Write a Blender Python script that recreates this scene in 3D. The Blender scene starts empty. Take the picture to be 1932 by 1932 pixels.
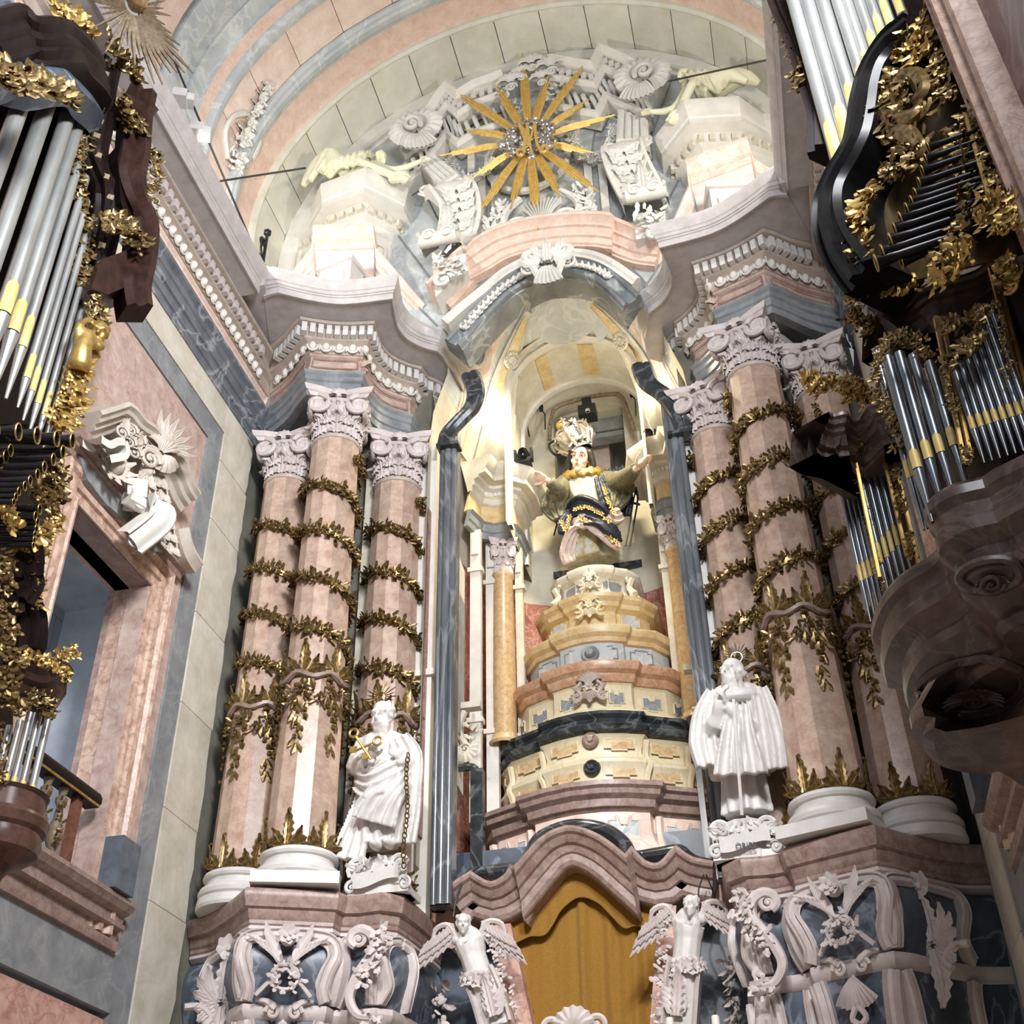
import bpy, math, random
from math import sin, cos, pi, radians, sqrt, atan2, hypot, exp
from mathutils import Vector, Matrix
V = Vector
sc = bpy.context.scene
COL = sc.collection
# ------------------------------------------------------------------ camera
FOC, YAW, PIT, ROL = 2243.58, radians(12.7626), radians(35.8308), radians(-1.1946)
CAM = V((3.2445, 0.0, 1.6))
FWD = V((-sin(YAW)*cos(PIT), cos(YAW)*cos(PIT), sin(PIT)))
_r = V((cos(YAW), sin(YAW), 0)); _u = _r.cross(FWD)
RGT = _r*cos(ROL)+_u*sin(ROL); UPV = _u*cos(ROL)-_r*sin(ROL)
cd = bpy.data.cameras.new('camera'); cam = bpy.data.objects.new('camera', cd); COL.objects.link(cam)
cd.sensor_width = 36; cd.lens = FOC*36/1932; cd.clip_end = 200
cam.matrix_world = Matrix(((RGT.x, UPV.x, -FWD.x, CAM.x), (RGT.y, UPV.y, -FWD.y, CAM.y), (RGT.z, UPV.z, -FWD.z, CAM.z), (0, 0, 0, 1)))
sc.camera = cam
# ------------------------------------------------------------------ light and exposure
vs = sc.view_settings
vs.view_transform = 'Standard'; vs.look = 'None'; vs.gamma = 1; vs.use_curve_mapping = False; vs.exposure = 0.05
wd = bpy.data.worlds.new('nave_daylight'); sc.world = wd; wd.use_nodes = True
wd.node_tree.nodes['Background'].inputs[0].default_value = (0.80, 0.86, 1.0, 1)
wd.node_tree.nodes['Background'].inputs[1].default_value = 0.33
sc.cycles.use_denoising = True
sc.cycles.max_bounces = 5; sc.cycles.diffuse_bounces = 3; sc.cycles.glossy_bounces = 3
sc.cycles.sample_clamp_indirect = 4.0
def area(name, loc, to, sx, sy, watts, col, spread=180):
    l = bpy.data.lights.new(name, 'AREA'); l.shape = 'RECTANGLE'; l.size = sx; l.size_y = sy; l.energy = watts; l.color = col; l.spread = radians(spread)
    o = bpy.data.objects.new(name, l); COL.objects.link(o); o.location = loc
    o.rotation_euler = (V(to)-V(loc)).to_track_quat('-Z', 'Y').to_euler(); return o
def spot(name, loc, to, watts, col, deg, rad=0.1, blend=.5):
    l = bpy.data.lights.new(name, 'SPOT'); l.energy = watts; l.color = col; l.spot_size = radians(deg); l.shadow_soft_size = rad; l.spot_blend = blend
    o = bpy.data.objects.new(name, l); COL.objects.link(o); o.location = loc
    o.rotation_euler = (V(to)-V(loc)).to_track_quat('-Z', 'Y').to_euler(); return o
WARM = (1, .90, .70); COOL = (.86, .92, 1)
# floodlights standing on the ledges of the side cornices and altar entablatures
for s in (-1, 1):
    area('cornice_floodlight', (s*5.3, 12.6, 19.75), (-s*1.5, 17.2, 25.2), .5, .3, 165, (1, .96, .86), 150)
    area('ledge_floodlight', (s*4.6, 15.35, 19.65), (s*3.0, 17.6, 25.0), .7, .3, 4, (1, .96, .88), 170)
    area('apse_floodlight', (s*1.7, 19.6, 18.75), (-s*.3, 22.6, 21.5), .4, .3, 38, (1, .95, .80), 160)
area('niche_floodlight', (.5, 18.4, 20.1), (.2, 20.6, 13.5), .9, .4, 330, (1, .87, .60), 130)
area('south_window_light', (5.3, 2.6, 15), (-5, 14.5, 12), 3, 3, 1350, (.96, .97, 1), 110)
area('tribune_light', (-6.9, 10.2, 8.6), (-8.4, 14.5, 8.2), .5, 1.2, 70, (.92, .96, 1), 140)
spot('nave_window_light', (2.5, -9.0, 19), (-.2, 16.6, 7.6), 13500, (1, .97, .95), 22, .5, .7)
area('nave_fill', (5, -12, 20), (-2, 17, 11), 5, 5, 900, (.93, .95, 1), 120)
# ------------------------------------------------------------------ pixel -> point on a plane (used to measure the place)
def _ray(px, py): return FWD*FOC+RGT*(px-966)+UPV*(966-py)
def at(px, py, y): d = _ray(px, py); return CAM+d*((y-CAM.y)/d.y)
def ax(px, py, x): d = _ray(px, py); return CAM+d*((x-CAM.x)/d.x)
def az(px, py, z): d = _ray(px, py); return CAM+d*((z-CAM.z)/d.z)
# ------------------------------------------------------------------ materials
def mat(name, c1, c2=None, scale=4, rough=.5, metal=0, vein=None, vscale=1.2, vamt=.6, bump=0, c3=None, stretch=None, sheen=0):
    spec = .15 if name.startswith('wood') and 'brown2' not in name else .5
    m = bpy.data.materials.new(name); m.use_nodes = True; nt = m.node_tree; N = nt.nodes; Lk = nt.links.new
    b = N['Principled BSDF']; b.inputs['Roughness'].default_value = rough; b.inputs['Metallic'].default_value = metal
    b.inputs['Specular IOR Level'].default_value = spec
    if sheen: b.inputs['Sheen Weight'].default_value = sheen
    tc = N.new('ShaderNodeTexCoord'); src = tc.outputs['Object']
    if stretch:
        mp = N.new('ShaderNodeMapping'); mp.inputs['Scale'].default_value = stretch; Lk(src, mp.inputs[0]); src = mp.outputs[0]
    n1 = N.new('ShaderNodeTexNoise'); n1.inputs['Scale'].default_value = scale; n1.inputs['Detail'].default_value = 8; n1.inputs['Roughness'].default_value = .65; Lk(src, n1.inputs['Vector'])
    r = N.new('ShaderNodeValToRGB'); e = r.color_ramp.elements; e[0].position = .33; e[1].position = .67
    e[0].color = (*c1, 1); e[1].color = (*(c2 or c1), 1)
    if c3: q = e.new(.5); q.color = (*c3, 1)
    Lk(n1.outputs['Fac'], r.inputs[0]); out = r.outputs[0]
    if vein:
        n2 = N.new('ShaderNodeTexNoise'); n2.inputs['Scale'].default_value = vscale; n2.inputs['Detail'].default_value = 9; n2.inputs['Distortion'].default_value = 1.2; Lk(src, n2.inputs['Vector'])
        a = N.new('ShaderNodeMath'); a.operation = 'SUBTRACT'; a.inputs[1].default_value = .5; Lk(n2.outputs['Fac'], a.inputs[0])
        c = N.new('ShaderNodeMath'); c.operation = 'ABSOLUTE'; Lk(a.outputs[0], c.inputs[0])
        g = N.new('ShaderNodeMapRange'); g.inputs[1].default_value = 0; g.inputs[2].default_value = .035; g.inputs[3].default_value = vamt; g.inputs[4].default_value = 0; Lk(c.outputs[0], g.inputs[0])
        mx = N.new('ShaderNodeMix'); mx.data_type = 'RGBA'; Lk(g.outputs[0], mx.inputs[0]); Lk(out, mx.inputs[6]); mx.inputs[7].default_value = (*vein, 1); out = mx.outputs[2]
    at_ = N.new('ShaderNodeAttribute'); at_.attribute_name = 'tint'
    ad = N.new('ShaderNodeMath'); ad.operation = 'ADD'; ad.inputs[1].default_value = 1; Lk(at_.outputs['Fac'], ad.inputs[0])
    mu = N.new('ShaderNodeVectorMath'); mu.operation = 'SCALE'; Lk(out, mu.inputs[0]); Lk(ad.outputs[0], mu.inputs['Scale'])
    Lk(mu.outputs[0], b.inputs['Base Color'])
    if bump:
        bp = N.new('ShaderNodeBump'); bp.inputs['Strength'].default_value = bump; bp.inputs['Distance'].default_value = .02; Lk(n1.outputs['Fac'], bp.inputs['Height']); Lk(bp.outputs[0], b.inputs['Normal'])
    return m
MT = {}
def dm(k, *a, **kw): MT[k] = mat(k, *a, **kw)
dm('pink', (.50, .27, .20), (.74, .50, .40), 5, .38, vein=(.34, .12, .09), vscale=2.2, vamt=.5, c3=(.64, .39, .31))
dm('pink_pale', (.80, .58, .47), (.92, .78, .68), 3, .45, vein=(.72, .42, .33), vscale=1.6, vamt=.5)
dm('pink_col', (.42, .275, .205), (.63, .485, .375), 4.5, .32, vein=(.34, .16, .12), vscale=2.6, vamt=.35, c3=(.53, .38, .295))
dm('brown_pink', (.25, .17, .142), (.43, .315, .265), 7, .4, vein=(.2, .08, .07), vscale=3, vamt=.45)
dm('red', (.24, .07, .05), (.42, .17, .12), 5, .42, vein=(.58, .38, .32), vscale=2.4, vamt=.7)
dm('purple', (.13, .06, .07), (.26, .14, .15), 2.5, .3, vein=(.42, .34, .36), vscale=1.4, vamt=.5)
dm('grey', (.19, .205, .22), (.33, .345, .35), 2.4, .38, vein=(.5, .52, .52), vscale=1.1, vamt=.25)
dm('grey_pale', (.42, .46, .47), (.60, .62, .61), 1.4, .45, vein=(.78, .79, .77), vscale=1.0, vamt=.5)
dm('blue', (.04, .055, .08), (.11, .135, .17), 1.6, .36, vein=(.36, .40, .46), vscale=.9, vamt=.5)
dm('black', (.016, .020, .024), (.055, .062, .066), 3, .16, vein=(.28, .30, .29), vscale=1.1, vamt=.4)
dm('darkgrey', (.06, .07, .08), (.16, .175, .19), 2.2, .22, vein=(.36, .38, .40), vscale=1.2, vamt=.5, stretch=(1, 1, .25))
dm('cream', (.60, .55, .44), (.78, .74, .63), 2, .6, vein=(.50, .43, .29), vscale=.8, vamt=.25)
dm('vault', (.62, .62, .52), (.78, .76, .66), 1.6, .7, vein=(.70, .62, .40), vscale=.5, vamt=.3)
dm('ivory', (.70, .67, .60), (.82, .79, .73), 3, .5)
dm('stucco', (.66, .65, .60), (.76, .75, .70), 3, .7)
dm('white', (.64, .61, .58), (.76, .73, .70), 5, .45)
dm('lilac', (.56, .49, .47), (.72, .64, .61), 4, .5)
dm('stone', (.44, .36, .30), (.60, .51, .44), 4, .5)
dm('yellow', (.62, .44, .20), (.80, .64, .37), 4, .36, vein=(.52, .30, .12), vscale=2, vamt=.4)
dm('yellow_pale', (.72, .60, .36), (.82, .74, .54), 3, .4, vein=(.6, .42, .2), vscale=1.5, vamt=.35)
dm('ochre_marble', (.55, .36, .16), (.74, .55, .32), 9, .3, vein=(.45, .22, .10), vscale=3, vamt=.5)
dm('gold', (.36, .22, .06), (.62, .43, .15), 9, .42, metal=.75)
dm('gold_dull', (.09, .055, .018), (.38, .265, .11), 16, .36, metal=.75)
dm('gold_bright', (.62, .40, .09), (.85, .60, .20), 12, .42, metal=.45)
dm('mouth', (.72, .50, .14), (.86, .66, .28), 6, .5, metal=.2)
dm('gilt_wood', (.16, .115, .07), (.34, .26, .17), 12, .6, metal=.2)
dm('silver', (.42, .38, .34), (.68, .64, .58), 14, .3, metal=.85)
dm('pipe', (.36, .37, .36), (.54, .55, .53), 3, .34, metal=.6, stretch=(1, 1, .3))
dm('pipe_dark', (.17, .19, .21), (.32, .34, .36), 3, .3, metal=.85, stretch=(1, 1, .3))
dm('trumpet', (.012, .012, .014), (.03, .03, .032), 4, .22, metal=.5)
dm('wood', (.008, .005, .005), (.022, .013, .011), 6, .42, stretch=(1, 1, .3))
dm('wood_brown', (.022, .011, .009), (.055, .026, .02), 5, .4)
dm('wood_red', (.13, .05, .03), (.25, .11, .07), 7, .4)
dm('iron', (.008, .008, .009), (.02, .02, .022), 8, .45, metal=.3)
dm('device', (.008, .009, .011), (.016, .017, .02), 5, .4)
dm('lens', (.01, .01, .012), (.02, .02, .022), 5, .05)
dm('curtain', (.26, .125, .006), (.34, .165, .012), 30, .8, sheen=.3)
dm('skin', (.80, .58, .42), (.86, .65, .50), 5, .45)
dm('lips', (.55, .22, .17), (.6, .26, .2), 5, .5)
dm('hair', (.012, .009, .007), (.03, .02, .015), 10, .5)
dm('navy', (.010, .014, .025), (.022, .03, .05), 8, .5)
dm('lining', (.60, .46, .41), (.72, .58, .52), 5, .55)
dm('brocade', (.46, .33, .08), (.66, .72, .68), 5, .5, c3=(.62, .60, .48), vein=(.50, .33, .08), vscale=2.5, vamt=.6)
dm('sleeve', (.055, .06, .045), (.16, .145, .09), 8, .55, vein=(.34, .25, .08), vscale=4, vamt=.5)
dm('plaster', (.52, .48, .39), (.68, .64, .52), 1.5, .8)
dm('plaster_grey', (.34, .32, .28), (.5, .47, .41), 1.3, .8)
dm('block', (.085, .10, .125), (.15, .17, .20), 5, .7)
dm('candle', (.80, .76, .66), (.86, .82, .72), 5, .5)
# ------------------------------------------------------------------ mesh builder
class M:
    def __init__(s): s.v = []; s.f = []; s.t = []
    def add(s, vs, fs, tint=0):
        o = len(s.v); s.v += [tuple(p) for p in vs]; s.f += [tuple(i+o for i in f) for f in fs]; s.t += [tint]*len(fs); return s
    def grid(s, rows, cu=False, cv=False, tints=None):
        n, m = len(rows), len(rows[0]); o = len(s.v)
        for r in rows: s.v += [tuple(p) for p in r]
        for i in range(n if cv else n-1):
            for j in range(m if cu else m-1):
                a, b = i*m+j, i*m+(j+1) % m; c, d = ((i+1) % n)*m+(j+1) % m, ((i+1) % n)*m+j
                s.f.append((o+a, o+b, o+c, o+d)); s.t.append(tints(i, j) if tints else 0)
        return s
    def cap(s, pts, flip=False):
        o = len(s.v); s.v += [tuple(p) for p in pts]; f = tuple(range(o, o+len(pts))); s.f.append(f[::-1] if flip else f); s.t.append(0); return s
    def tube(s, pts, r, n=6, closed=False, cap=True, flat=1.0, nrm=None):
        pts = [V(p) for p in pts]; k = len(pts); R = r if isinstance(r, (list, tuple)) else [r]*k
        rows = []; pn = None
        for i, p in enumerate(pts):
            t = (pts[(i+1) % k]-pts[i-1]) if closed else (pts[min(i+1, k-1)]-pts[max(i-1, 0)])
            if t.length < 1e-9: t = V((0, 0, 1))
            t.normalize()
            if pn is None:
                q = V(nrm) if nrm else (V((0, 0, 1)) if abs(t.z) < .9 else V((0, 1, 0)))
            else: q = pn
            a = (q-t*q.dot(t))
            if a.length < 1e-6: a = t.orthogonal()
            a.normalize(); pn = a; b = t.cross(a)
            rows.append([p+a*(R[i]*flat*cos(2*pi*j/n))+b*(R[i]*sin(2*pi*j/n)) for j in range(n)])
        s.grid(rows, cu=True, cv=closed)
        if cap and not closed: s.cap(rows[0], True); s.cap(rows[-1])
        return s
    def lathe(s, prof, n=16, o=(0, 0, 0), sq=None, a0=0, a1=2*pi, tints=None, sx=1, sy=1):
        o = V(o); full = abs(a1-a0-2*pi) < 1e-6; m = n if full else n+1
        rows = [[(o.x+r*sx*cos(a0+(a1-a0)*j/n), o.y+r*sy*sin(a0+(a1-a0)*j/n), o.z+z) for j in range(m)] for r, z in prof]
        return s.grid(rows, cu=full, tints=tints)
    def box(s, c, d, rz=0, taper=1):
        c = V(c); x, y, z = d[0]/2, d[1]/2, d[2]/2; ca, sa = cos(rz), sin(rz); vs = []
        for k in (-1, 1):
            q = taper if k > 0 else 1
            for i, j in ((-1, -1), (1, -1), (1, 1), (-1, 1)):
                X, Y = i*x*q, j*y*q; vs.append((c.x+X*ca-Y*sa, c.y+X*sa+Y*ca, c.z+k*z))
        return s.add(vs, [(3, 2, 1, 0), (4, 5, 6, 7), (0, 1, 5, 4), (1, 2, 6, 5), (2, 3, 7, 6), (3, 0, 4, 7)])
    def obox(s, c, ex, ey, ez):
        c, ex, ey, ez = V(c), V(ex), V(ey), V(ez)
        vs = [c+ex*i+ey*j+ez*k for k in (-1, 1) for i, j in ((-1, -1), (1, -1), (1, 1), (-1, 1))]
        return s.add(vs, [(3, 2, 1, 0), (4, 5, 6, 7), (0, 1, 5, 4), (1, 2, 6, 5), (2, 3, 7, 6), (3, 0, 4, 7)])
    def prism(s, poly, d):
        P = [V(p) for p in poly]; d = V(d); n = len(P)
        return s.add(P+[p+d for p in P], [tuple(range(n)), tuple(range(2*n-1, n-1, -1))]+[(i, n+i, n+(i+1) % n, (i+1) % n) for i in range(n)])
    def ball(s, c, r, nu=8, nv=6, ax=None):
        r = r if isinstance(r, (list, tuple)) else (r, r, r); c = V(c)
        E = ax or (V((1, 0, 0)), V((0, 1, 0)), V((0, 0, 1)))
        rows = [[c+E[0]*(r[0]*sin(pi*i/nv)*cos(2*pi*j/nu))+E[1]*(r[1]*sin(pi*i/nv)*sin(2*pi*j/nu))+E[2]*(r[2]*cos(pi*i/nv)) for j in range(nu)] for i in range(nv+1)]
        return s.grid(rows, cu=True)
    def sweep(s, path, prof, up=(0, 0, 1), closed=False, side=1, ends=True):
        P = [V(p) for p in path]; up = V(up).normalized(); k = len(P); rows = []
        for i, p in enumerate(P):
            a = P[i]-P[i-1] if (i or closed) else P[1]-P[0]
            b = P[(i+1) % k]-P[i] if (i < k-1 or closed) else P[i]-P[i-1]
            na, nb = a.cross(up), b.cross(up)
            if na.length < 1e-9: na = nb
            if nb.length < 1e-9: nb = na
            na.normalize(); nb.normalize(); h = na+nb
            if h.length < 1e-6: h = na
            h.normalize(); h = h/max(.35, h.dot(na))
            rows.append([p+h*(side*q)+up*z for q, z in prof])
        s.grid(rows, cv=closed)
        if ends and not closed: s.cap(rows[0], True); s.cap(rows[-1])
        return s
    def loft(s, A, B, prof):
        s.grid([[V(a).lerp(V(b), t)+V((0, 0, z)) for t, z in prof] for a, b in zip(A, B)]); return s
    def leaf(s, o, d, n, L, W, curl=1.6, lobes=4, t0=-.25, seg=None):
        o, d, n = V(o), V(d).normalized(), V(n); n = (n-d*n.dot(d)).normalized(); w = d.cross(n)
        k = seg or lobes*2; rows = []; p = o.copy(); ang = t0
        big = k >= 5
        for i in range(k+1):
            t = i/k; ww = W*.5*(sin(pi*min(1, .18+.82*t)) ** .6)*(1 if i % 2 == 0 else .66) if i < k else W*.10
            dd = d*cos(ang)+n*sin(ang); nn = n*cos(ang)-d*sin(ang); bk = -dd*(.25*W if i % 2 == 0 and big else 0); h = .14*W*(1-t)
            if big: rows.append([p-w*ww-nn*(.10*ww)-bk*.0, p-w*ww*.6+nn*(h*.9+.10*W), p-w*ww*.22+nn*h, p+nn*(h+.10*W), p+w*ww*.22+nn*h, p+w*ww*.6+nn*(h*.9+.10*W), p+w*ww-nn*(.10*ww)])
            else: rows.append([p-w*ww-nn*(.18*ww), p+nn*h, p+w*ww-nn*(.18*ww)])
            p = p+dd*(L/k); ang = t0+curl*t*t*1.15
        return s.grid(rows)
    def volute(s, o, u, v, R, turns=1.75, rad=.22, n=6, k=30, taper=.45, cone=0):
        o, u, v = V(o), V(u).normalized(), V(v).normalized(); w = u.cross(v); pts = []; rr = []
        for i in range(k+1):
            t = i/k; a = t*turns*2*pi; r = R*(1-t)**.85*(1-rad*.5)+R*.06
            pts.append(o+u*(r*cos(a))+v*(r*sin(a))+w*(cone*t)); rr.append(R*rad*(1-taper*t))
        s.tube(pts, rr, n, nrm=w); s.ball(o+w*cone, R*rad*.9, 6, 4); return s
    def shell(s, o, u, v, n, R, ribs=9, a0=-1.25, a1=1.25, dome=.35, r0=.12):
        o, u, v, n = V(o), V(u).normalized(), V(v).normalized(), V(n).normalized(); rows = []
        for t in (0, .3, .6, .85, 1.0):
            row = []
            for j in range(ribs*2+1):
                a = a0+(a1-a0)*j/(ribs*2); hi = j % 2
                r = R*(r0+(1-r0)*t)*(1+(.07*hi if t > .8 else 0))
                h = R*dome*sin(pi*min(t*.8+.12, 1))+R*(.09*t if hi else -.03*t)
                row.append(o+v*(r*cos(a))+u*(r*sin(a))+n*h)
            rows.append(row)
        s.grid(rows); back = [o+v*(R*cos(a0+(a1-a0)*j/8))+u*(R*sin(a0+(a1-a0)*j/8)) for j in range(9)]
        s.cap([o]+back); return s
    def flower(s, o, n, r, petals=6, rng=random):
        o, n = V(o), V(n).normalized(); a = n.orthogonal().normalized(); b = n.cross(a); q = rng.random()*6
        for i in range(petals):
            t = q+2*pi*i/petals; s.leaf(o, a*cos(t)+b*sin(t), n, r*1.05, r*.85, 1.0, 2, .35, 3)
        return s.ball(o+n*(r*.18), r*.27, 5, 4)
    def foliage(s, pts, nrm, size, per, rng, berries=.3, flat=.5, wid=0):
        """leaves, flowers and berries scattered along a path; nrm(i) gives the outward normal"""
        pts = [V(p) for p in pts]
        if size > .16 and not wid: wid = size*.5; size *= .62; per = int(per*2.2)
        for i in range(len(pts)-1):
            t = (pts[i+1]-pts[i]); L = t.length
            if L < 1e-6: continue
            t.normalize(); n = V(nrm(i)).normalized(); w = t.cross(n)
            for _ in range(per):
                p = pts[i]+t*(L*rng.random())+w*(rng.uniform(-1, 1)*(wid or size*.55))+n*(rng.random()*size*flat)
                a = rng.uniform(-1, 1)*2.2; d = t*cos(a)+w*sin(a)+n*rng.uniform(.1, .7); z = size*rng.uniform(.6, 1.05)
                if rng.random() < berries: s.ball(p, z*.27, 5, 4)
                else: s.leaf(p, d, n, z, z*.62, rng.uniform(.8, 2), 2, rng.uniform(-.2, .4), 3)
        return s
    def xf(s, mtx):
        s.v = [tuple(mtx @ V(p)) for p in s.v]; return s
    def mirror(s):
        s.v = [(-x, y, z) for x, y, z in s.v]; s.f = [f[::-1] for f in s.f]; return s
    def mesh(s, name, m, smooth=.7):
        me = bpy.data.meshes.new(name); me.from_pydata(s.v, [], s.f)
        if any(s.t):
            a = me.attributes.new('tint', 'FLOAT', 'FACE'); a.data.foreach_set('value', s.t)
        if smooth:
            me.polygons.foreach_set('use_smooth', [True]*len(me.polygons)); me.set_sharp_from_angle(angle=smooth)
        me.materials.append(MT[m]); me.update(); return me
    def build(s, name, m, par=None, smooth=.7, label=None):
        o = bpy.data.objects.new(name, s.mesh(name, m, smooth)); COL.objects.link(o)
        if par: o.parent = par
        if label: o['label'] = label
        return o
def link(name, me, par=None, loc=(0, 0, 0), rz=0, scale=None):
    o = bpy.data.objects.new(name, me); COL.objects.link(o); o.location = loc; o.rotation_euler = (0, 0, rz)
    if scale: o.scale = scale
    if par: o.parent = par
    return o
def thing(name, label, cat, loc=(0, 0, 0), group=None, rz=0):
    o = bpy.data.objects.new(name, None); COL.objects.link(o); o.location = loc; o.rotation_euler = (0, 0, rz); o.empty_display_size = .1
    o['label'] = label; o['category'] = cat
    if group: o['group'] = group
    return o
def tag(o, label, cat, group=None):
    o['label'] = label; o['category'] = cat
    if group: o['group'] = group
    return o
def struct(name):
    o = bpy.data.objects.new(name, None); COL.objects.link(o); o['kind'] = 'structure'; o.empty_display_size = .1; return o
def copy_tree(o, par=None):
    c = o.copy(); COL.objects.link(c)
    if par: c.parent = par
    for ch in list(o.children): copy_tree(ch, c)
    return c
def cr(pts, n=6, closed=False):
    """Catmull-Rom through points"""
    P = [V(p) for p in pts]; k = len(P); out = []
    for i in range(k if closed else k-1):
        if closed: a, b, c, d = P[i-1], P[i], P[(i+1) % k], P[(i+2) % k]
        else: a, b, c, d = P[max(i-1, 0)], P[i], P[i+1], P[min(i+2, k-1)]
        for j in range(n):
            t = j/n; out.append(.5*((2*b)+(c-a)*t+(2*a-5*b+4*c-d)*t*t+(3*b-a-3*c+d)*t**3))
    if not closed: out.append(P[-1])
    return out
def along(path, step, start=0):
    """points, tangents every step metres along a polyline"""
    P = [V(p) for p in path]; out = []; left = start
    for a, b in zip(P, P[1:]):
        L = (b-a).length; t = (b-a)/L if L > 1e-9 else V((1, 0, 0)); s = left
        while s < L: out.append((a+t*s, t)); s += step
        left = s-L
    return out
def fused(m, name, mk, par, vox=.025, smooth=3, label=None):
    """one continuous carved surface out of overlapping closed volumes"""
    o = m.build('tmp', mk, None, 0); r = o.modifiers.new('r', 'REMESH'); r.mode = 'VOXEL'; r.voxel_size = vox
    if smooth: q = o.modifiers.new('s', 'SMOOTH'); q.iterations = smooth; q.factor = .5
    dg = bpy.context.evaluated_depsgraph_get(); me = bpy.data.meshes.new_from_object(o.evaluated_get(dg)); me.name = name
    bpy.data.objects.remove(o); me.polygons.foreach_set('use_smooth', [True]*len(me.polygons))
    if not me.materials: me.materials.append(MT[mk])
    p = bpy.data.objects.new(name, me); COL.objects.link(p)
    if par: p.parent = par
    if label: p['label'] = label
    return p
def ribbon(m, ctr, w, prof, side):
    """band swept along centre points; prof gives (across, forward)"""
    P = [V(p) for p in ctr]; rows = []
    for i, p in enumerate(P):
        t = (P[min(i+1, len(P)-1)]-P[max(i-1, 0)]).normalized(); ww = w[i] if isinstance(w, list) else w
        a = V(side[i] if isinstance(side, list) else side); a = (a-t*a.dot(t)).normalized(); n = a.cross(t); n = n if n.y < 0 else -n
        rows.append([p+a*(u*ww)+n*h for u, h in prof])
    m.grid(rows); return m
RP = [(-.5, -.25), (-.5, .06), (-.42, .09), (-.34, .02), (-.18, .06), (0, .08), (.18, .06), (.34, .02), (.42, .09), (.5, .06), (.5, -.25)]
def ribbon_n(m, ctr, w, prof, n):
    P = [V(p) for p in ctr]; n = V(n).normalized(); rows = []
    for i, p in enumerate(P):
        t = (P[min(i+1, len(P)-1)]-P[max(i-1, 0)]).normalized(); a = n.cross(t).normalized(); rows.append([p+a*(u*w)+n*h for u, h in prof])
    m.grid(rows); m.cap(rows[0]); m.cap(rows[-1], True); return m
RPF = [(-.5, -.1), (-.5, .03), (-.36, .05), (-.28, .02), (-.12, .045), (.12, .045), (.28, .02), (.36, .05), (.5, .03), (.5, -.1)]
X0, X1 = V((1, 0, 0)), V((0, 1, 0)); ZU = V((0, 0, 1)); FR = V((0, -1, 0))
dm('plaster_shaded', (.13, .125, .10), (.24, .225, .18), 1.5, .85)  # plaster with the shadow behind the columns put into its colour
dm('darkgrey2', (.10, .115, .14), (.20, .22, .25), 2.2, .3, vein=(.55, .57, .60), vscale=1.0, vamt=.6)
dm('corona', (.46, .42, .41), (.60, .56, .55), 4, .28)
dm('pink_salmon', (.70, .48, .38), (.82, .63, .53), 4, .6, vein=(.86, .70, .60), vscale=2.5, vamt=.5)
dm('pink_pale2', (.44, .30, .25), (.66, .52, .45), 4.5, .42, vein=(.36, .18, .14), vscale=1.8, vamt=.35, c3=(.57, .42, .36))
dm('pink_pale3', (.72, .54, .44), (.86, .74, .64), 2.5, .6, vein=(.78, .52, .42), vscale=1.6, vamt=.4)
dm('vault_grey', (.40, .42, .40), (.56, .57, .53), 1.5, .7)
dm('grey_arch', (.14, .16, .17), (.27, .30, .31), 2, .3, vein=(.62, .64, .62), vscale=1.0, vamt=.6)
dm('ochre_marble2', (.48, .24, .12), (.70, .42, .26), 8, .32, vein=(.80, .62, .42), vscale=3, vamt=.4)
dm('pale_yellow', (.74, .72, .50), (.84, .82, .62), 3, .6)
dm('pink_stripe', (.38, .24, .18), (.72, .55, .44), 6, .4, vein=(.30, .14, .10), vscale=2.6, vamt=.5, c3=(.58, .40, .31))
dm('chamber', (.30, .33, .38), (.42, .45, .50), 2, .7)
dm('stone_w', (.52, .45, .38), (.68, .61, .53), 4, .55)
dm('gilt_wood2', (.30, .18, .09), (.5, .32, .17), 8, .4, metal=.3)
dm('gilt_dark', (.06, .038, .012), (.16, .10, .03), 5, .45, metal=.5)
dm('wood_black', (.006, .006, .006), (.014, .013, .013), 5, .2)
dm('wood_brown2', (.05, .032, .026), (.13, .085, .068), 4, .3, vein=(.28, .2, .16), vscale=2, vamt=.3)  # brown-pink stone tone, darkened in colour to stand for the console's lack of light
dm('wood_red2', (.07, .035, .028), (.15, .08, .06), 6, .3)
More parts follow.
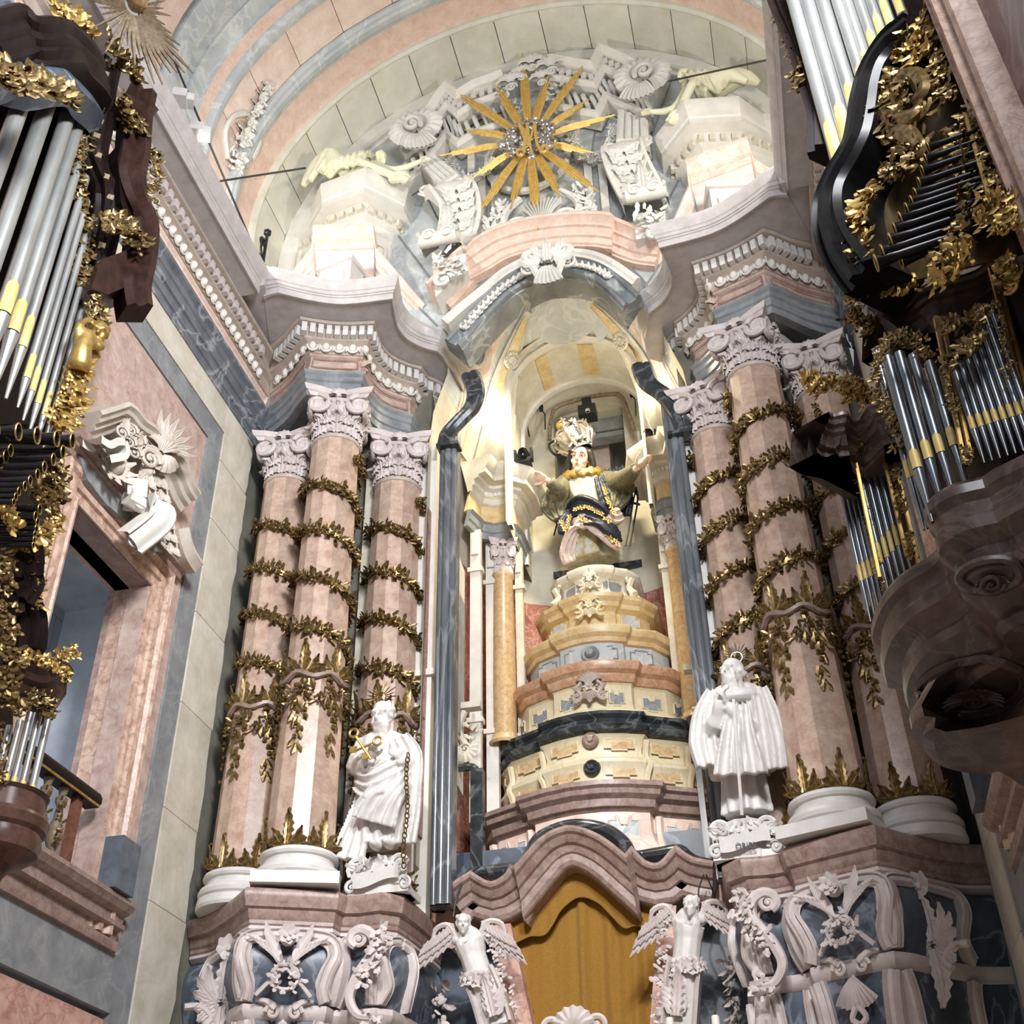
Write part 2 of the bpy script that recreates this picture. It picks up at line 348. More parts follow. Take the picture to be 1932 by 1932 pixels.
# ================================================================== THE SETTING
rng = random.Random(7)
floor = M().box((0, 8, -.15), (24, 50, .3)).build('floor', 'cream', None, 0); floor['kind'] = 'structure'
WX = 5.95
def side_wall(s, root, rootname):
    def slab(nm, y0, y1, z0, z1, mk, x=WX, d=.35, tint=0, par=root):
        m = M().box((s*(x+d/2), (y0+y1)/2, (z0+z1)/2), (d, y1-y0, z1-z0)); m.t = [tint]*len(m.t)
        return m.build(nm, mk, par, 0)
    oy0, oy1, oz0, oz1 = 12.06, 14.32, 6.6, 11.85
    pk = 'pink_pale2' if s < 0 else 'purple'
    slab('marble_panel', 15.2-.9, 15.24, 6.35, 11.85, pk); slab('marble_panel', oy0-1.2, 15.24, 11.85, 15.64, pk)
    slab('marble_panel', 3.2, oy0-1.2, 6.35, 15.64, pk); slab('marble_panel', oy0-1.2, oy0, 6.35, 11.85, pk)
    slab('marble_panel', 2, 15.24, 2.5, 5.52, 'pink', WX+.03); slab('marble_panel', 2, 17, 0, 2.5, 'pink', WX+.03)
    slab('frame_strip', 15.26, 15.76, 2.5, 16.15, 'grey', WX-.03, .4); slab('frame_strip', 2, 15.255, 15.65, 16.15, 'grey', WX-.03, .4)
    slab('frame_strip', 2, 15.255, 5.6, 6.34, 'grey', WX-.03, .4)
    slab('backing', 2, 17.4, 0, 19.2, 'plaster_grey', WX+.36, .2) if s > 0 else None
    # cream pilaster strip: blocks with a torn plaster edge next to the altar
    z = 2.5; k = 0
    while z < 16.8:
        h = rng.uniform(1.3, 2.2); z1 = min(16.8, z+h)
        pts = [(s*(WX-.05), 15.78, z+.006), (s*(WX-.05), 15.78, z1-.006)]
        n = 5
        for i in range(n+1): pts.append((s*(WX-.05), 16.93+rng.uniform(-.04, .05), z1-.006+(z-z1+.012)*i/n))
        m = M().prism(pts if s > 0 else pts[::-1], (s*.4, 0, 0)); m.t = [rng.uniform(-.06, .06)]*len(m.t); m.build('stone_block', 'cream', root, 0); z = z1
    slab('frame_strip', 2, 15.775, 16.16, 16.8, 'cream', WX-.045, .4)
    slab('side_return', 16.9, 18.4, 0, 17.2, 'plaster_shaded', WX+.02, .3)
for s, nm in ((-1, 'wall_left'), (1, 'wall_right')):
    side_wall(s, struct(nm), nm)
# ---- side cornices: architrave, frieze, eggs, dentils, corona
def side_cornice(s, nm):
    root = struct(nm); ya, yb = 3.5, 17.15
    path = [(-WX, ya, 0), (-WX, yb, 0)]; pc = [(-WX, ya, 0), (-WX, 14.86, 0)]
    def sw(part, prof, mk, p=path):
        m = M().sweep(p, prof)
        if s > 0: m.mirror()
        m.build(part, mk, root, .5)
    sw('architrave', [(0, 16.8), (.07, 16.8), (.07, 16.98), (.10, 17.0), (.10, 17.2), (.14, 17.22), (.14, 17.42), (.17, 17.45), (.17, 17.6), (.24, 17.66), (.24, 17.74), (.05, 17.78)], 'darkgrey2')
    sw('frieze', [(.05, 17.76), (.05, 18.14), (.09, 18.17), (.09, 18.22), (.13, 18.25)], 'pink_pale')
    sw('bed_mould', [(.10, 18.22), (.13, 18.22), (.16, 18.46), (.26, 18.50), (.26, 18.76), (.44, 18.79), (.46, 18.84), (.2, 18.86)], 'stone')
    sw('corona', [(.3, 18.83), (.82, 18.83), (.82, 18.80), (.84, 18.80), (.84, 18.97), (.86, 18.99), (.87, 19.03), (.9, 19.05), (.90, 19.10), (.95, 19.16), (.98, 19.24), (1.0, 19.30), (1.0, 19.35), (.0, 19.38)], 'corona', pc)
    de = M().box((0, 0, 0), (.12, .115, .2)).mesh('dentil', 'lilac', 0)
    eg = M().ball((0, 0, 0), (.085, .075, .11), 8, 5); eg.tube([(0, .095*cos(a), .12*sin(a)-.0) for a in [pi*(i/8)+pi for i in range(9)]], .022, 5); eg = eg.mesh('egg', 'ivory')
    y = 7.6
    while y < 16.4: link('dentil', de, root, (s*(WX-.32), y, 18.65)); y += .215
    y = 9.2
    while y < 16.7: link('egg', eg, root, (s*(WX-.17), y, 18.35)); y += .215
side_cornice(-1, 'trim_1'); side_cornice(1, 'trim_2')
# ---- barrel vault of the chancel in bands of marble, and the cream soffit arch
ceil = struct('ceiling'); ZC, RC = 22.0, 6.1
def apath(R, n=48, zb=19.3):
    return [(-R, zb)]+[(-R*cos(pi*i/n), ZC+R*sin(pi*i/n)) for i in range(n+1)]+[(R, zb)]
def rad(x, z):
    if z <= ZC: return (1 if x > 0 else -1, 0)
    r = hypot(x, z-ZC); return (x/r, (z-ZC)/r)
def band(nm, prof, mk, par=ceil, R=RC, n=48, zb=19.3):
    rows = []
    for x, z in apath(R, n, zb):
        a, b = rad(x, z); rows.append([(x-a*d, y, z-b*d) for y, d in prof])
    return M().grid(rows).build(nm, mk, par, .5)
band('pink_band', [(15.8, -.35), (15.8, 0), (15.02, 0)], 'pink_salmon')
band('grey_moulding', [(15.02, 0), (15.02, .06), (14.95, .08), (14.9, .12), (14.78, .14), (14.72, .1), (14.66, .1), (14.6, .05), (14.58, -.02)], 'grey_pale')
band('grey_moulding', [(13.66, -.02), (13.64, .06), (13.58, .09), (13.5, .13), (13.42, .13), (13.38, .08), (13.34, .06), (13.32, 0)], 'grey_pale')
band('pink_band', [(13.32, 0), (13.04, 0)], 'pink_salmon')
band('grey_band', [(13.04, 0), (13.02, -.06), (12.6, -.06), (12.6, -.14), (12.35, -.14), (12.3, -.2)], 'grey_pale')
band('vault_field', [(12.3, -.2), (9.0, -.2)], 'vault_grey')
def patches(nm, mk, ya, yb, R, na, gap, seed, d=0):
    r_ = random.Random(seed); a = 0
    cuts = [pi*i/na for i in range(na+1)]
    for i in range(na):
        a0, a1 = cuts[i]+gap, cuts[i+1]-gap; rows = []
        for k in range(5):
            t = a0+(a1-a0)*k/4; c, q = cos(t), sin(t)
            e = .02 if k in (0, 4) else 0
            rows.append([(-(R+o+e)*c, y, ZC+(R+o+e)*q) for y, o in ((ya, .06), (ya, .01), (ya+.01, 0), (yb-.01, 0), (yb, .01), (yb, .06))])
        m = M().grid(rows); tt = r_.uniform(-.07, .07); m.t = [tt]*len(m.t); m.build(nm, mk, ceil, .4)
    for sx in (-1, 1):
        m = M().box((sx*(R+.05), (ya+yb)/2, (ZC+19.3)/2), (.1, yb-ya, ZC-19.3-.01)); m.build(nm, mk, ceil, 0)
patches('marble_slab', 'pink_pale3', 13.67, 14.57, RC, 14, .0012, 3)
patches('vault_block', 'vault', 15.8, 17.3, 5.97, 17, .0016, 5)
band('joint_backing', [(13.3, -.08), (17.4, -.08)], 'vault_grey')
band('rim', [(15.72, -.02), (15.72, .1), (15.8, .14), (15.86, .12)], 'vault')
# grey rib arches of the lunette on the left flank of the vault
for k, (yy, mk) in enumerate(((12.0, 'grey_pale'), (11.3, 'pink_salmon'), (10.6, 'grey_pale'))):
    band('lunette_rib', [(yy+.3, -.18), (yy+.28, .02), (yy+.1, .06), (yy-.1, .06), (yy-.28, .02), (yy-.3, -.18)], mk)
# white border moulding round the tympanum
band('border_moulding', [(17.02, .05), (17.02, .38), (17.08, .42), (17.18, .42), (17.2, .5), (17.3, .5)], 'ivory', ceil, 6.02)
# ---- tympanum wall with the great arched opening
TY = 17.3
wb = struct('wall_back'); n = 40; out_, inn = [], []
for i in range(n+1):
    a = pi*i/n; out_.append((-5.9*cos(a), TY, ZC+5.9*sin(a))); inn.append((-2.25*cos(a)+.15, TY+.02, 18.9+2.3*sin(a)))
rows = [[inn[i], V(inn[i]).lerp(V(out_[i]), .5), out_[i]] for i in range(n+1)]
rows = [[(p[0], p[1], max(p[2], 19.45)) for p in r] for r in rows]
M().grid(rows).build('tympanum_slab', 'grey_pale', wb, 0)
for a in (.28, .55, .85, 1.2, 1.95, 2.3, 2.6, 2.86):      # joints of the slabs as slim raised fillets
    p = V((-2.3*cos(a), TY-.012, 18.9+2.35*sin(a))); q = V((-5.7*cos(a*.9+.157), TY-.012, ZC+5.6*sin(a*.9+.157)))
    M().tube([p, q], .018, 4).build('joint_fillet', 'grey', wb)
for s in (-1, 1):                                                 # closes the corner between side cornice and altar cornice
    M().prism([(s*5.97, 14.8, 18.96), (s*4.99, 14.8, 18.96), (s*5.3, 15.9, 18.96), (s*5.75, 17.2, 18.96), (s*5.97, 17.3, 18.96)], (0, 0, .3)).build('corner_slab', 'corona', ceil, 0)
# ================================================================== COLUMNS
def side_word(s): return 'left' if s < 0 else 'right'
def helix(h0, h1, turns, r, hand, ph=0, n=16):
    k = int(turns*n); return [(r*cos(ph+hand*2*pi*turns*i/k), r*sin(ph+hand*2*pi*turns*i/k), h0+(h1-h0)*i/k) for i in range(k+1)]
NF = 12
def shaft_r(h):
    if h < 3.5: return .535-.012*h
    return .485-.04*(h-3.5)/5.2
rs = random.Random(3)
def mk_column():
    D = {}
    D['plinth'] = (M().box((0, 0, .09), (1.3, 1.3, .18)), 'white')
    D['base'] = (M().lathe([(.62, .18), (.66, .22), (.67, .28), (.64, .34), (.58, .37), (.555, .42), (.56, .47), (.60, .49), (.62, .53), (.60, .58), (.55, .61), (.5, .62)], 32), 'white')
    hs = [.6, .75, 1.6, 2.6, 3.5, 3.52, 5.2, 7, 8.62]; tn = [rs.choice((-.22, -.12, -.03, .05, .12, .02)) for _ in range(NF)]
    D['shaft'] = (M().lathe([(shaft_r(h)/cos(pi/NF)*1.0, h) for h in hs], NF, a0=pi/NF, a1=2*pi+pi/NF, tints=lambda i, j: tn[j]*(1 if i < 4 else .8)), 'pink_col')
    D['astragal'] = (M().lathe([(.44, 8.58), (.475, 8.6), (.49, 8.64), (.475, 8.68), (.44, 8.7)], 24), 'stone')
    m = M()                                                        # collar: ring with notched arcs
    m.tube([(.54*cos(a), .54*sin(a), 3.5+.05*cos(6*a)) for a in [2*pi*i/48 for i in range(48)]], .055, 6, closed=True)
    D['collar'] = (m, 'brown_pink')
    r_ = random.Random(5)
    def crest(m, h, k, r, L):
        for i in range(k):
            a = 2*pi*i/k+.2; n = V((cos(a), sin(a), 0)); w = V((-sin(a), cos(a), 0)); o = n*r+ZU*h
            m.leaf(o, ZU, n, L, L*.36, .5, 5, 0)
            for q in (-1, 1):
                m.leaf(o+w*q*.05, ZU*.8+w*q*.6, n, L*.62, L*.26, 1.2, 3, 0)
                m.leaf(o+w*q*.08, ZU*.25+w*q, n, L*.52, L*.24, 1.5, 3, 0)
                m.volute(o+w*(q*L*.42)+ZU*L*.12, w*-q, ZU, L*.13, 1.3, .3, 4, 10)
            m.ball(o+ZU*L*1.0+n*.03, .028, 5, 4)
    m = M(); crest(m, 3.52, 6, .52, .62)
    D['collar_crest'] = (m, 'gold_dull')
    m = M()
    for i in range(6):                                              # pendants under the collar
        a = 2*pi*i/6+.2; n = V((cos(a), sin(a), 0)); w = V((-sin(a), cos(a), 0))
        for k in range(11):
            t = k/10; z = 3.42-t*1.15; wd = .17*(1-t)**.8+.02
            for q in range(4 if t < .7 else 2):
                o = n*(shaft_r(z)+.02)+ZU*z+w*r_.uniform(-wd, wd); d = -ZU+w*r_.uniform(-.9, .9)
                if r_.random() < .4: m.ball(o+n*.03, .04, 5, 4)
                else: m.leaf(o, d, n, .19, .12, 1.3, 2, 0, 3)
        for q in (-1, 1):
            b = cr([n*.54+w*(q*.05)+ZU*3.3, n*.55+w*(q*.17)+ZU*3.12, V((cos(a+q*pi/6), sin(a+q*pi/6), 0))*.55+ZU*3.02], 3)
            m.foliage(b, lambda i_: n, .12, 3, r_)
    D['collar_pendants'] = (m, 'gold_dull')
    m = M(); crest(m, .62, 6, .53, .55)
    m.tube([(.535*cos(a), .535*sin(a), .64) for a in [2*pi*i/32 for i in range(32)]], .03, 4, closed=True)
    D['base_crest'] = (m, 'gold_dull')
    return D
COLD = mk_column()
def mk_garland(hand):
    m = M(); r_ = random.Random(11); p = helix(8.25, 3.95, 4.25, .475, hand, -pi/2+(.9 if hand > 0 else -.9), 18)
    m.tube(p, .075, 5)
    return m.foliage(p, lambda i: (p[i][0], p[i][1], 0), .15, 17, r_, .25, .7, .10).mesh('garland', 'gold_dull', 1.2)
CM = {k: v[0].mesh(k, v[1], .5) for k, v in COLD.items()}
roundp = M().lathe([(0, 0), (.66, 0), (.68, .05), (.66, .17), (0, .18)], 28).mesh('plinth', 'white', .5)
GM = {1: mk_garland(1), -1: mk_garland(-1)}
# capital: bell with two rows of acanthus, scrolls at the corners, concave abacus
CAPH = 1.06
bellm = M().lathe([(.42, 0), (.43, .3), (.47, .55), (.55, .72), (.6, .78)], 20)
for i in range(24): bellm.ball((.57*cos(2*pi*i/24), .57*sin(2*pi*i/24), .74), .045, 5, 4)
bellm = bellm.mesh('capital', 'lilac')
lf = M().leaf((0, 0, 0), (0, 0, 1), (0, -1, 0), .62, .34, 2.7, 5, -.12)
for q in (-1, 1): lf.leaf((q*.1, .0, .05), (q*.25, 0, 1), (0, -1, 0), .42, .18, 2.2, 3, -.1)
lf.tube([(0, -.03, .0), (0, -.05, .25), (0, -.09, .40)], .018, 4)
leafm = lf.mesh('acanthus_leaf', 'lilac')
vm = M().volute((0, 0, 0), (0, 0, 1), (1, 0, 0), .235, 1.9, .24, 6, 34, .4, .05); vm.lathe([(.0, -.0), (.2, 0)], 12)
vm = M().volute((0, 0, 0), (0, 0, 1), (1, 0, 0), .235, 1.9, .26, 6, 34, .4, .06)
vm.ball((0, .04, 0), (.17, .04, .17), 12, 5)
volm = {1: vm.mesh('volute', 'lilac')}
vm2 = M().volute((0, 0, 0), (0, 0, 1), (-1, 0, 0), .235, 1.9, .26, 6, 34, .4, -.06); vm2.ball((0, .04, 0), (.17, .04, .17), 12, 5)
volm[-1] = vm2.mesh('volute', 'lilac')
def abac(k, r, dz):
    pts = []
    for q in range(4):
        a = pi/4+q*pi/2
        for i in range(8):
            t = i/8; b = a+t*pi/2; rr = (r/max(abs(cos(b)), abs(sin(b)), .72))*(1-.30*sin(pi*t))
            pts.append((rr*cos(b), rr*sin(b), dz))
    return pts
ab = M()
for z0, r0, z1, r1 in ((.86, .56, .93, .60), (.93, .60, .95, .64), (.95, .64, 1.06, .68)):
    ab.grid([abac(0, r0, z0), abac(0, r1, z1)], cu=True)
ab.cap(abac(0, .56, .86), True); ab.cap(abac(0, .68, 1.06)); abm = ab.mesh('abacus', 'lilac', .5)
fm = M().shell((0, 0, 0), (1, 0, 0), (0, 0, 1), (0, -1, 0), .17, 5, -1.5, 1.5); fm.ball((0, -.02, -.02), .06, 6, 4); flm = fm.mesh('fleuron', 'lilac')
def capital(par, z, rz, s=1):
    b = link('capital', bellm, par, (0, 0, z), rz)
    for row in range(2):
        for i in range(8):
            a = 2*pi*i/8+(pi/8 if row else 0); r = .425+.02*row
            link('acanthus_leaf', leafm, b, (r*cos(a), r*sin(a), .0+.22*row), a+pi/2, (1, 1, 1+.18*row) if row else None)
    link('abacus', abm, b)
    for i in range(4):
        a = -pi/2+i*pi/2
        for q in (-1, 1):
            c = V((cos(a), sin(a), 0))*.53+V((-sin(a), cos(a), 0))*(q*.385); link('volute', volm[-q], b, (c.x, c.y, .68), a+pi/2)
        c = V((cos(a), sin(a), 0))*.56; link('fleuron', flm, b, (c.x, c.y, .86), a+pi/2)
    return b
def column(x, y, z, hand, rz, label, sz=1.0, sr=1.0):
    t = thing('column', label, 'column', (x, y, z), 'giant columns of the altar', rz)
    for k, me in CM.items(): link(k, roundp if k == 'plinth' and sr < 1 else me, t)
    link('garland', GM[hand], t); capital(t, 8.68, 0)
    t.scale = (sr, sr, sz); return t
for s in (-1, 1):
    w = side_word(s); A = .34*-s
    column(s*4.0, 16.7, 7.45, -s, A, 'tall pink marble column with gilded spiral garland, nearest of the %s group, standing on plinth over the pedestal corner' % w)
    column(s*3.17, 18.0, 7.22, -s, A, 'pink marble column behind the white saint on the %s, closest to the altar opening' % w, 1.0)
    column(s*5.13, 17.12, 7.40, -s, A*.3, 'shaded pink marble column next to the %s side wall, gilded garland around it' % w, .957, .96)
# ================================================================== ENTABLATURES
FP = [(5.85, 17.3), (5.6, 17.15), (5.2, 16.88), (4.8, 16.5), (4.52, 16.25), (4.2, 16.38), (3.9, 16.48), (3.58, 16.6), (3.6, 16.95), (3.6, 17.2), (3.5, 17.55), (3.25, 17.85), (3.0, 18.05), (2.95, 18.45), (2.74, 18.5), (2.62, 18.6), (2.6, 19.2)]
CP = [(5.0, 14.7), (5.0, 14.72), (4.99, 14.75), (4.95, 14.79), (4.83, 14.83), (4.25, 15.22), (3.6, 15.5), (2.52, 15.6), (2.6, 15.95), (2.68, 16.4), (2.62, 16.75), (2.4, 17.08), (2.1, 17.3), (2.03, 17.45), (2.03, 17.78), (1.95, 18.05), (1.93, 18.7)]
def lerp_path(t, z, s): return [V((s*(a[0]+(c[0]-a[0])*t), a[1]+(c[1]-a[1])*t, z)) for a, c in zip(FP, CP)]
def refine(P, corners, n=4):
    out = []; i = 0
    segs = [0]+corners+[len(P)-1]
    for a, b in zip(segs, segs[1:]):
        q = cr(P[a:b+1], n) if b-a > 1 else [V(P[a]), V(P[b])]
        out += q if not out else q[1:]
    return out
CRN = [4, 7, 9, 12, 13, 14, 15]
FPf = refine([(a, b, 0) for a, b in FP], CRN); CPf = refine([(a, b, 0) for a, b in CP], CRN)
def pt_on(t, z, s):
    return [V((s*(a.x+(c.x-a.x)*t), a.y+(c.y-a.y)*t, z)) for a, c in zip(FPf, CPf)]
def loft_ent(s, prof, nm, mk, par):
    rows = [[(s*(a.x+(c.x-a.x)*t), a.y+(c.y-a.y)*t, z) for t, z in prof] for a, c in zip(FPf, CPf)]
    if s > 0: rows = [r[::-1] for r in rows]
    return M().grid(rows).build(nm, mk, par, .45)
dent_me = M().box((0, 0, 0), (.105, .16, .25)).mesh('dentil', 'white', 0)
egg_m = M().ball((0, 0, 0), (.075, .075, .11), 8, 6); egg_m.tube([(.105*cos(a), -.01, .13*sin(a)+.01) for a in [pi+pi*i/8 for i in range(9)]], .022, 5); egg_m.tube([(.14, 0, .08), (.14, -.02, -.1)], .018, 4)
egg_me = egg_m.mesh('egg', 'ivory')
for s in (-1, 1):
    w = side_word(s)
    E = thing('entablature', 'curved %s entablature of the altar with deep cornice and dentils, carried by three columns' % w, 'entablature', (s*3.6, 17, 17.2), 'altar entablatures')
    E.location = (0, 0, 0)
    loft_ent(s, [(-.1, 17.2), (.02, 17.2), (.02, 17.36), (.05, 17.38), (.05, 17.55), (.08, 17.58), (.08, 17.68), (.12, 17.73), (.12, 17.79), (0, 17.8)], 'architrave', 'grey', E)
    loft_ent(s, [(.0, 17.8), (.06, 17.8), (.03, 17.9), (.0, 18.1), (.0, 18.22), (.04, 18.25), (.04, 18.31), (.0, 18.33)], 'frieze', 'pink_pale2', E)
    loft_ent(s, [(0, 18.3), (.06, 18.31), (.1, 18.5), (.2, 18.56), (.2, 18.86), (.33, 18.88), (.35, 18.94), (.2, 18.97)], 'bed_mould', 'stone', E)
    loft_ent(s, [(.25, 18.95), (.84, 18.95), (.84, 18.91), (.87, 18.91), (.87, 19.06), (.89, 19.07), (.89, 19.11), (.91, 19.12), (.92, 19.19), (.94, 19.21), (.965, 19.30), (.985, 19.36), (1.0, 19.40), (1.0, 19.46), (.5, 19.48), (-.2, 19.5)], 'corona', 'corona', E)
    for (p, t) in along(pt_on(.255, 18.72, s)[4:-1], .168, .08):
        if p.y < 18.6: link('dentil', dent_me, E, p, atan2(t.y, t.x))
    for (p, t) in along(pt_on(.10, 18.44, s)[3:-1], .27, .1):
        if p.y < 18.6: link('egg', egg_me, E, p, atan2(t.y*-s, t.x*-s))
    # frieze panels with raised edge
    for i0, i1 in ((0, 4), (4, 7), (9, 12)):
        k0, k1 = [next(i for i, p in enumerate(FPf) if abs(p.x-FP[q][0])+abs(p.y-FP[q][1]) < 1e-4) for q in (i0, i1)]
        top = pt_on(.03, 18.17, s)[k0:k1+1]; bot = pt_on(.05, 17.93, s)[k0:k1+1]
        c = sum(top, V())/len(top); f = lambda q: V((c.x+(q.x-c.x)*.84, c.y+(q.y-c.y)*.84-.01, q.z))
        loop = [f(q) for q in top]+[f(q) for q in bot[::-1]]
        M().tube(loop, .014, 4, closed=True).build('frieze_panel', 'brown_pink', E)
    m = M(); p = pt_on(.03, 18.1, s); c = p[len(p)//2+4]
    m.shell(c+V((0, -.05, 0)), (1, 0, 0), (0, 0, 1), (s*-.5, -1, 0), .2, 5); m.volute(c+V((.0, -.06, -.12)), (1, 0, 0), (0, 0, 1), .1); m.build('cartouche', 'pink_pale2', E)
# ================================================================== WALLS AND JAMBS BEHIND THE COLUMNS
ob = struct('trim_3')
for s in (-1, 1):
    M().box((s*4.3, 18.45, 13.3), (3.4, .3, 12.2)).build('rear_slab', 'plaster_shaded', ob, 0)
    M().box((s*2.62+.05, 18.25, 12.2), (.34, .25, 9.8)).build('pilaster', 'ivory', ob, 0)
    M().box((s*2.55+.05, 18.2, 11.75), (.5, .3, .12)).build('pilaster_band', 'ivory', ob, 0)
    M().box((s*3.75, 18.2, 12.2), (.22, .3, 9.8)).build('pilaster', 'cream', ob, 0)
    M().box((s*4.35, 17.9, 12.2), (.5, .5, 9.8)).build('pilaster', 'plaster_shaded', ob, 0)
    m = M()
    jx = -2.08 if s < 0 else 2.40
    for dx, r in ((-.11, .055), (0, .085), (.12, .06)):
        m.lathe([(r, 7.5), (r, 16.9)], 10, (jx+dx, 17.85, 0))
    m.box((jx, 18.0, 12.3), (.36, .25, 9.6)); m.build('black_jamb', 'darkgrey', ob)
    # black scroll bracket where the jamb meets the cornice
    c = cr([at(x, y, 17.75) for x, y in (((893, 705), (903, 735), (897, 765), (872, 792), (852, 815), (846, 838)) if s < 0 else ((1203, 690), (1215, 722), (1245, 745), (1270, 775), (1280, 800), (1283, 815)))], 5)
    m = M()
    for off, r in ((0, .12), (-.17*s*-1, .09), (.14*s, .07)): m.tube([p+V((off, .02, 0)) for p in c], [r*(1.15-.3*i/len(c)) for i in range(len(c))], 8)
    m.box(c[-1]+V((0, .05, -.05)), (.46, .3, .07)); m.build('scroll_bracket', 'black', ob)
# ================================================================== PEDESTALS
PC = [(5.94, 17.12), (5.55, 16.95), (5.16, 16.62), (4.82, 16.3), (4.58, 16.05), (4.47, 15.92), (3.85, 16.2), (3.24, 16.5), (3.17, 16.70), (2.95, 16.74), (2.64, 16.70), (2.36, 16.92), (2.32, 17.5), (2.3, 18.2), (2.28, 19.0)]
PB = [(5.95, 17.5), (5.55, 17.4), (5.25, 17.12), (4.95, 16.8), (4.72, 16.5), (4.38, 16.25), (3.9, 16.47), (3.42, 16.7), (3.42, 16.95), (3.2, 17.05), (2.8, 17.02), (2.62, 17.2), (2.55, 17.6), (2.5, 18.2), (2.5, 19.0)]
PCR = [5, 7, 8, 9, 10, 11]
PCf = refine([(a, b, 0) for a, b in PC], PCR); PBf = refine([(a, b, 0) for a, b in PB], PCR)
def ped_pt(i, t, z, s):
    a, c = PBf[i], PCf[i]; return V((s*(a.x+(c.x-a.x)*t), a.y+(c.y-a.y)*t, z))
BULGE = [(.0, 6.82), (.35, 6.75), (.62, 6.6), (.72, 6.42), (.62, 6.2), (.38, 6.02), (.16, 5.88), (.1, 5.80)]
BUL2 = [(.1, 5.62), (.12, 5.45), (.05, 5.2), (-.1, 4.8), (-.25, 4.3), (-.3, 3.6)]
def tb(z, off=0):
    L = BULGE+BUL2
    for (t0, z0), (t1, z1) in zip(L, L[1:]):
        if z1 <= z <= z0: return t0+(t1-t0)*(z0-z)/(z0-z1)+off
    return 0
def idx_of(k): return next(i for i, p in enumerate(PBf) if abs(p.x-PB[k][0])+abs(p.y-PB[k][1]) < 1e-4)
def bodypt(u, z, s, off=.0, i0=5, i1=7):
    a, b = idx_of(i0), idx_of(i1); f = a+(b-a)*u; i = min(int(f), b-1); q = f-i
    return ped_pt(i, tb(z, off), z, s).lerp(ped_pt(i+1, tb(z, off), z, s), q)
for s in (-1, 1):
    w = side_word(s)
    P = thing('pedestal', '%s altar pedestal of curved white marble frames with grey panels, under the three columns' % w, 'pedestal', (0, 0, 0), 'altar pedestals')
    def lf_(prof, nm, mk, sm=.5):
        rows = [[ped_pt(i, t, z, s) for t, z in prof] for i in range(len(PBf))]
        if s > 0: rows = [r[::-1] for r in rows]
        return M().grid(rows).build(nm, mk, P, sm)
    lf_([(-2.0, 7.42), (.92, 7.40), (1.0, 7.36), (1.0, 7.28), (.9, 7.2), (.86, 7.14), (.66, 7.12), (.58, 7.0), (.5, 6.97), (.5, 6.92), (.35, 6.88), (.0, 6.86)], 'cornice', 'brown_pink')
    lf_([(.4, 6.9), (.5, 6.88), (.5, 6.84), (.3, 6.8), (.1, 6.78)], 'white_fillet', 'lilac')
    lf_(BULGE, 'bombe_panel', 'blue', .9); lf_(BUL2, 'lower_panel', 'blue', .9)
    lf_([(-.1, 5.84), (.34, 5.82), (.36, 5.74), (.3, 5.70), (.16, 5.64), (-.1, 5.6)], 'middle_moulding', 'lilac')
    def frame(curve, r, mk='lilac', i0=5, i1=7, off=.16, nm='frame', cl=False):
        pts = cr([bodypt(u, z, s, off, i0, i1) for u, z in curve], 5, cl)
        e_ = bodypt(.8, 6.3, s, 0, i0, i1)-bodypt(.2, 6.3, s, 0, i0, i1); n_ = V((e_.y, -e_.x, 0)); n_ = n_ if n_.y < 0 else -n_
        if cl or r < .05: M().tube(pts, r, 8, closed=cl, flat=.6, nrm=(0, -1, 0)).build(nm, mk, P)
        else: ribbon_n(M(), pts, r*2.3, [(u*1, h*r*18) for u, h in RPF], n_).build(nm, mk, P, .6)
        return pts
    L = ((.02, 5.86), (.10, 6.02), (.06, 6.25), (-.04, 6.5), (.05, 6.70), (.3, 6.76), (.7, 6.76), (.95, 6.70), (1.04, 6.5), (.94, 6.25), (.90, 6.02), (.98, 5.86))
    frame(L, .085); frame([(.5+(u-.5)*.8, 6.3+(z-6.3)*.8) for u, z in L], .03, off=.2)
    frame(((.06, 5.6), (.12, 5.3), (.14, 4.6), (.14, 3.7)), .10); frame(((.94, 5.6), (.88, 5.3), (.86, 4.6), (.86, 3.7)), .10)
    for i0, i1 in ((1, 5), (10, 12), (8, 10)):
        frame(((.94, 5.86), (.9, 6.1), (.94, 6.45), (.9, 6.7), (.6, 6.78)), .075, i0=i0, i1=i1)
        frame(((.06, 5.86), (.12, 6.1), (.05, 6.45), (.1, 6.7), (.4, 6.78)), .075, i0=i0, i1=i1)
        frame(((.1, 5.6), (.14, 5.2), (.14, 3.8)), .08, i0=i0, i1=i1); frame(((.9, 5.6), (.86, 5.2), (.86, 3.8)), .08, i0=i0, i1=i1)
    # wide rolled side of the block, left and right of the heart-shaped frame
    for u in (-.02, 1.02):
        pts = cr([bodypt(u, z, s, .04) + V((0, .18, 0)) for z in (6.76, 6.55, 6.35, 6.1, 5.88)], 4)
        M().tube(pts, [.1+.1*sin(pi*i/(len(pts)-1)) for i in range(len(pts))], 8).build('rolled_side', 'lilac', P)
    # carved panel: two crossed palms with a laurel wreath under a rose
    cm = M(); r_ = random.Random(8+s); c0 = bodypt(.5, 6.25, s, .3); e = (bodypt(.6, 6.25, s, .3)-bodypt(.4, 6.25, s, .3)).normalized()*s*-1*-1
    if e.x < 0: e = -e
    nn = V((-e.y, e.x, 0)); nn = nn if nn.y < 0 else -nn
    def cp(a, b, h=0): return c0+e*a+ZU*b+nn*h
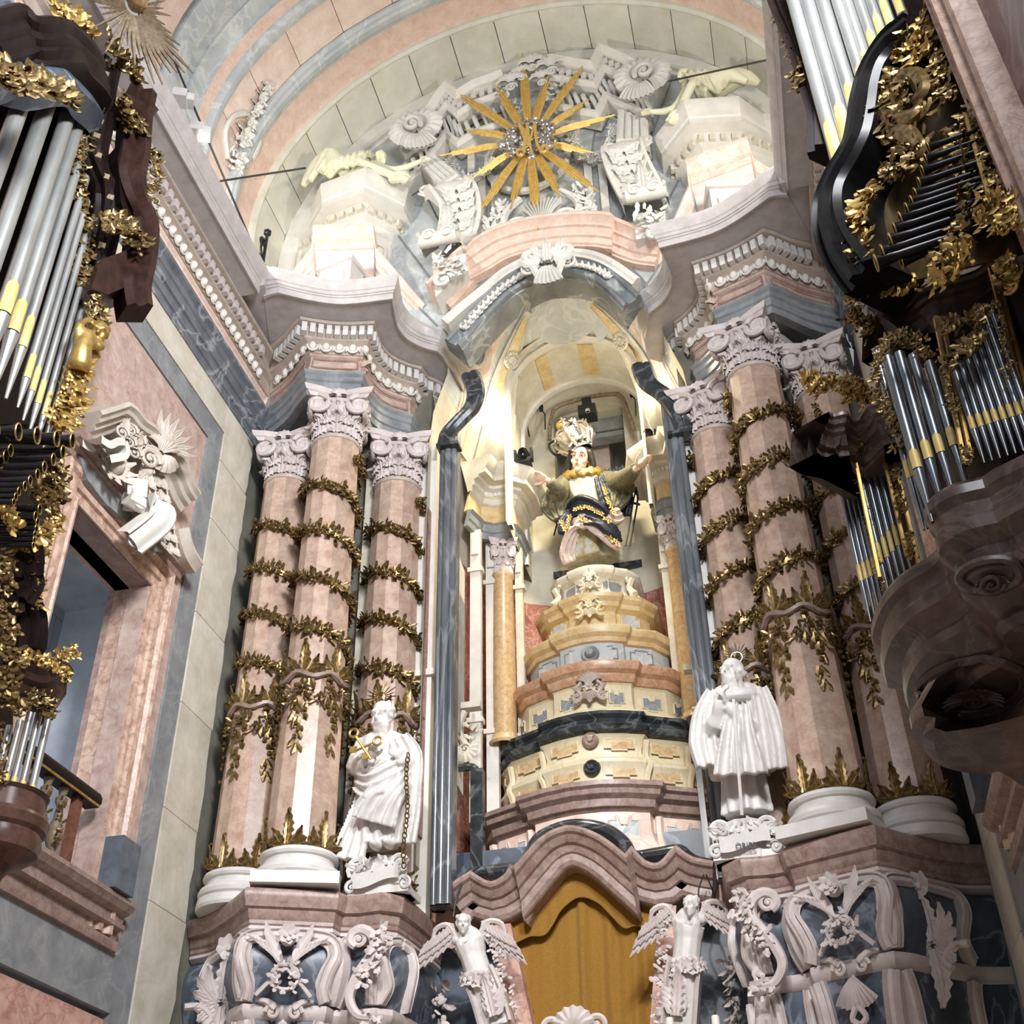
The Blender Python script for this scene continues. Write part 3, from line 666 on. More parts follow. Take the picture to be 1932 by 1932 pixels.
    for q in (-1, 1):
        cm.tube(cr([cp(q*.38, -.36, .02), cp(q*.15, -.12, .07), cp(-q*.12, .12, .06), cp(-q*.30, .36, .04)], 5), [.035]*8+[.02]*8, 5)
        for k in range(7):
            t = k/6; o = cp(-q*(.08+.2*t), .06+.28*t, .06)
            cm.leaf(o, e*(-q*(.6+.5*t))+ZU*(.9-.5*t), nn, .34, .085, .9, 1, 0, 4); cm.leaf(o, e*(-q*.2)+ZU, nn, .32, .08, .9, 1, 0, 4)
    wr = [cp(.19*cos(a), -.12+.17*sin(a), .1) for a in [2*pi*i/14 for i in range(15)]]
    cm.tube(wr, .03, 5); cm.foliage(wr, lambda i: nn, .12, 3, r_, .1)
    cm.ball(cp(0, .42, .08), (.13, .1, .12), 8, 6); cm.flower(cp(0, .45, .16), nn, .16, 7, r_); cm.flower(cp(0.02, .43, .2), nn, .1, 5, r_)
    cm.build('carved_palms', 'lilac', P)
    # shell with scrolls hanging from the middle moulding
    cm = M(); c0 = bodypt(.5, 5.5, s, .35)
    cm.shell(cp(0, .12, .02), -e, -ZU, nn, .42, 9, -.75, .75, .15)
    for q in (-1, 1): cm.volute(cp(q*.16, .2, .04), e*q, ZU, .11, 1.5, .3); cm.tube(cr([cp(q*.12, .24, .05), cp(q*.25, .34, .03), cp(q*.4, .36, .0)], 4), [.05, .06, .06, .05, .05, .04, .04, .03, .02], 6)
    for q in (-1, 1): cm.tube(cr([cp(q*.02, -.28, .05), cp(q*.09, -.42, .05), cp(-q*.07, -.56, .05), cp(q*.07, -.7, .05), cp(0, -.85, .05)], 4), .04, 6)
    cm.shell(cp(0, -.95, .03), e, ZU, nn, .18, 7, -1.4, 1.4, .4); cm.build('hanging_shell', 'lilac', P)
    # tall S scroll in front of the inner corner
    cm = M(); c0 = bodypt(.35, 6.3, s, .35, 9, 11)
    e = V((s*-1, .15, 0)).normalized(); nn = V((s*-.25, -1, 0)).normalized()
    sp = [cp(-.26, .30, .05), cp(-.34, .38, .05), cp(-.30, .50, .05), cp(-.16, .54, .06), cp(.0, .42, .08), cp(-.0, .2, .08), cp(-.2, -.1, .08), cp(-.3, -.4, .06), cp(-.18, -.62, .06), cp(0, -.66, .06)]
    sp = cr(sp, 5); cm.tube(sp, [.05+.035*sin(pi*i/len(sp)) for i in range(len(sp))], 7)
    cm.volute(cp(-.22, .40, .06), -e, ZU, .14, 1.6, .3); cm.foliage([cp(.0, .5, .1), cp(.18, .42, .1), cp(.12, .2, .1), cp(-.02, -.0, .1), cp(-.18, -.2, .1)], lambda i: nn, .24, 7, r_, .1)
    cm.foliage([cp(-.1, -.6, .06), cp(.1, -.75, .04)], lambda i: nn, .22, 8, r_, .1)
    cm.build('scroll_ornament', 'lilac', P)
    # acanthus drop on the concave outer flank
    cm = M(); c0 = bodypt(.5, 6.0, s, .35, 1, 4); e = V((.72, -.69*-s*-1, 0)).normalized(); nn = V((s*-.69, -.72, 0)).normalized()
    e = V((-nn.y, nn.x, 0))
    cm.flower(cp(0, .72, .1), nn, .2, 7, r_); cm.leaf(cp(0, .0, .08), ZU, nn, .62, .26, .5, 5, 0)
    for q in (-1, 1):
        for a_, L_ in ((.45, .55), (.85, .5), (1.3, .42), (1.9, .4), (2.4, .42)):
            cm.leaf(cp(q*.05, -.05, .08), ZU*cos(a_)+e*(q*sin(a_)), nn, L_, .2, .9, 4, 0)
        cm.tube(cr([cp(q*.5, -.14, .05), cp(q*.28, -.12, .08), cp(q*.12, -.25, .08), cp(q*.2, -.38, .08)], 5), .05, 6)
    cm.leaf(cp(0, -.1, .08), -ZU, nn, .75, .34, .6, 5, 0); cm.build('acanthus_drop', 'lilac', P)
    cm = M(); c0 = bodypt(.75, 5.6, s, .4, 11, 14); nn = V((s*-1, -.4, 0)).normalized(); e = V((0, 1, 0))
    cm.foliage([cp(0, .9, .1), cp(0.05, .5, .15), cp(0, .1, .15), cp(0, -.4, .1)], lambda i: nn, .3, 9, r_, .1); cm.build('flank_foliage', 'lilac', P)
# ================================================================== APSE BEHIND THE ALTAR
AC = .15
ap = struct('wall_apse')
def dome(phi, h, dr=0):
    """phi 0..pi from left to right round the back; h metres above the spring line (negative: wall)"""
    zs = 18.7; r = 1.0
    if h > 0: a = min(h/2.55, 1); r = sqrt(max(0, 1-a*a))
    k = 1-dr/2.3; c, q = cos(phi), sin(phi)
    f = 0 if h > 0 else min(1, -h/1.3)                       # the walls below are squarer than the dome
    if f > 0:
        z = (abs(c)**3+abs(q)**3)**(-1/3); r *= 1+(z-1)*f; k *= 1+.16*f
    return V((AC-2.3*r*k*c, 17.9+3.7*r*k*q*(1+.03*f), zs+h*(k if h > 0 else 1)))
HS = [-10.5, -7, -4, -2, -1, -.3, 0]+[2.55*sin(pi/2*i/14) for i in range(1, 15)]
m = M(); mw = M(); NP = 40
for i in range(NP):
    for j in range(len(HS)-1):
        q = [dome(pi*i/NP, HS[j]), dome(pi*(i+1)/NP, HS[j]), dome(pi*(i+1)/NP, HS[j+1]), dome(pi*i/NP, HS[j+1])]
        c = sum(q, V())/4
        if c.y > 19.7 and abs(c.x-.2) < 1.5 and c.z < 19.5+sqrt(max(0, 1.5**2-(c.x-.2)**2)) and c.z > 15.9: continue
        (m if HS[j] >= -.3 else mw).add(q[::-1], [(0, 1, 2, 3)])
m.build('dome_slab', 'grey_pale', ap); mw.build('apse_plaster', 'plaster', ap)
M().grid([[dome(pi*i/NP, h, .03) for h in (-10, -6, -3.4)] for i in range(NP+1)]).build('red_dado', 'red', ap)
def rib(p0, w, h0, h1, dr, mk, nm):
    rows = []
    for k in range(17):
        h = h0+(h1-h0)*k/16; ww = w*(1 if h < 0 else sqrt(max(.05, 1-(h/2.6)**2)))
        rows.append([dome(p0-ww, h, -.02), dome(p0-ww, h, dr), dome(p0+ww, h, dr), dome(p0+ww, h, -.02)])
    M().grid(rows).build(nm, mk, ap, .5)
for p0 in (.68, pi-.68):
    rib(p0, .17, -.9, 2.35, .05, 'cream', 'rib'); rib(p0, .10, -.7, 2.3, .065, 'yellow', 'rib_panel'); rib(p0, .19, -.95, -.8, .09, 'cream', 'rib_moulding')
    for q in (-1, 1): M().tube([dome(p0+q*.105*(1 if h < 0 else sqrt(max(.05, 1-(h/2.6)**2))), h, .07) for h in [-.7+3.0*i/16 for i in range(17)]], .018, 4).build('rib_bead', 'cream', ap)
    c = dome(p0, 1.72, .09); m = M(); m.lathe([(.0, .04), (.08, .05), (.1, .02), (.2, .05), (.22, .0)], 16)
    for i in range(12): m.ball((.16*cos(pi*i/6), .16*sin(pi*i/6), .03), .035, 5, 4)
    nrm = (V((AC, 18.5, 19.3))-c).normalized(); m.xf(Matrix.Translation(c) @ nrm.to_track_quat('Z', 'Y').to_matrix().to_4x4()); m.build('rosette', 'cream', ap)
for q in (1, -1):
    f_ = lambda p: p if q > 0 else pi-p
    rib(f_(.43), .055, -.9, 2.2, .04, 'pink_pale', 'field_band'); rib(f_(.30), .075, -.9, .55, .03, 'pink_pale', 'field_panel'); rib(f_(.30), .05, -.85, .4, .05, 'grey_pale', 'field_inset')
    c = dome(f_(.25), 1.26, .05); m = M(); m.lathe([(.0, .02), (.27, .02)], 24); nrm = (V((AC, 18.0, 19.2))-c).normalized(); X_ = Matrix.Translation(c) @ nrm.to_track_quat('Z', 'Y').to_matrix().to_4x4(); m.xf(X_); m.build('round_medallion', 'grey', ap)
    m = M(); m.lathe([(.27, .0), (.27, .05), (.31, .07), (.35, .05), (.38, .02), (.38, 0)], 24); m.xf(X_); m.build('medallion_ring', 'ivory', ap)
    m = M(); m.lathe([(.38, .0), (.38, .03), (.56, .03), (.56, .0)], 24); m.xf(X_); m.build('medallion_surround', 'pink_pale', ap)
# barrel lunette over the rear window
def lun(R, y, k, n=20, zb=15.9): return [(.2-R, y, zb)]+[(.2-R*cos(pi*i/n), y, 19.5+R*sin(pi*i/n)) for i in range(n+1)]+[(.2+R, y, zb)]
M().grid([lun(1.52, 19.55, 0), lun(1.52, 22.4, 0)]).build('lunette_barrel', 'cream', ap)
for k, (y0, y1, mk) in enumerate(((19.75, 19.95, 'ivory'), (21.3, 21.42, 'ivory'))):
    M().grid([lun(1.52, y0, 0), lun(1.44, y0, 0), lun(1.44, y1, 0), lun(1.52, y1, 0)]).build('lunette_rim', mk, ap, .5)
for a, b in ((.95, 1.15), (1.65, 1.9)):
    M().grid([[(.2-1.505*cos(t), y, 19.5+1.505*sin(t)) for y in (20.1, 21.2)] for t in (a, (a+b)/2, b)]).build('yellow_block', 'yellow', ap)
m = M(); zt, zb_ = 20.75, 16.2                    # rear wall with the window opening behind the statue
wl, wr = -.72, 1.02
for x0, x1, z0, z1 in ((-1.4, wl, 15.5, 21.1), (wr, 1.75, 15.5, 21.1), (wl, wr, zt, 21.1), (wl, wr, 15.5, zb_)):
    m.box(((x0+x1)/2, 22.45, (z0+z1)/2), (x1-x0, .3, z1-z0))
m.build('rear_plaster', 'plaster', ap, 0)
m = M(); m.box((.15, 24.4, 19.2), (2.6, .2, 7)); m.box((-1.0, 23.4, 19.2), (.2, 2, 7)); m.box((1.35, 23.4, 19.2), (.2, 2, 7)); m.box((.15, 23.4, 22.5), (2.6, 2, .2)); m.build('rear_chamber', 'plaster', ap, 0)
m = M(); m.box((.15, 22.62, 20.6), (1.7, .1, .5)); m.box((.15, 22.7, 20.2), (1.74, .3, .14)); m.build('grey_lintel', 'grey', ap, 0)
m = M(); m.box((.25, 23.6, 20.9), (.55, 1.0, 3.4)); m.build('hanging_board', 'stone', ap, 0)
M().box((.15, 22.3, 16.1), (2.0, .25, .16)).build('black_sill', 'black', ap, 0)
# ================================================================== ARCH OVER THE OPENING
A = thing('archway', 'arched pediment of pink marble over the altar opening, dark inner arch with white bellflowers', 'arch')
def up_path(px, y): return [at(a, b, y) for a, b in px]
pinkp = cr(up_path([(812, 560), (832, 540), (856, 510), (884, 486)], 17.15), 3)+up_path([(890, 492)], 17.15)+cr(up_path([(900, 478), (940, 455), (1000, 437), (1070, 427), (1130, 426), (1158, 429)], 17.0), 4)+cr(up_path([(1166, 437), (1190, 447), (1220, 458), (1252, 462)], 17.15), 4)
prof = [(0, -.2), (0, .42), (.05, .44), (.09, .42), (.12, .34), (.2, .26), (.24, .26), (.26, .2), (.36, .12), (.4, .12), (.42, .06), (.56, .05), (.58, 0), (.62, 0), (.62, -.2)]
M().sweep(pinkp, prof, (0, -1, 0)).build('pink_pediment', 'pink_salmon', A, .45)
arc = cr(up_path([(838, 612), (868, 585), (905, 555), (950, 518), (1000, 492), (1040, 482), (1100, 481), (1150, 497), (1205, 535)], 17.15), 5)
M().sweep(arc, [(-.06, -.2), (-.06, .12), (.0, .16), (.06, .14), (.1, .1), (.16, .1), (.16, -.2)], (0, -1, 0)).build('white_arch', 'ivory', A, .45)
arc2 = cr(up_path([(848, 650), (862, 634), (900, 592), (945, 548), (1000, 515), (1040, 503), (1100, 503), (1150, 520), (1203, 568)], 17.2), 5)
M().sweep(arc2, [(-.1, -.2), (-.1, .1), (-.04, .16), (.0, .12), (.02, .06), (.2, .05), (.22, .1), (.27, .14), (.32, .1), (.33, .0), (.36, -.02), (.36, -.6)], (0, -1, 0)).build('black_arch', 'grey_arch', A, .45)
bell = M()
for i in range(5): bell.leaf((0, 0, 0), (cos(1.257*i), sin(1.257*i)*.6, .9), (0, -1, 0), .15, .1, 1.3, 1, 0, 3)
bell.ball((0, -.03, .02), .055, 6, 4); bell = bell.mesh('bellflower', 'ivory')
for p, t in along(arc2[6:-4], .155, .05):
    if 965 < 0: pass
    q = p+V((-t.z*0, -.1, 0))-V((t.z, 0, -t.x))*-.0+V((t.z, 0, -t.x)).normalized()*.12
    if abs(q.x-.25) > .5: link('bellflower', bell, A, q)
kc = at(1035, 505, 16.7); m = M(); g = 1.55
m.shell(kc+V((0, 0, .02))*g, (1, 0, 0), (0, 0, 1), (0, -1, 0), .34*g, 9, -1.3, 1.3, .3)
for q in (-1, 1):
    m.volute(kc+V((q*.26, -.02, .02))*g, (-q, 0, 0), (0, 0, 1), .13*g); m.tube(cr([kc+V((q*.2, -.05, .3))*g, kc+V((q*.32, -.06, .22))*g, kc+V((q*.2, -.06, .0))*g, kc+V((q*.1, -.05, -.3))*g], 4), .05*g, 6)
    m.leaf(kc+V((q*.05, -.08, .1))*g, (q*.6, 0, 1), (0, -1, 0), .34*g, .16*g, .9, 3, 0); m.leaf(kc+V((q*.1, -.08, .0))*g, (q, 0, .3), (0, -1, 0), .3*g, .16*g, .9, 3, 0)
m.shell(kc+V((0, -.06, -.02))*g, (1, 0, 0), (0, 0, -1), (0, -1, 0), .36*g, 7, -.6, .6, .3); m.leaf(kc+V((0, -.1, 0))*g, (0, 0, 1), (0, -1, 0), .42*g, .2*g, .8, 4, 0); m.build('keystone_shell', 'stucco', A)
# ================================================================== STEPPED THRONE
T = thing('stepped_throne', 'tall stepped marble throne in tapering tiers under the painted statue', 'throne')
TX, TYC = .2, 21.6
def plan(w, yf):
    h = [(-w, TYC+.6), (-w, yf+.62*w), (-.80*w, yf+.30*w), (-.46*w, yf+.12*w), (-.445*w, yf+.03*w), (-.28*w, yf-.04*w), (-.1*w, yf-.085*w)]
    return [(TX+x, y, 0) for x, y in h]+[(TX-x, y, 0) for x, y in h[::-1]]
def tier(w, yf, prof, nm, mk, sm=.5): return M().sweep(plan(w, yf), prof).build(nm, mk, T, sm)
def onf(w, yf, u, z, off=0):
    """point on the front of a tier: u in -1..1 across the width"""
    P = plan(w, yf)[1:-1]; x = TX+u*w
    for a, b in zip(P, P[1:]):
        if a[0] <= x <= b[0] and b[0]-a[0] > 1e-5:
            t = (x-a[0])/(b[0]-a[0]); d = V((b[0]-a[0], b[1]-a[1], 0)).normalized(); n = V((d.y, -d.x, 0)); return V((x, a[1]+(b[1]-a[1])*t, z))+n*off, d, n
    return V((x, yf, z)), X0.copy(), FR.copy()
def rframe(w, yf, u0, u1, z0, z1, off, mk, fill=None, r=.022, wavy=0, par=None):
    c = (u0+u1)/2; k = (u1-u0)/2; q = min(.25*(u1-u0), .06); zz = (z1-z0)*.16
    L = [(u0+q, z0), (u1-q, z0), (u1-q, z0+zz), (u1, z0+zz), (u1, z1-zz), (u1-q, z1-zz), (u1-q, z1)]+([(c+k*.4, z1), (c+k*.2, z1-zz*wavy), (c-k*.2, z1-zz*wavy), (c-k*.4, z1)] if wavy else [])+[(u0+q, z1), (u0+q, z1-zz), (u0, z1-zz), (u0, z0+zz), (u0+q, z0+zz)]
    pts = [onf(w, yf, u, z, off(z) if callable(off) else off)[0] for u, z in L]
    o = M().tube(pts, r, 5, closed=True).build('panel_frame', mk, T)
    if fill:
        m = M(); c0 = sum(pts, V())/len(pts); d, n = onf(w, yf, c, z0)[1:]
        m.cap([p+n*.004 for p in pts]); f = m.build('panel_field', fill, T, 0)
    return o
def cartouche(c, d, n, S, mk, nm='cartouche', seed=1):
    m = M(); r_ = random.Random(seed); z = ZU
    m.shell(c+z*S*.15, d, z, n, S*.52, 9, -1.2, 1.2, .35); m.shell(c-z*S*.05+n*.03, d, -z, n, S*.42, 7, -1.0, 1.0, .35)
    for q in (-1, 1):
        m.volute(c+d*(q*S*.42)+z*S*.05, d*-q, z, S*.17, 1.5, .3); m.volute(c+d*(q*S*.5)-z*S*.45, d*-q, -z, S*.15, 1.5, .3)
        m.tube(cr([c+d*(q*S*.3)+z*S*.25+n*.04, c+d*(q*S*.48)+z*S*.0+n*.03, c+d*(q*S*.3)-z*S*.3+n*.05, c+d*(q*S*.45)-z*S*.5+n*.02], 4), S*.07, 6)
        for k in range(3): m.leaf(c+d*(q*S*.3)-z*S*(.1+.15*k)+n*.05, d*q+z*(.4-.5*k), n, S*.42, S*.2, 1.2, 3, 0)
    m.leaf(c+n*.06, z, n, S*.75, S*.25, .7, 4, 0); m.leaf(c-z*S*.1+n*.06, -z, n, S*.6, S*.3, .8, 4, 0); m.flower(c+n*.1, n, S*.2, 6, r_); m.build(nm, mk, T)
# tier of mottled panels under a pink moulding
w, y = 2.2, 18.98
tier(w, y, [(.16, 8.25), (.16, 8.45), (.06, 8.6), (0, 8.8), (0, 9.1), (.04, 9.14)], 'base_tier', 'pink_pale')
tier(w, y, [(0, 9.1), (.08, 9.16), (.12, 9.16), (.14, 9.28), (.24, 9.34), (.26, 9.42), (.32, 9.46), (.32, 9.54), (.05, 9.6)], 'base_cornice', 'brown_pink')
for u0, u1 in ((-.78, -.54), (-.36, -.14), (.14, .36), (.54, .78)): rframe(w, y, u0, u1, 8.52, 9.02, .03, 'pink_pale', 'grey_pale', .02, 2)
for u in (-.84, -.49, .49, .84):
    m = M(); m.tube(cr([onf(w, y, u, z, o)[0] for z, o in ((8.4, .2), (8.6, .08), (8.85, .03), (9.08, .05))], 3), .075, 6); m.build('bracket', 'pink_pale', T)
# yellow tier in two bands
w, y = 1.92, 19.6
tier(w, y, [(.10, 9.55), (.1, 9.66), (.02, 9.75), (.0, 9.95), (.05, 10.15), (.1, 10.24), (.1, 10.3), (.02, 10.36), (.0, 10.5), (.06, 10.7), (.12, 10.76), (.0, 10.8)], 'rosette_tier', 'yellow_pale')
for z0, z1 in ((9.98, 10.22), (10.48, 10.72)):
    for u0, u1 in ((-.76, -.52), (-.38, -.12), (.12, .38), (.52, .76), (-.95, -.86), (.86, .95)): rframe(w, y, u0, u1, z0, z1, .045, 'yellow_pale', 'ochre_marble', .018)
for u in (-.82, -.45, .45, .82): M().tube(cr([onf(w, y, u, z, o)[0] for z, o in ((9.7, .08), (9.9, .04), (10.1, .08), (10.24, .13), (10.4, .06), (10.7, .1))], 3), .06, 6).build('bracket', 'yellow_pale', T)
for z, mk, r in ((10.16, 'black', .15), (10.68, 'brown_pink', .15)):
    p, d, n = onf(w, y, 0.0, z, .06); m = M(); m.lathe([(0, .07), (r*.3, .07), (r*.4, .03), (r*.6, .05), (r*.75, .06), (r, .03), (r*1.05, 0)], 20); m.xf(Matrix.Translation(p) @ n.to_track_quat('Z', 'Y').to_matrix().to_4x4()); m.build('rosette', mk, T)
tier(1.88, 19.6, [(0, 10.8), (.16, 10.84), (.2, 10.92), (.12, 11.0), (.08, 11.08), (.16, 11.14), (.16, 11.2), (.02, 11.26), (-.1, 11.3)], 'black_band', 'black')
# cream tier with small windows
w, y = 1.66, 19.9
tier(w, y, [(.12, 11.25), (.16, 11.32), (.12, 11.4), (.02, 11.46), (0, 11.6), (0, 11.95), (.03, 12.0)], 'window_tier', 'yellow_pale')
tier(w, y, [(0, 11.98), (.06, 12.0), (.1, 12.06), (.12, 12.14), (.2, 12.2), (.24, 12.3), (.24, 12.36), (-.05, 12.42)], 'pink_cornice', 'ochre_marble2')
for u0, u1 in ((-.74, -.54), (.54, .74), (-.94, -.86), (.86, .94), (-.36, -.2), (.2, .36)): rframe(w, y, u0, u1, 11.52, 11.82, .02, 'yellow_pale', 'grey', .02, 2)
p, d, n = onf(w, y, 0, 11.85, .1); cartouche(p, d, n, .5, 'stone', 'cartouche', 3)
# grey panelled tier
w, y = 1.4, 20.15
tier(w, y, [(.06, 12.4), (.06, 12.5), (0, 12.55), (0, 13.0), (.03, 13.03)], 'grey_tier', 'grey_pale')
tier(w, y, [(0, 13.0), (.06, 13.02), (.09, 13.1), (.17, 13.16), (.2, 13.25), (.2, 13.32), (.1, 13.36), (-.05, 13.4)], 'yellow_cornice', 'yellow')
for u0, u1 in ((-.8, -.52), (-.36, .36), (.52, .8)): rframe(w, y, u0, u1, 12.6, 12.92, .02, 'grey', 'grey_pale', .018)
p, d, n = onf(w, y, 0, 12.76, .03); m = M(); m.lathe([(.0, .12), (.06, .11), (.1, .06), (.1, .02), (.16, .03), (.18, 0)], 18); m.xf(Matrix.Translation(p) @ n.to_track_quat('Z', 'Y').to_matrix().to_4x4()); m.build('boss', 'grey', T)
# concave yellow tier
w, y = 1.1, 20.5
tier(w, y, [(.1, 13.38), (.14, 13.46), (.06, 13.54), (-.02, 13.62), (-.02, 13.95), (.03, 14.0), (.08, 14.03), (.1, 14.12), (.18, 14.2), (.2, 14.28), (-.1, 14.34)], 'concave_tier', 'yellow')
for u0, u1 in ((-.82, -.52), (.52, .82)): rframe(w, y, u0, u1, 13.64, 13.92, .0, 'yellow_pale', 'grey_pale', .018)
p, d, n = onf(w, y, 0, 14.0, .1); cartouche(p, d, n, .45, 'yellow_pale', 'cartouche', 5)
# white top pedestal
w, y = .8, 20.8
tier(w, y, [(.24, 14.3), (.26, 14.36), (.12, 14.44), (.03, 14.55), (0, 14.7), (0, 14.92), (.04, 14.96), (.12, 15.0), (.16, 15.08), (.16, 15.16), (.08, 15.22), (-.5, 15.24)], 'top_pedestal', 'cream')
for u0, u1 in ((-.74, -.28), (.28, .74)): rframe(w, y, u0, u1, 14.62, 14.88, .012, 'cream', 'grey', .016)
for u in (-.88, .88):
    p, d, n = onf(w, y, u*.95, 14.6, .1); m = M(); m.volute(p+ZU*.35, d, ZU, .12, 1.4, .35, 6); m.volute(p-ZU*.05+n*.1, d, -ZU, .14, 1.4, .35, 6); m.tube(cr([p+ZU*.35+n*.1, p+ZU*.15, p-ZU*.05+n*.14], 4), .07, 6); m.build('corner_scroll', 'cream', T)
p, d, n = onf(w, y, 0, 14.8, .12); cartouche(p, d, n, .36, 'cream', 'cartouche', 7)
# ================================================================== CURTAINED OPENING BELOW THE THRONE
K = thing('altar_portal', 'wavy pink marble surround with black moulding round the ochre curtain', 'portal')
kp = cr(up_path([(850, 1692), (875, 1672), (898, 1658)], 18.3), 3)+cr(up_path([(906, 1664), (935, 1678), (962, 1664), (972, 1646)], 18.3), 3)+cr(up_path([(980, 1650), (1000, 1626), (1028, 1596), (1060, 1578), (1092, 1574), (1130, 1587), (1160, 1606), (1186, 1628)], 18.2), 4)+cr(up_path([(1198, 1613), (1222, 1638), (1248, 1643), (1272, 1618)], 18.3), 3)+cr(up_path([(1280, 1611), (1310, 1632), (1350, 1640)], 18.3), 3)
M().sweep(kp, [(-.02, -.3), (-.02, .34), (.03, .36), (.07, .34), (.1, .28), (.18, .22), (.2, .2), (.22, .14), (.32, .10), (.34, .06), (.44, .06), (.5, .02), (.52, -.02), (.52, -.4)], (0, -1, 0)).build('wavy_moulding', 'brown_pink', K, .45)
bp = cr(up_path([(835, 1700), (862, 1672), (886, 1646), (905, 1640), (984, 1630)], 18.65), 3)+cr(up_path([(988, 1622), (1010, 1580), (1055, 1556), (1100, 1550), (1150, 1560), (1186, 1586), (1200, 1612)], 18.55), 4)+cr(up_path([(1204, 1610), (1245, 1603), (1285, 1598), (1312, 1618), (1345, 1626)], 18.65), 3)
M().sweep(bp, [(-.02, -.3), (-.02, .08), (.02, .16), (.08, .2), (.15, .19), (.2, .12), (.24, .05), (.24, -.3)], (0, -1, 0)).build('black_moulding', 'black', K, .6)
M().prism([at(a, b, 18.62) for a, b in ((886, 1690), (905, 1650), (985, 1640), (1000, 1700), (960, 1720))], (0, .2, 0)).build('grey_filler', 'grey', K, 0)
M().prism([at(a, b, 18.62) for a, b in ((1190, 1690), (1195, 1625), (1290, 1612), (1310, 1680), (1250, 1700))], (0, .2, 0)).build('grey_filler', 'grey', K, 0)
for q in (((926, 1745), (963, 1742), (1010, 1960), (970, 1960)), ((1243, 1712), (1276, 1708), (1262, 1960), (1224, 1960))):
    M().prism([at(a, b, 18.35) for a, b in q], (0, .5, 0)).build('pink_jamb', 'pink', K, 0)
M().box((0, 19.3, 6.2), (5.3, .2, 5.2)).build('blue_slab', 'blue', struct('trim_4'), 0)
for q in (((812, 1680), (832, 1672), (858, 1700), (862, 1725), (815, 1722)), ((800, 1715), (860, 1700), (900, 1740), (905, 1775), (850, 1790)), ((1338, 1640), (1360, 1640), (1368, 1700), (1345, 1720))):
    M().prism([at(a, b, 18.7) for a, b in q], (0, .3, 0)).build('pink_filler', 'pink', K, 0)
c1 = cr([at(a, b, 18.5) for a, b in ((820, 1655), (838, 1650), (850, 1680), (875, 1700))], 4); M().tube(c1, [.11]*len(c1), 8).build('black_scroll', 'black', K)
C = thing('curtain', 'ochre yellow curtain with scalloped valance hanging inside the wavy frame', 'curtain')
def cur_top(x):
    P = [(-1.45, 7.55), (-.85, 7.5), (-.62, 7.78), (-.33, 8.1), (.05, 8.22), (.42, 8.05), (.66, 7.7), (.86, 7.45), (1.5, 7.5)]
    for (a, za), (b, zb) in zip(P, P[1:]):
        if a <= x <= b: return za+(zb-za)*(x-a)/(b-a)
    return 7.5
r_ = random.Random(4)
for side, xa, xb in ((0, -1.25, -.02), (1, -.06, 1.3)):
    rows = []
    for i in range(37):
        x = xa+(xb-xa)*i/36; row = []
        for j in range(31):
            t = j/30; z = cur_top(x)+.1-(cur_top(x)+.1-4.9)*t
            f = (.03 if side else .010)*sin(x*17+side)+(.018 if side else .006)*sin(x*31+t*3)+(.05 if side else .02)*sin(x*9+1+t*1.2)*(t**.5)
            if side: f += .022*sin(z*26+x*6)*exp(-((x+.0)/.14)**2)
            f += .03*exp(-((x+.03)/.03)**2)
            row.append((x-.06*t*(1 if side == 0 else 1)*0, 18.66-f, z))
        rows.append(row)
    M().grid(rows).build('curtain_panel', 'curtain', C, 1.5)
M().tube([at(1092, 1692, 18.6), at(1102, 1800, 18.58), at(1110, 1940, 18.58)], .012, 5).build('seam_cord', 'curtain', C)
val = [at(a, b, 18.5) for a, b in ((955, 1785), (970, 1780), (1000, 1766), (1026, 1764), (1042, 1745), (1060, 1715), (1093, 1692), (1128, 1702), (1155, 1728), (1178, 1750), (1202, 1746), (1250, 1756))]
val = cr(val, 4); rows = []
for i, p in enumerate(val):
    zt = cur_top(p.x)+.12; rows.append([(p.x, 18.52-.012*sin(i*1.3)*k, p.z+(zt-p.z)*(1-k)) for k in (0, .3, .6, .85, 1)])
M().grid(rows).build('valance', 'curtain', C, 1.5); M().tube([p+V((0, -.01, 0)) for p in val], .016, 5).build('valance_cord', 'curtain', C)
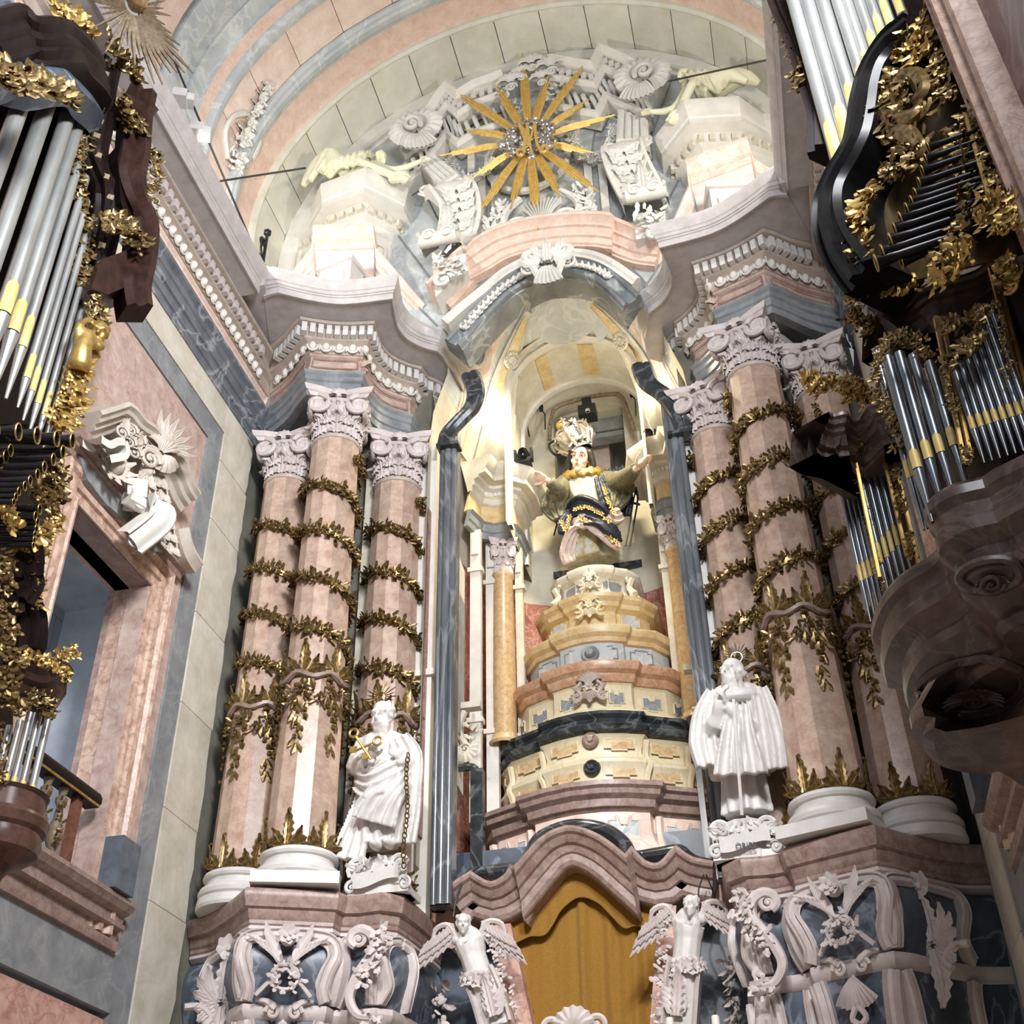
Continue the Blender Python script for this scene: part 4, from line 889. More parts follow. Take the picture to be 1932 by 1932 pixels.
# ================================================================== SIDE PILASTERS, COLUMNS AND ENTABLATURE OF THE APSE
for s in (-1, 1):
    w = side_word(s); SX = AC+.05
    t = thing('apse_column', 'slim mottled ochre column in the apse on the %s of the stepped throne' % w, 'column', (SX+s*1.84, 20.55, 11.3), 'apse columns')
    M().lathe([(.3, 0), (.32, .06), (.28, .12), (.26, .2)], 20).build('base', 'ochre_marble', t)
    M().lathe([(.235, .2), (.235, 1.4), (.21, 3.8), (.24, 3.84), (.24, 3.88), (.2, 3.9)], 20).build('shaft', 'ochre_marble', t)
    b = capital(t, 3.86, -s*.3); b.scale = (.47, .47, .78)
    E = thing('apse_entablature', 'small cream entablature in the apse, %s of the painted statue, holding a stage light' % w, 'entablature', (0, 0, 0), 'apse entablatures')
    pl = [(2.75, 19.3), (2.2, 20.0), (1.95, 20.05), (2.12, 20.25), (1.55, 20.5), (1.5, 21.2)]
    pl = [(SX+s*1.0*x, y, 0) for x, y in ((2.35, 19.6), (2.2, 20.15), (2.08, 20.22), (1.98, 20.3), (1.72, 20.3), (1.56, 20.42), (1.5, 20.7), (1.5, 21.4))]
    if s > 0: pl = pl[::-1]
    def sw(prof, nm, mk): M().sweep(pl, prof).build(nm, mk, E, .5)
    sw([(-.1, 15.95), (.0, 15.95), (.02, 16.1), (.05, 16.12), (.07, 16.28), (.12, 16.32), (0, 16.36)], 'architrave', 'grey')
    sw([(-.1, 16.34), (0, 16.34), (0, 16.8), (.05, 16.84)], 'frieze', 'yellow')
    sw([(0, 16.8), (.06, 16.84), (.1, 16.95), (.14, 16.98), (.14, 17.1), (.24, 17.14), (.26, 17.2), (.42, 17.22), (.42, 17.34), (.46, 17.38), (.54, 17.52), (.56, 17.58), (.56, 17.64), (-.2, 17.68)], 'corona', 'cream')
    de = M().box((0, 0, 0), (.05, .07, .1)).mesh('dentil', 'ivory', 0)
    for p, tt in along([V(q)+V((0, -.14, 17.04)) for q in pl[1:-1]], .085, .03): link('dentil', de, E, p, atan2(tt.y, tt.x))
    # flat pilasters and the niche panel on the flank
    fl = struct('trim_%d' % (5 if s < 0 else 6))
    for x, y, d_, mk in ((2.26, 19.95, .22, 'ivory'), (2.06, 20.5, .24, 'ivory'), (1.55, 20.85, .16, 'cream')):
        m = M(); m.box((SX+s*x, y, 12.8), (d_, .14, 6.4)); m.box((SX+s*x, y-.02, 15.0), (d_+.1, .18, .1)); m.box((SX+s*x, y-.02, 11.6), (d_+.1, .18, .1)); m.box((SX+s*x, y-.05, 15.6), (d_*.6, .16, .5)); m.build('flat_pilaster', mk, fl, 0)
    c = V((SX+s*2.42, 19.2, 12.4)); ex = V((.02*s, .32, 0))
    m = M(); m.obox(c, ex*1.25, V((.04, 0, 0)), V((0, 0, 2.4))); m.build('flank_slab', 'ivory', fl, 0)
    m = M(); m.obox(c+V((-s*.03, 0, 0)), ex*.85, V((.04, 0, 0)), V((0, 0, 1.55))); m.build('flank_frame', 'pink', fl, 0)
    m = M(); m.obox(c+V((-s*.05, 0, 0)), ex*.65, V((.04, 0, 0)), V((0, 0, 1.45))); m.build('flank_panel', 'grey', fl, 0)
    c = at(878, 1415, 19.2) if s < 0 else V((SX+2.1, 19.2, 10.9)); m = M()
    m.shell(c, (1, 0, 0), (0, 0, -1), (0, -1, 0), .24, 9, -2, 2, .3); m.volute(c+V((0, -.05, 0)), (1, 0, 0), (0, 0, 1), .12); m.tube(cr([c+V((0, 0, .1)), c+V((-.12, -.03, .4)), c+V((-.02, -.03, .75))], 4), [.07]*9, 6)
    m.foliage([c+V((.12, 0, .1)), c+V((.2, 0, .35)), c+V((.05, 0, .6))], lambda i: FR, .16, 6, rng); m.box(c+V((0, 0, .85)), (.6, .2, .12)); m.build('shell_console', 'cream', fl)
    m = M(); m.tube(cr([c+V((-.3, 0, -.1)), c+V((-.2, 0, -.32)), c+V((.1, 0, -.34)), c+V((.2, 0, -.4))], 4), .07, 6); m.box(c+V((.22, .05, -1.6)), (.22, .2, 2.4)); m.box(c+V((-.25, .05, -1.6)), (.1, .2, 2.4)); m.build('black_door_frame', 'black', fl)
# ================================================================== TYMPANUM ORNAMENT
TP = thing('pediment', 'white broken pediment with dentils and flutes high on the grey tympanum', 'pediment')
def pth(px, y): return [at(a, b, y) for a, b in px]
UPF = (0, -1, 0)
lp = pth([(760, 262), (800, 236), (822, 200), (845, 170), (868, 188), (896, 170), (925, 160), (950, 150)], 16.95)
rp = pth([(1040, 122), (1062, 124), (1092, 130), (1118, 134), (1134, 101), (1160, 112), (1185, 122), (1215, 140)], 16.95)
for p in (lp, rp):
    M().sweep(p, [(-.02, -.3), (-.02, .3), (.03, .32), (.1, .26), (.16, .2), (.2, .2), (.2, .1), (.34, .1), (.36, -.3)], UPF).build('raking_cornice', 'ivory', TP, .45)
    q = [a+V((0, -.0, -.62)) for a in p]
    M().sweep(q, [(-.02, -.3), (-.02, .16), (.05, .18), (.1, .12), (.16, .1), (.16, -.3)], UPF).build('lower_moulding', 'ivory', TP, .45)
    de = M().box((0, 0, 0), (.12, .12, .2)).mesh('dentil', 'white', 0)
    for a, t in along([c+V((0, -.12, -.46)) for c in p], .21, .08): link('dentil', de, TP, a)
    fl = M()
    fl.tube(cr([(0, 0, 0), (.02, -.16, -.25), (.1, -.1, -.55), (.12, 0, -.75)], 4), [.06]*13, 6); flm_ = fl.mesh('flute', 'stucco')
    for a, t in along([c+V((0, .12, -.9)) for c in p], .24, .1): link('flute', flm_, TP, a)
    r2 = [a+V((0, 0, -1.75)) for a in p]
    M().sweep(r2, [(-.04, -.3), (-.04, .14), (.06, .16), (.12, .06), (.12, -.3)], UPF).build('lower_moulding', 'ivory', TP, .45)
for x, y0, y1 in ((905, 330, 455), (930, 340, 450), (1108, 300, 435), (1135, 290, 440), (1000, 290, 350), (885, 250, 330), (1082, 210, 300)):
    a, b = at(x, y0, 17.2), at(x+12, y1, 17.2); M().box(((a.x+b.x)/2, 17.2, (a.z+b.z)/2), (.17, .22, abs(a.z-b.z))).build('pilaster_strip', 'ivory', TP, 0)
m = M(); a = at(995, 300, 17.15); m.tube([a+V((.95*cos(t), 0, 1.1*sin(t))) for t in [2*pi*i/28 for i in range(28)]], .09, 6, closed=True); m.build('oval_frame', 'ivory', TP)
r_ = random.Random(21); m = M()
for q, dx in ((-1, -42), (1, 42)):
    m.volute(at(1010+dx*1.2, 245, 17.0), (q, 0, 0), (0, 0, 1), .3, 1.5, .25)
m.build('scroll_pair', 'stucco', TP)
# crest of shells at the crown of the pediment, fountain of scrolls at its foot
m = M()
for a, b, R in ((965, 158, .36), (1040, 128, .4), (1003, 122, .34), (985, 140, .3), (1022, 150, .3)):
    m.shell(at(a, b, 16.8), (1, 0, 0), (0, 0, 1), FR, R, 7, -1.6, 1.6, .4); m.volute(at(a, b+6, 16.7), (1, 0, 0), (0, 0, 1), R*.4)
m.foliage(pth([(940, 175), (960, 190), (975, 210), (985, 225)], 16.9), lambda i: FR, .3, 7, r_, .1); m.foliage(pth([(1062, 150), (1050, 175), (1040, 200)], 16.9), lambda i: FR, .3, 7, r_, .1)
tag(m.build('shell_crest', 'stucco'), 'white shell crest at the very top of the tympanum, behind the sunburst rays', 'ornament')
m = M()
for q in (-1, 1):
    c = at(1022, 415, 16.9)
    m.tube(cr([c+V((q*.2, 0, -.3)), c+V((q*.75, -.05, -.15)), c+V((q*.8, -.05, .35)), c+V((q*.45, -.05, .75))], 6), .09, 6)
    m.volute(c+V((q*.55, -.1, -.15)), (-q, 0, 0), (0, 0, 1), .26, 1.5, .25); m.volute(c+V((q*.95, -.1, -.2)), (q, 0, 0), (0, 0, 1), .22, 1.5, .25)
    m.foliage([c+V((q*1.0, 0, -.35)), c+V((q*1.1, 0, .1)), c+V((q*.95, 0, .5)), c+V((q*.8, 0, .75))], lambda i: FR, .32, 7, r_, .1)
c = at(1025, 440, 16.85); m.shell(c, (1, 0, 0), (0, 0, 1), FR, .95, 11, -.5, .5, .18)
tag(m.build('shell_fountain', 'stucco'), 'white cluster of scrolls and shells on top of the pink arch, below the sunburst', 'ornament')
for s, c0, lab in ((-1, (786, 245), 'left'), (1, (1213, 148), 'right')):
    c = at(*c0, 16.7); m = M()
    m.shell(c+V((0, .0, 0)), (1, 0, 0), (0, 0, 1), FR, .64, 17, -2.75*1.0, 2.75, .28, .3)
    m.volute(c+V((.05*s, -.22, -.02)), (-s, 0, -.6), (-.3*s, 0, 1), .27, 1.6, .26, 6); m.shell(c+V((s*-.05, -.1, -.3)), (1, 0, 0), (.25*-s, 0, -1), FR, .62, 9, -.75, .75, .3)
    tag(m.build('shell_volute', 'stucco'), 'large ribbed white shell volute at the %s end of the high pediment' % lab, 'ornament', 'shell volutes of the tympanum')
# tall scroll consoles
for s, blk, body, base in ((-1, [(793, 316), (818, 292), (866, 330), (832, 354)], [(835, 352), (852, 365), (870, 385), (873, 410), (862, 440), (845, 462), (838, 480)], [(815, 492), (878, 478), (880, 505), (822, 560)]),
                           (1, [(1166, 206), (1222, 226), (1224, 266), (1162, 268)], [(1185, 272), (1178, 290), (1182, 315), (1195, 340), (1210, 362), (1220, 385), (1222, 398)], [(1195, 402), (1255, 400), (1258, 440), (1200, 452)])):
    t = thing('scroll_console', 'tall white S-shaped scroll console %s of the golden sunburst' % side_word(s), 'console', (0, 0, 0), 'scroll consoles of the tympanum')
    q = pth(blk, 16.75); m = M(); m.prism(q, (0, .5, 0)); m.build('cap_block', 'ivory', t, 0)
    e = (q[1]-q[0]); f = (q[3]-q[0]); m = M()
    for k in range(4): m.tube([q[0]+e*(.14+.24*k)+V((0, -.03, 0))+f*.08, q[3]+(q[2]-q[3])*(.14+.24*k)+V((0, -.03, 0))-f*.08], .075, 6)
    m.build('cap_flutes', 'stucco', t)
    ctr = pth(body, 16.9); hs = [.1, -.25, -.28, -.15, .0, -.1, -.2]; ctr = cr([p+V((0, h, 0)) for p, h in zip(ctr, hs)], 4)
    m = M(); ribbon(m, ctr, .95, RP, (1, 0, 0)); m.build('scroll_band', 'ivory', t, .6)
    m = M()
    for k in range(5):
        p = ctr[len(ctr)*2//3-k*2]+V((0, -.1, 0)); m.leaf(p, (.9*(-1)**k, 0, .5), FR, .42, .3, 1.2, 3, 0); m.leaf(p, (-.9*(-1)**k, 0, .3), FR, .42, .3, 1.2, 3, 0)
    m.leaf(ctr[-6]+V((0, -.14, 0)), (0, 0, 1), FR, .9, .4, .8, 6, 0); m.build('scroll_leaf', 'stucco', t)
    p = ctr[-1]+V((0, -.2, .08)); m = M(); m.tube([p+V((-.4, 0, 0)), p+V((.4, 0, 0))], .17, 10)
    for k in (-1, 1): m.volute(p+V((k*.42, 0, 0)), (0, -1, 0), (0, 0, 1), .19, 1.5, .25); m.volute(p+V((k*.2, -.16, 0)), (1, 0, 0), (0, 0, 1), .16)
    m.build('foot_volute', 'ivory', t)
    for k in (-1, 1):
        m = M(); m.volute(ctr[0]+V((k*.42, -.12, -.02)), (-k, 0, 0), (0, 0, 1), .15, 1.4, .3); m.leaf(ctr[0]+V((k*.2, -.15, -.1)), (k, 0, -.4), FR, .4, .25, 1.2, 3, 0); m.build('head_volute', 'ivory', t)
    q = pth(base, 16.75); m = M(); m.prism(q, (0, .55, 0)); m.build('base_block', 'ivory', t, 0)
    c = sum(q, V())/4+V((0, -.1, 0)); m = M(); m.foliage([c+V((-.3, 0, .2)), c+V((.1, 0, .1)), c+V((.3, 0, -.1)), c+V((0, 0, -.35))], lambda i: FR, .36, 7, r_, .1); m.volute(c+V((.1*s, -.05, -.45)), (1, 0, 0), (0, 0, 1), .24, 1.5, .28); m.build('base_foliage', 'stucco', t)
for s, g in ((-1, [(848, 300), (862, 325), (885, 342), (905, 335), (925, 318), (938, 300)]), (1, [(1075, 252), (1085, 275), (1105, 300), (1130, 298), (1150, 270), (1158, 240)])):
    m = M(); p = cr(pth(g, 17.0), 4); m.tube(p, .05, 5); m.foliage(p, lambda i: FR, .2, 7, r_, .35)
    tag(m.build('flower_garland', 'stucco'), 'white flower garland hanging in front of the grey tympanum, %s of the sunburst' % side_word(s), 'garland', 'tympanum garlands')
# ---- polygonal shrine blocks with a reclining figure on each, and the bright attic below
AI = [(5.85, 17.4), (5.35, 17.3), (4.62, 16.88), (3.86, 16.72), (3.35, 17.25), (3.3, 17.6)]
AO = [(5.8, 17.0), (5.2, 16.75), (4.73, 16.18), (3.57, 15.98), (2.84, 16.78), (2.8, 17.4)]
for s in (-1, 1):
    w = side_word(s)
    t = thing('shrine_block', 'cream polygonal block with dentilled cornice above the %s entablature' % w, 'block', (0, 0, 0), 'tympanum shrine blocks')
    def lo(prof, nm, mk, I=AI, O=AO, par=t, sm=.4):
        rows = [[(s*(a[0]+(c[0]-a[0])*q), a[1]+(c[1]-a[1])*q, z) for q, z in prof] for a, c in zip(I, O)]
        if s > 0: rows = [r[::-1] for r in rows]
        return M().grid(rows).build(nm, mk, par, sm)
    lo([(.0, 19.4), (.0, 22.35), (.06, 22.4)], 'body', 'ivory'); lo([(.05, 22.4), (.12, 22.44), (.16, 22.6), (.34, 22.66), (.34, 22.86), (.5, 22.92)], 'bed_mould', 'ivory')
    lo([(.4, 22.9), (.8, 22.94), (.8, 23.1), (.85, 23.14), (.88, 23.26), (.96, 23.38), (1, 23.5), (1, 23.6), (.3, 23.62), (-.6, 23.65)], 'corona', 'ivory')
    de = M().box((0, 0, 0), (.12, .14, .18)).mesh('dentil', 'cream', 0)
    for p, q in along([V((s*(a[0]+(c[0]-a[0])*.38), a[1]+(c[1]-a[1])*.38, 22.78)) for a, c in zip(AI, AO)], .235, .1): link('dentil', de, t, p, atan2(q.y, q.x))
    for i in range(1, 4):
        a, b = V((s*AI[i][0], AI[i][1], 0)), V((s*AI[i+1][0], AI[i+1][1], 0)); e = b-a; n = V((e.y, -e.x, 0)).normalized(); n = n if n.y < 0 else -n
        pts = [a+e*u+ZU*z+n*.03 for u, z in ((.18, 20.1), (.82, 20.1), (.82, 22.1), (.18, 22.1))]; M().tube(pts, .05, 5, closed=True).build('panel_frame', 'ivory', t)
        m = M(); c = (a+b)/2+ZU*21.0+n*.05; d = e.normalized(); k_ = e.length
        m.leaf(c-ZU*.6, ZU, n, 1.3, .4*k_, .3, 6, 0)
        for k in range(4):
            for q in (-1, 1): m.leaf(c-ZU*(.6-.28*k), ZU*.8+d*q, n, .42*k_+.1, .2, 1.1, 3, 0)
        m.build('panel_leaf', 'stucco', t)
    B = thing('attic', 'brightly lit stepped white and pink attic on top of the %s entablature' % w, 'attic', (0, 0, 0), 'stepped attics')
    I2 = [(5.6, 16.9), (4.75, 16.8), (4.72, 16.7), (3.55, 16.95), (3.55, 17.15), (2.9, 17.6)]
    O2 = [(5.6, 16.3), (4.78, 16.2), (4.72, 16.02), (3.42, 16.3), (3.4, 16.5), (2.5, 17.25)]
    ht = lambda i, z: z
    def at2(prof, nm, mk, sc_):
        rows = []
        for i, (a, c) in enumerate(zip(I2, O2)):
            k = sc_[i]; rows.append([(s*(a[0]+(c[0]-a[0])*q), a[1]+(c[1]-a[1])*q, 19.48+(z-19.48)*k) for q, z in prof])
        # soften the flank between the high block and the low ends
        if s > 0: rows = [r[::-1] for r in rows]
        return M().grid(rows).build(nm, mk, B, .4)
    K_ = [.35, .8, 1, 1, .78, .3]
    at2([(.75, 19.4), (.75, 19.75), (.6, 19.8), (.55, 19.95), (.3, 20.0), (.2, 20.15), (.2, 20.6), (.28, 20.64), (.3, 20.74)], 'stage', 'white', K_)
    at2([(.3, 20.74), (.24, 20.8), (.24, 21.0), (.3, 21.04)], 'stage_band', 'pink_salmon', K_)
    at2([(.3, 21.04), (.42, 21.1), (.42, 21.24), (.5, 21.28), (.52, 21.40), (.62, 21.46)], 'stage_moulding', 'white', K_)
    at2([(.5, 21.44), (.66, 21.48), (.7, 21.62), (.84, 21.66), (.9, 21.8), (1, 21.9), (1, 22.02), (.2, 22.06), (-.4, 22.08)], 'stage_cornice', 'pink_pale', K_)
    a = V((s*4.12, 16.2, 0)); m = M(); m.box((s*4.12, 16.45, 20.1), (.78, .5, 1.3), -s*-.2); m.box((s*4.12, 16.42, 20.8), (.9, .6, .1), s*.2); m.box((s*4.12, 16.16, 20.05), (.4, .1, .8), s*.2); m.build('front_block', 'white', B, 0)
# ---- golden sunburst with monogram
S = thing('sunburst', 'golden sixteen-ray sunburst with gilded monogram on silver cloud before the tympanum', 'sunburst')
sy = 16.75; c = at(999, 266, sy); rays = [(985, 100), (1035, 140), (1105, 118), (1110, 188), (1160, 217), (1120, 288), (1130, 362), (1058, 372), (1015, 432), (964, 392), (898, 408), (890, 337), (830, 294), (877, 245), (860, 173), (937, 163)]
for px in rays:
    e = at(*px, sy); d = e-c; L = d.length; d.normalize(); w = d.cross(FR); m = M(); a0 = .5
    for k, (o, f, l0) in enumerate(((-.09, .72, .0), (-.055, .86, 0), (0, 1, 0), (.055, .88, 0), (.09, .7, 0))):
        b = c+d*a0+w*o*.55; t = c+d*(L*f)+w*o*(1.0 if abs(o) > .01 else 0)
        m.tube([b, b.lerp(t, .5)+FR*.03, t], [.03, .042, .022], 4)
    m.build('ray', 'gold_bright', S, .5)
m = M(); r_ = random.Random(2)
for i in range(46):
    a = r_.random()*6.283; q = .62*sqrt(r_.random()); m.ball(c+V((q*cos(a), -.08*r_.random()+.02, q*sin(a)*1.08)), r_.uniform(.07, .14), 7, 5)
for i in range(16):
    a = 6.283*i/16; m.volute(c+V((.5*cos(a), -.12, .54*sin(a))), (cos(a), 0, sin(a)), (-sin(a), 0, cos(a)), .12, 1.3, .3, 5, 12)
m.build('cloud', 'silver', S)
m = M(); mp = lambda L: cr([at(831+x*.2071*1.0, 60+y*.2071, sy-.22) for x, y in L], 5)
for L, r in (([(715, 845), (740, 900), (765, 980), (770, 1060), (745, 1125), (705, 1120), (700, 1080), (725, 1075)], .035), ([(720, 850), (760, 900), (790, 990), (800, 1040)], .035), ([(790, 835), (800, 930), (815, 1020), (830, 1105)], .035), ([(800, 1040), (830, 940), (850, 860), (862, 830)], .03), ([(862, 830), (865, 930), (885, 1030), (925, 1095), (965, 1085), (965, 1045), (935, 1040), (925, 1065)], .038), ([(770, 985), (830, 985)], .025), ([(790, 835), (775, 950), (745, 1080)], .025)):
    m.tube(mp(L), r, 6)
m.build('monogram', 'gold_bright', S)
# ---- stucco trophy on the left flank of the vault, tie rods and iron brackets
def cyl(px, py, R=RC-.05):
    d = _ray(px, py); a = d.x**2+d.z**2; ox, oz = CAM.x, CAM.z-ZC; b = ox*d.x+oz*d.z; c_ = ox*ox+oz*oz-R*R
    return CAM+d*((-b+sqrt(b*b-a*c_))/a)
m = M(); nv = V((.85, 0, -.5))
for px, R in (((458, 258), .34), ((470, 232), .24), ((482, 205), .24), ((490, 185), .2), ((500, 168), .18), ((450, 300), .28), ((445, 318), .22)):
    p = cyl(*px); m.shell(p, (0, 1, 0), (-.5, 0, .85), nv, R, 7, -1.8, 1.8, .4); m.flower(p+nv*.05, nv, R*.7, 6, r_)
for L in ([(430, 300), (425, 250), (440, 220), (462, 215)], [(475, 300), (488, 270), (482, 240), (470, 225)]):
    m.tube(cr([cyl(*q) for q in L], 4), .06, 6)
m.foliage([cyl(*q) for q in ((435, 320), (440, 280), (465, 240), (485, 200), (505, 160))], lambda i: nv, .26, 9, r_, .1)
tag(m.build('stucco_trophy', 'stucco'), 'white stucco flower trophy on the pink vault at upper left', 'ornament')
def rod(nm, a, b, lab): tag(M().tube([a, b], .022, 6).build(nm, 'iron'), lab, 'rod')
rod('tie_rod', cyl(308, 66), V((-5.55, 14.9, 20.6)), 'long thin iron rod slanting down along the left side of the vault')
rod('tie_rod', ax(413, 342, -5.2), at(576, 317, 16.2), 'short dark iron rod sticking out over the left cornice toward the tympanum')
rod('tie_rod', at(1262, 153, 16.6), ax(1458, 111, 5.2), 'dark iron rod crossing in front of the right reclining figure')
for s, px in ((-1, (500, 470)), (1, (1452, 240))):
    c = ax(*px, s*5.3) if s < 0 else V((5.3, 14.9, 20.4)); m = M()
    m.tube([c+V((0, 0, -.55)), c+V((0, 0, .45))], .035, 6); m.ball(c+V((0, 0, .5)), .09, 6, 5)
    for q, z in ((-1, .05), (1, -.5), (-1, -.45)): m.volute(c+V((0, q*.14, z)), (0, -q, 0), (0, 0, 1), .14, 1.4, .25, 5, 16)
    m.tube(cr([c+V((0, -.2, .15)), c+V((0, -.16, -.2)), c+V((0, 0, -.4))], 4), .025, 5)
    tag(m.build('iron_bracket', 'iron'), 'scrolled black iron bracket standing on the %s cornice' % side_word(s), 'bracket')
for px in ((340, 185), (372, 248)):
    c = ax(*px, -5.55); m = M(); m.box(c, (.25, .3, .22), .4); m.box(c+V((.1, .12, .05)), (.2, .22, .2), .5)
    t = tag(m.build('floodlight', 'white'), 'white floodlight on the left cornice, %s of two' % ('upper' if px[0] < 350 else 'lower'), 'light')
# ================================================================== FIGURES
def rotm(yaw, pitch=0, roll=0): return Matrix.Rotation(yaw, 3, 'Z') @ Matrix.Rotation(roll, 3, 'Y') @ Matrix.Rotation(pitch, 3, 'X')
def head(m, c, R, k=1, beard=0, curls=0, seed=1, neck=True):
    E = tuple(R @ q for q in (X0, X1, ZU)); P = lambda x, y, z: c+R @ (V((x, y, z))*k)
    B = lambda p, r, a=10, b=8: m.ball(P(*p), tuple(q*k for q in (r if isinstance(r, tuple) else (r,)*3)), a, b, E)
    B((0, .005, .03), (.076, .095, .088), 14, 10); B((0, -.03, -.05), (.060, .062, .075), 12, 8); B((0, -.072, -.108), .026)
    m.tube([P(0, -.085, .03), P(0, -.112, -.005), P(0, -.128, -.034)], [.010*k, .013*k, .017*k], 6); B((0, -.118, -.036), (.021, .016, .012))
    for q in (-1, 1):
        m.tube([P(q*.012, -.092, .028), P(q*.036, -.093, .036), P(q*.062, -.072, .022)], [.011*k, .012*k, .009*k], 5)
        B((q*.033, -.080, .008), (.016, .013, .010)); B((q*.042, -.062, -.03), (.026, .024, .028)); B((q*.079, .008, -.005), (.011, .022, .034))
    B((0, -.093, -.064), (.024, .012, .007)); B((0, -.091, -.077), (.020, .012, .008))
    if neck: m.tube([P(0, .015, -.06), P(0, .02, -.15), P(0, .02, -.21)], [.05*k, .05*k, .07*k], 10)
    r_ = random.Random(seed)
    if beard:
        for i in range(60):
            t = r_.random(); a = r_.uniform(-1.25, 1.25); z = -.055-.11*beard*t; rr = (.072-.035*t)
            B((rr*sin(a)*1.05, -.03-rr*cos(a)*.95, z), r_.uniform(.014, .022), 6, 4)
        for q in (-1, 1): m.tube([P(0, -.108, -.055), P(q*.03, -.098, -.062), P(q*.046, -.08, -.085)], [.012*k, .013*k, .008*k], 5)
    if curls:
        for i in range(curls):
            a = r_.uniform(-2.0, 2.0)+pi/2; z = r_.uniform(-.06, .085); q = sqrt(max(0, 1-((z-.02)/.1)**2)); B((.083*q*cos(a), .02+.098*q*sin(a), z+.01), r_.uniform(.016, .026), 6, 4)
def hand(m, w, d, pn, k=1, curl=.35, thumb=1, fr=.0115):
    """wrist, finger direction, palm normal (towards which the fingers curl)"""
    d = V(d).normalized(); pn = V(pn); pn = (pn-d*pn.dot(d)).normalized(); s = d.cross(pn)*thumb
    E = (d, s, pn); m.ball(w+d*.05*k, (.055*k, .042*k, .018*k), 10, 6, E)
    for i, (o, L) in enumerate(((.030, .072), (.010, .082), (-.011, .076), (-.030, .058))):
        p = w+d*.085*k+s*o*k; pts = [w+d*.03*k+s*o*.8*k, p]; a = .12+.05*i
        for q in range(3):
            a += curl*(.6+.25*q); dd = d*cos(a)+pn*sin(a)+s*(o*3.0)*.25; p = p+dd.normalized()*(L*k*(.42, .33, .25)[q]); pts.append(p)
        m.tube(pts, [fr*k*1.05, fr*k*1.05, fr*k, fr*k*.92, fr*k*.75], 7)
    b = w+d*.02*k+s*.03*k; m.tube([b, b+(s*.8+d*.5+pn*.25)*.035*k, b+(s*.9+d*1.1+pn*.6)*.055*k, b+(s*.8+d*1.6+pn*.9)*.064*k], [fr*1.4*k, fr*1.3*k, fr*1.1*k, fr*.8*k], 7)
def rings(m, L, y, folds=9, n=56, amp=.06, dr=.62, seed=0, yoff=None):
    """cloth tube through pixel rings (cx, py, half width in px, fold depth factor)"""
    rows = []; r_ = random.Random(seed); ph = [r_.random()*6.28 for _ in range(3)]
    D = cr([(a, b, c) for a, b, c, *_ in L], 5); A = cr([(q[3] if len(q) > 3 else 1, q[4] if len(q) > 4 else 0, 0) for q in L], 5)
    for (cx, py, hw), (am, yo, _) in zip(D, A):
        c = at(cx, py, y+yo); r = (at(cx+hw, py, y+yo)-c).length; row = []
        for j in range(n):
            t = 2*pi*j/n; f = 1+am*amp*(cos(folds*t+ph[0]+c.z*1.1)+.6*cos((folds-4)*t+ph[1]-c.z*2.0)+.45*cos((folds+5)*t+ph[2]+c.z*.6))
            row.append(c+V((r*f*cos(t), r*dr*f*sin(t), 0)))
        rows.append(row)
    m.grid(rows, cu=True); m.cap(rows[0]); m.cap(rows[-1], True)
def cloth(m, pts, w, th, n=10, wav=.0, seed=0, side=None):
    """hanging strip of cloth with thickness along points"""
    P = cr(pts, 5); r_ = random.Random(seed); ph = r_.random()*6; top, bot = [], []
    for i, p in enumerate(P):
        t = (P[min(i+1, len(P)-1)]-P[max(i-1, 0)]).normalized(); a = V(side or (1, 0, 0)); a = (a-t*a.dot(t)).normalized(); nn = a.cross(t); nn = nn if nn.y < 0 else -nn
        f = i/(len(P)-1); k = len(w)-1; g = f*k; j = min(int(g), k-1); ww = w[j]+(w[j+1]-w[j])*(g-j)
        r1 = [p+a*(ww*(q/n-.5))+nn*(wav*sin(q*1.9+ph+f*2)) for q in range(n+1)]; top.append([q+nn*th for q in r1]); bot.append([q-nn*th for q in r1])
    rows = [a+b[::-1] for a, b in zip(top, bot)]; m.grid(rows, cu=True); m.cap(rows[0]); m.cap(rows[-1], True)
def base_block(m, c, r_, w=.62):
    m.lathe([(0, .0), (w*.98, .0), (w, .1), (w*.86, .16), (w*.82, .24), (w*.66, .42), (w*.72, .56), (w*.62, .62), (0, .64)], 8, c, a0=pi/8, a1=2*pi+pi/8, sy=.75)
def halo(par, c, R, n, mk, nm='halo', tilt=.3):
    m = M()
    for i in range(n):
        a = -.35+(pi+.7)*i/(n-1); d = V((cos(a), tilt*sin(a)*.4, sin(a))); L = R*(1 if i % 2 else .8); m.tube([c+d*R*.3, c+d*L*.75, c+d*L], [.014, .02, .006], 4, flat=.5)
    m.tube([c+V((R*.3*cos(t), 0, R*.3*sin(t))) for t in [2*pi*i/14 for i in range(14)]], .009, 5, closed=True); m.build(nm, mk, par)
r_ = random.Random(33); SY = 17.0
# ---- saint with keys on the left
st = thing('saint_statue', 'white marble saint with bald brow and beard holding keys, on the left pedestal', 'statue')
m = M(); K = 1.55
hc = at(722, 1350, SY-.22); head(m, hc, rotm(-.12, .3), 2.1, 1, 46, 4)
rings(m, [(722, 1382, 20, .2), (721, 1396, 42, .5), (722, 1425, 48, .8), (722, 1465, 50, 1), (722, 1505, 50, 1), (716, 1545, 48, 1.1), (712, 1578, 46, 1.2), (712, 1598, 47, 1.3)], SY, 9, 60, .055, .66, 3)
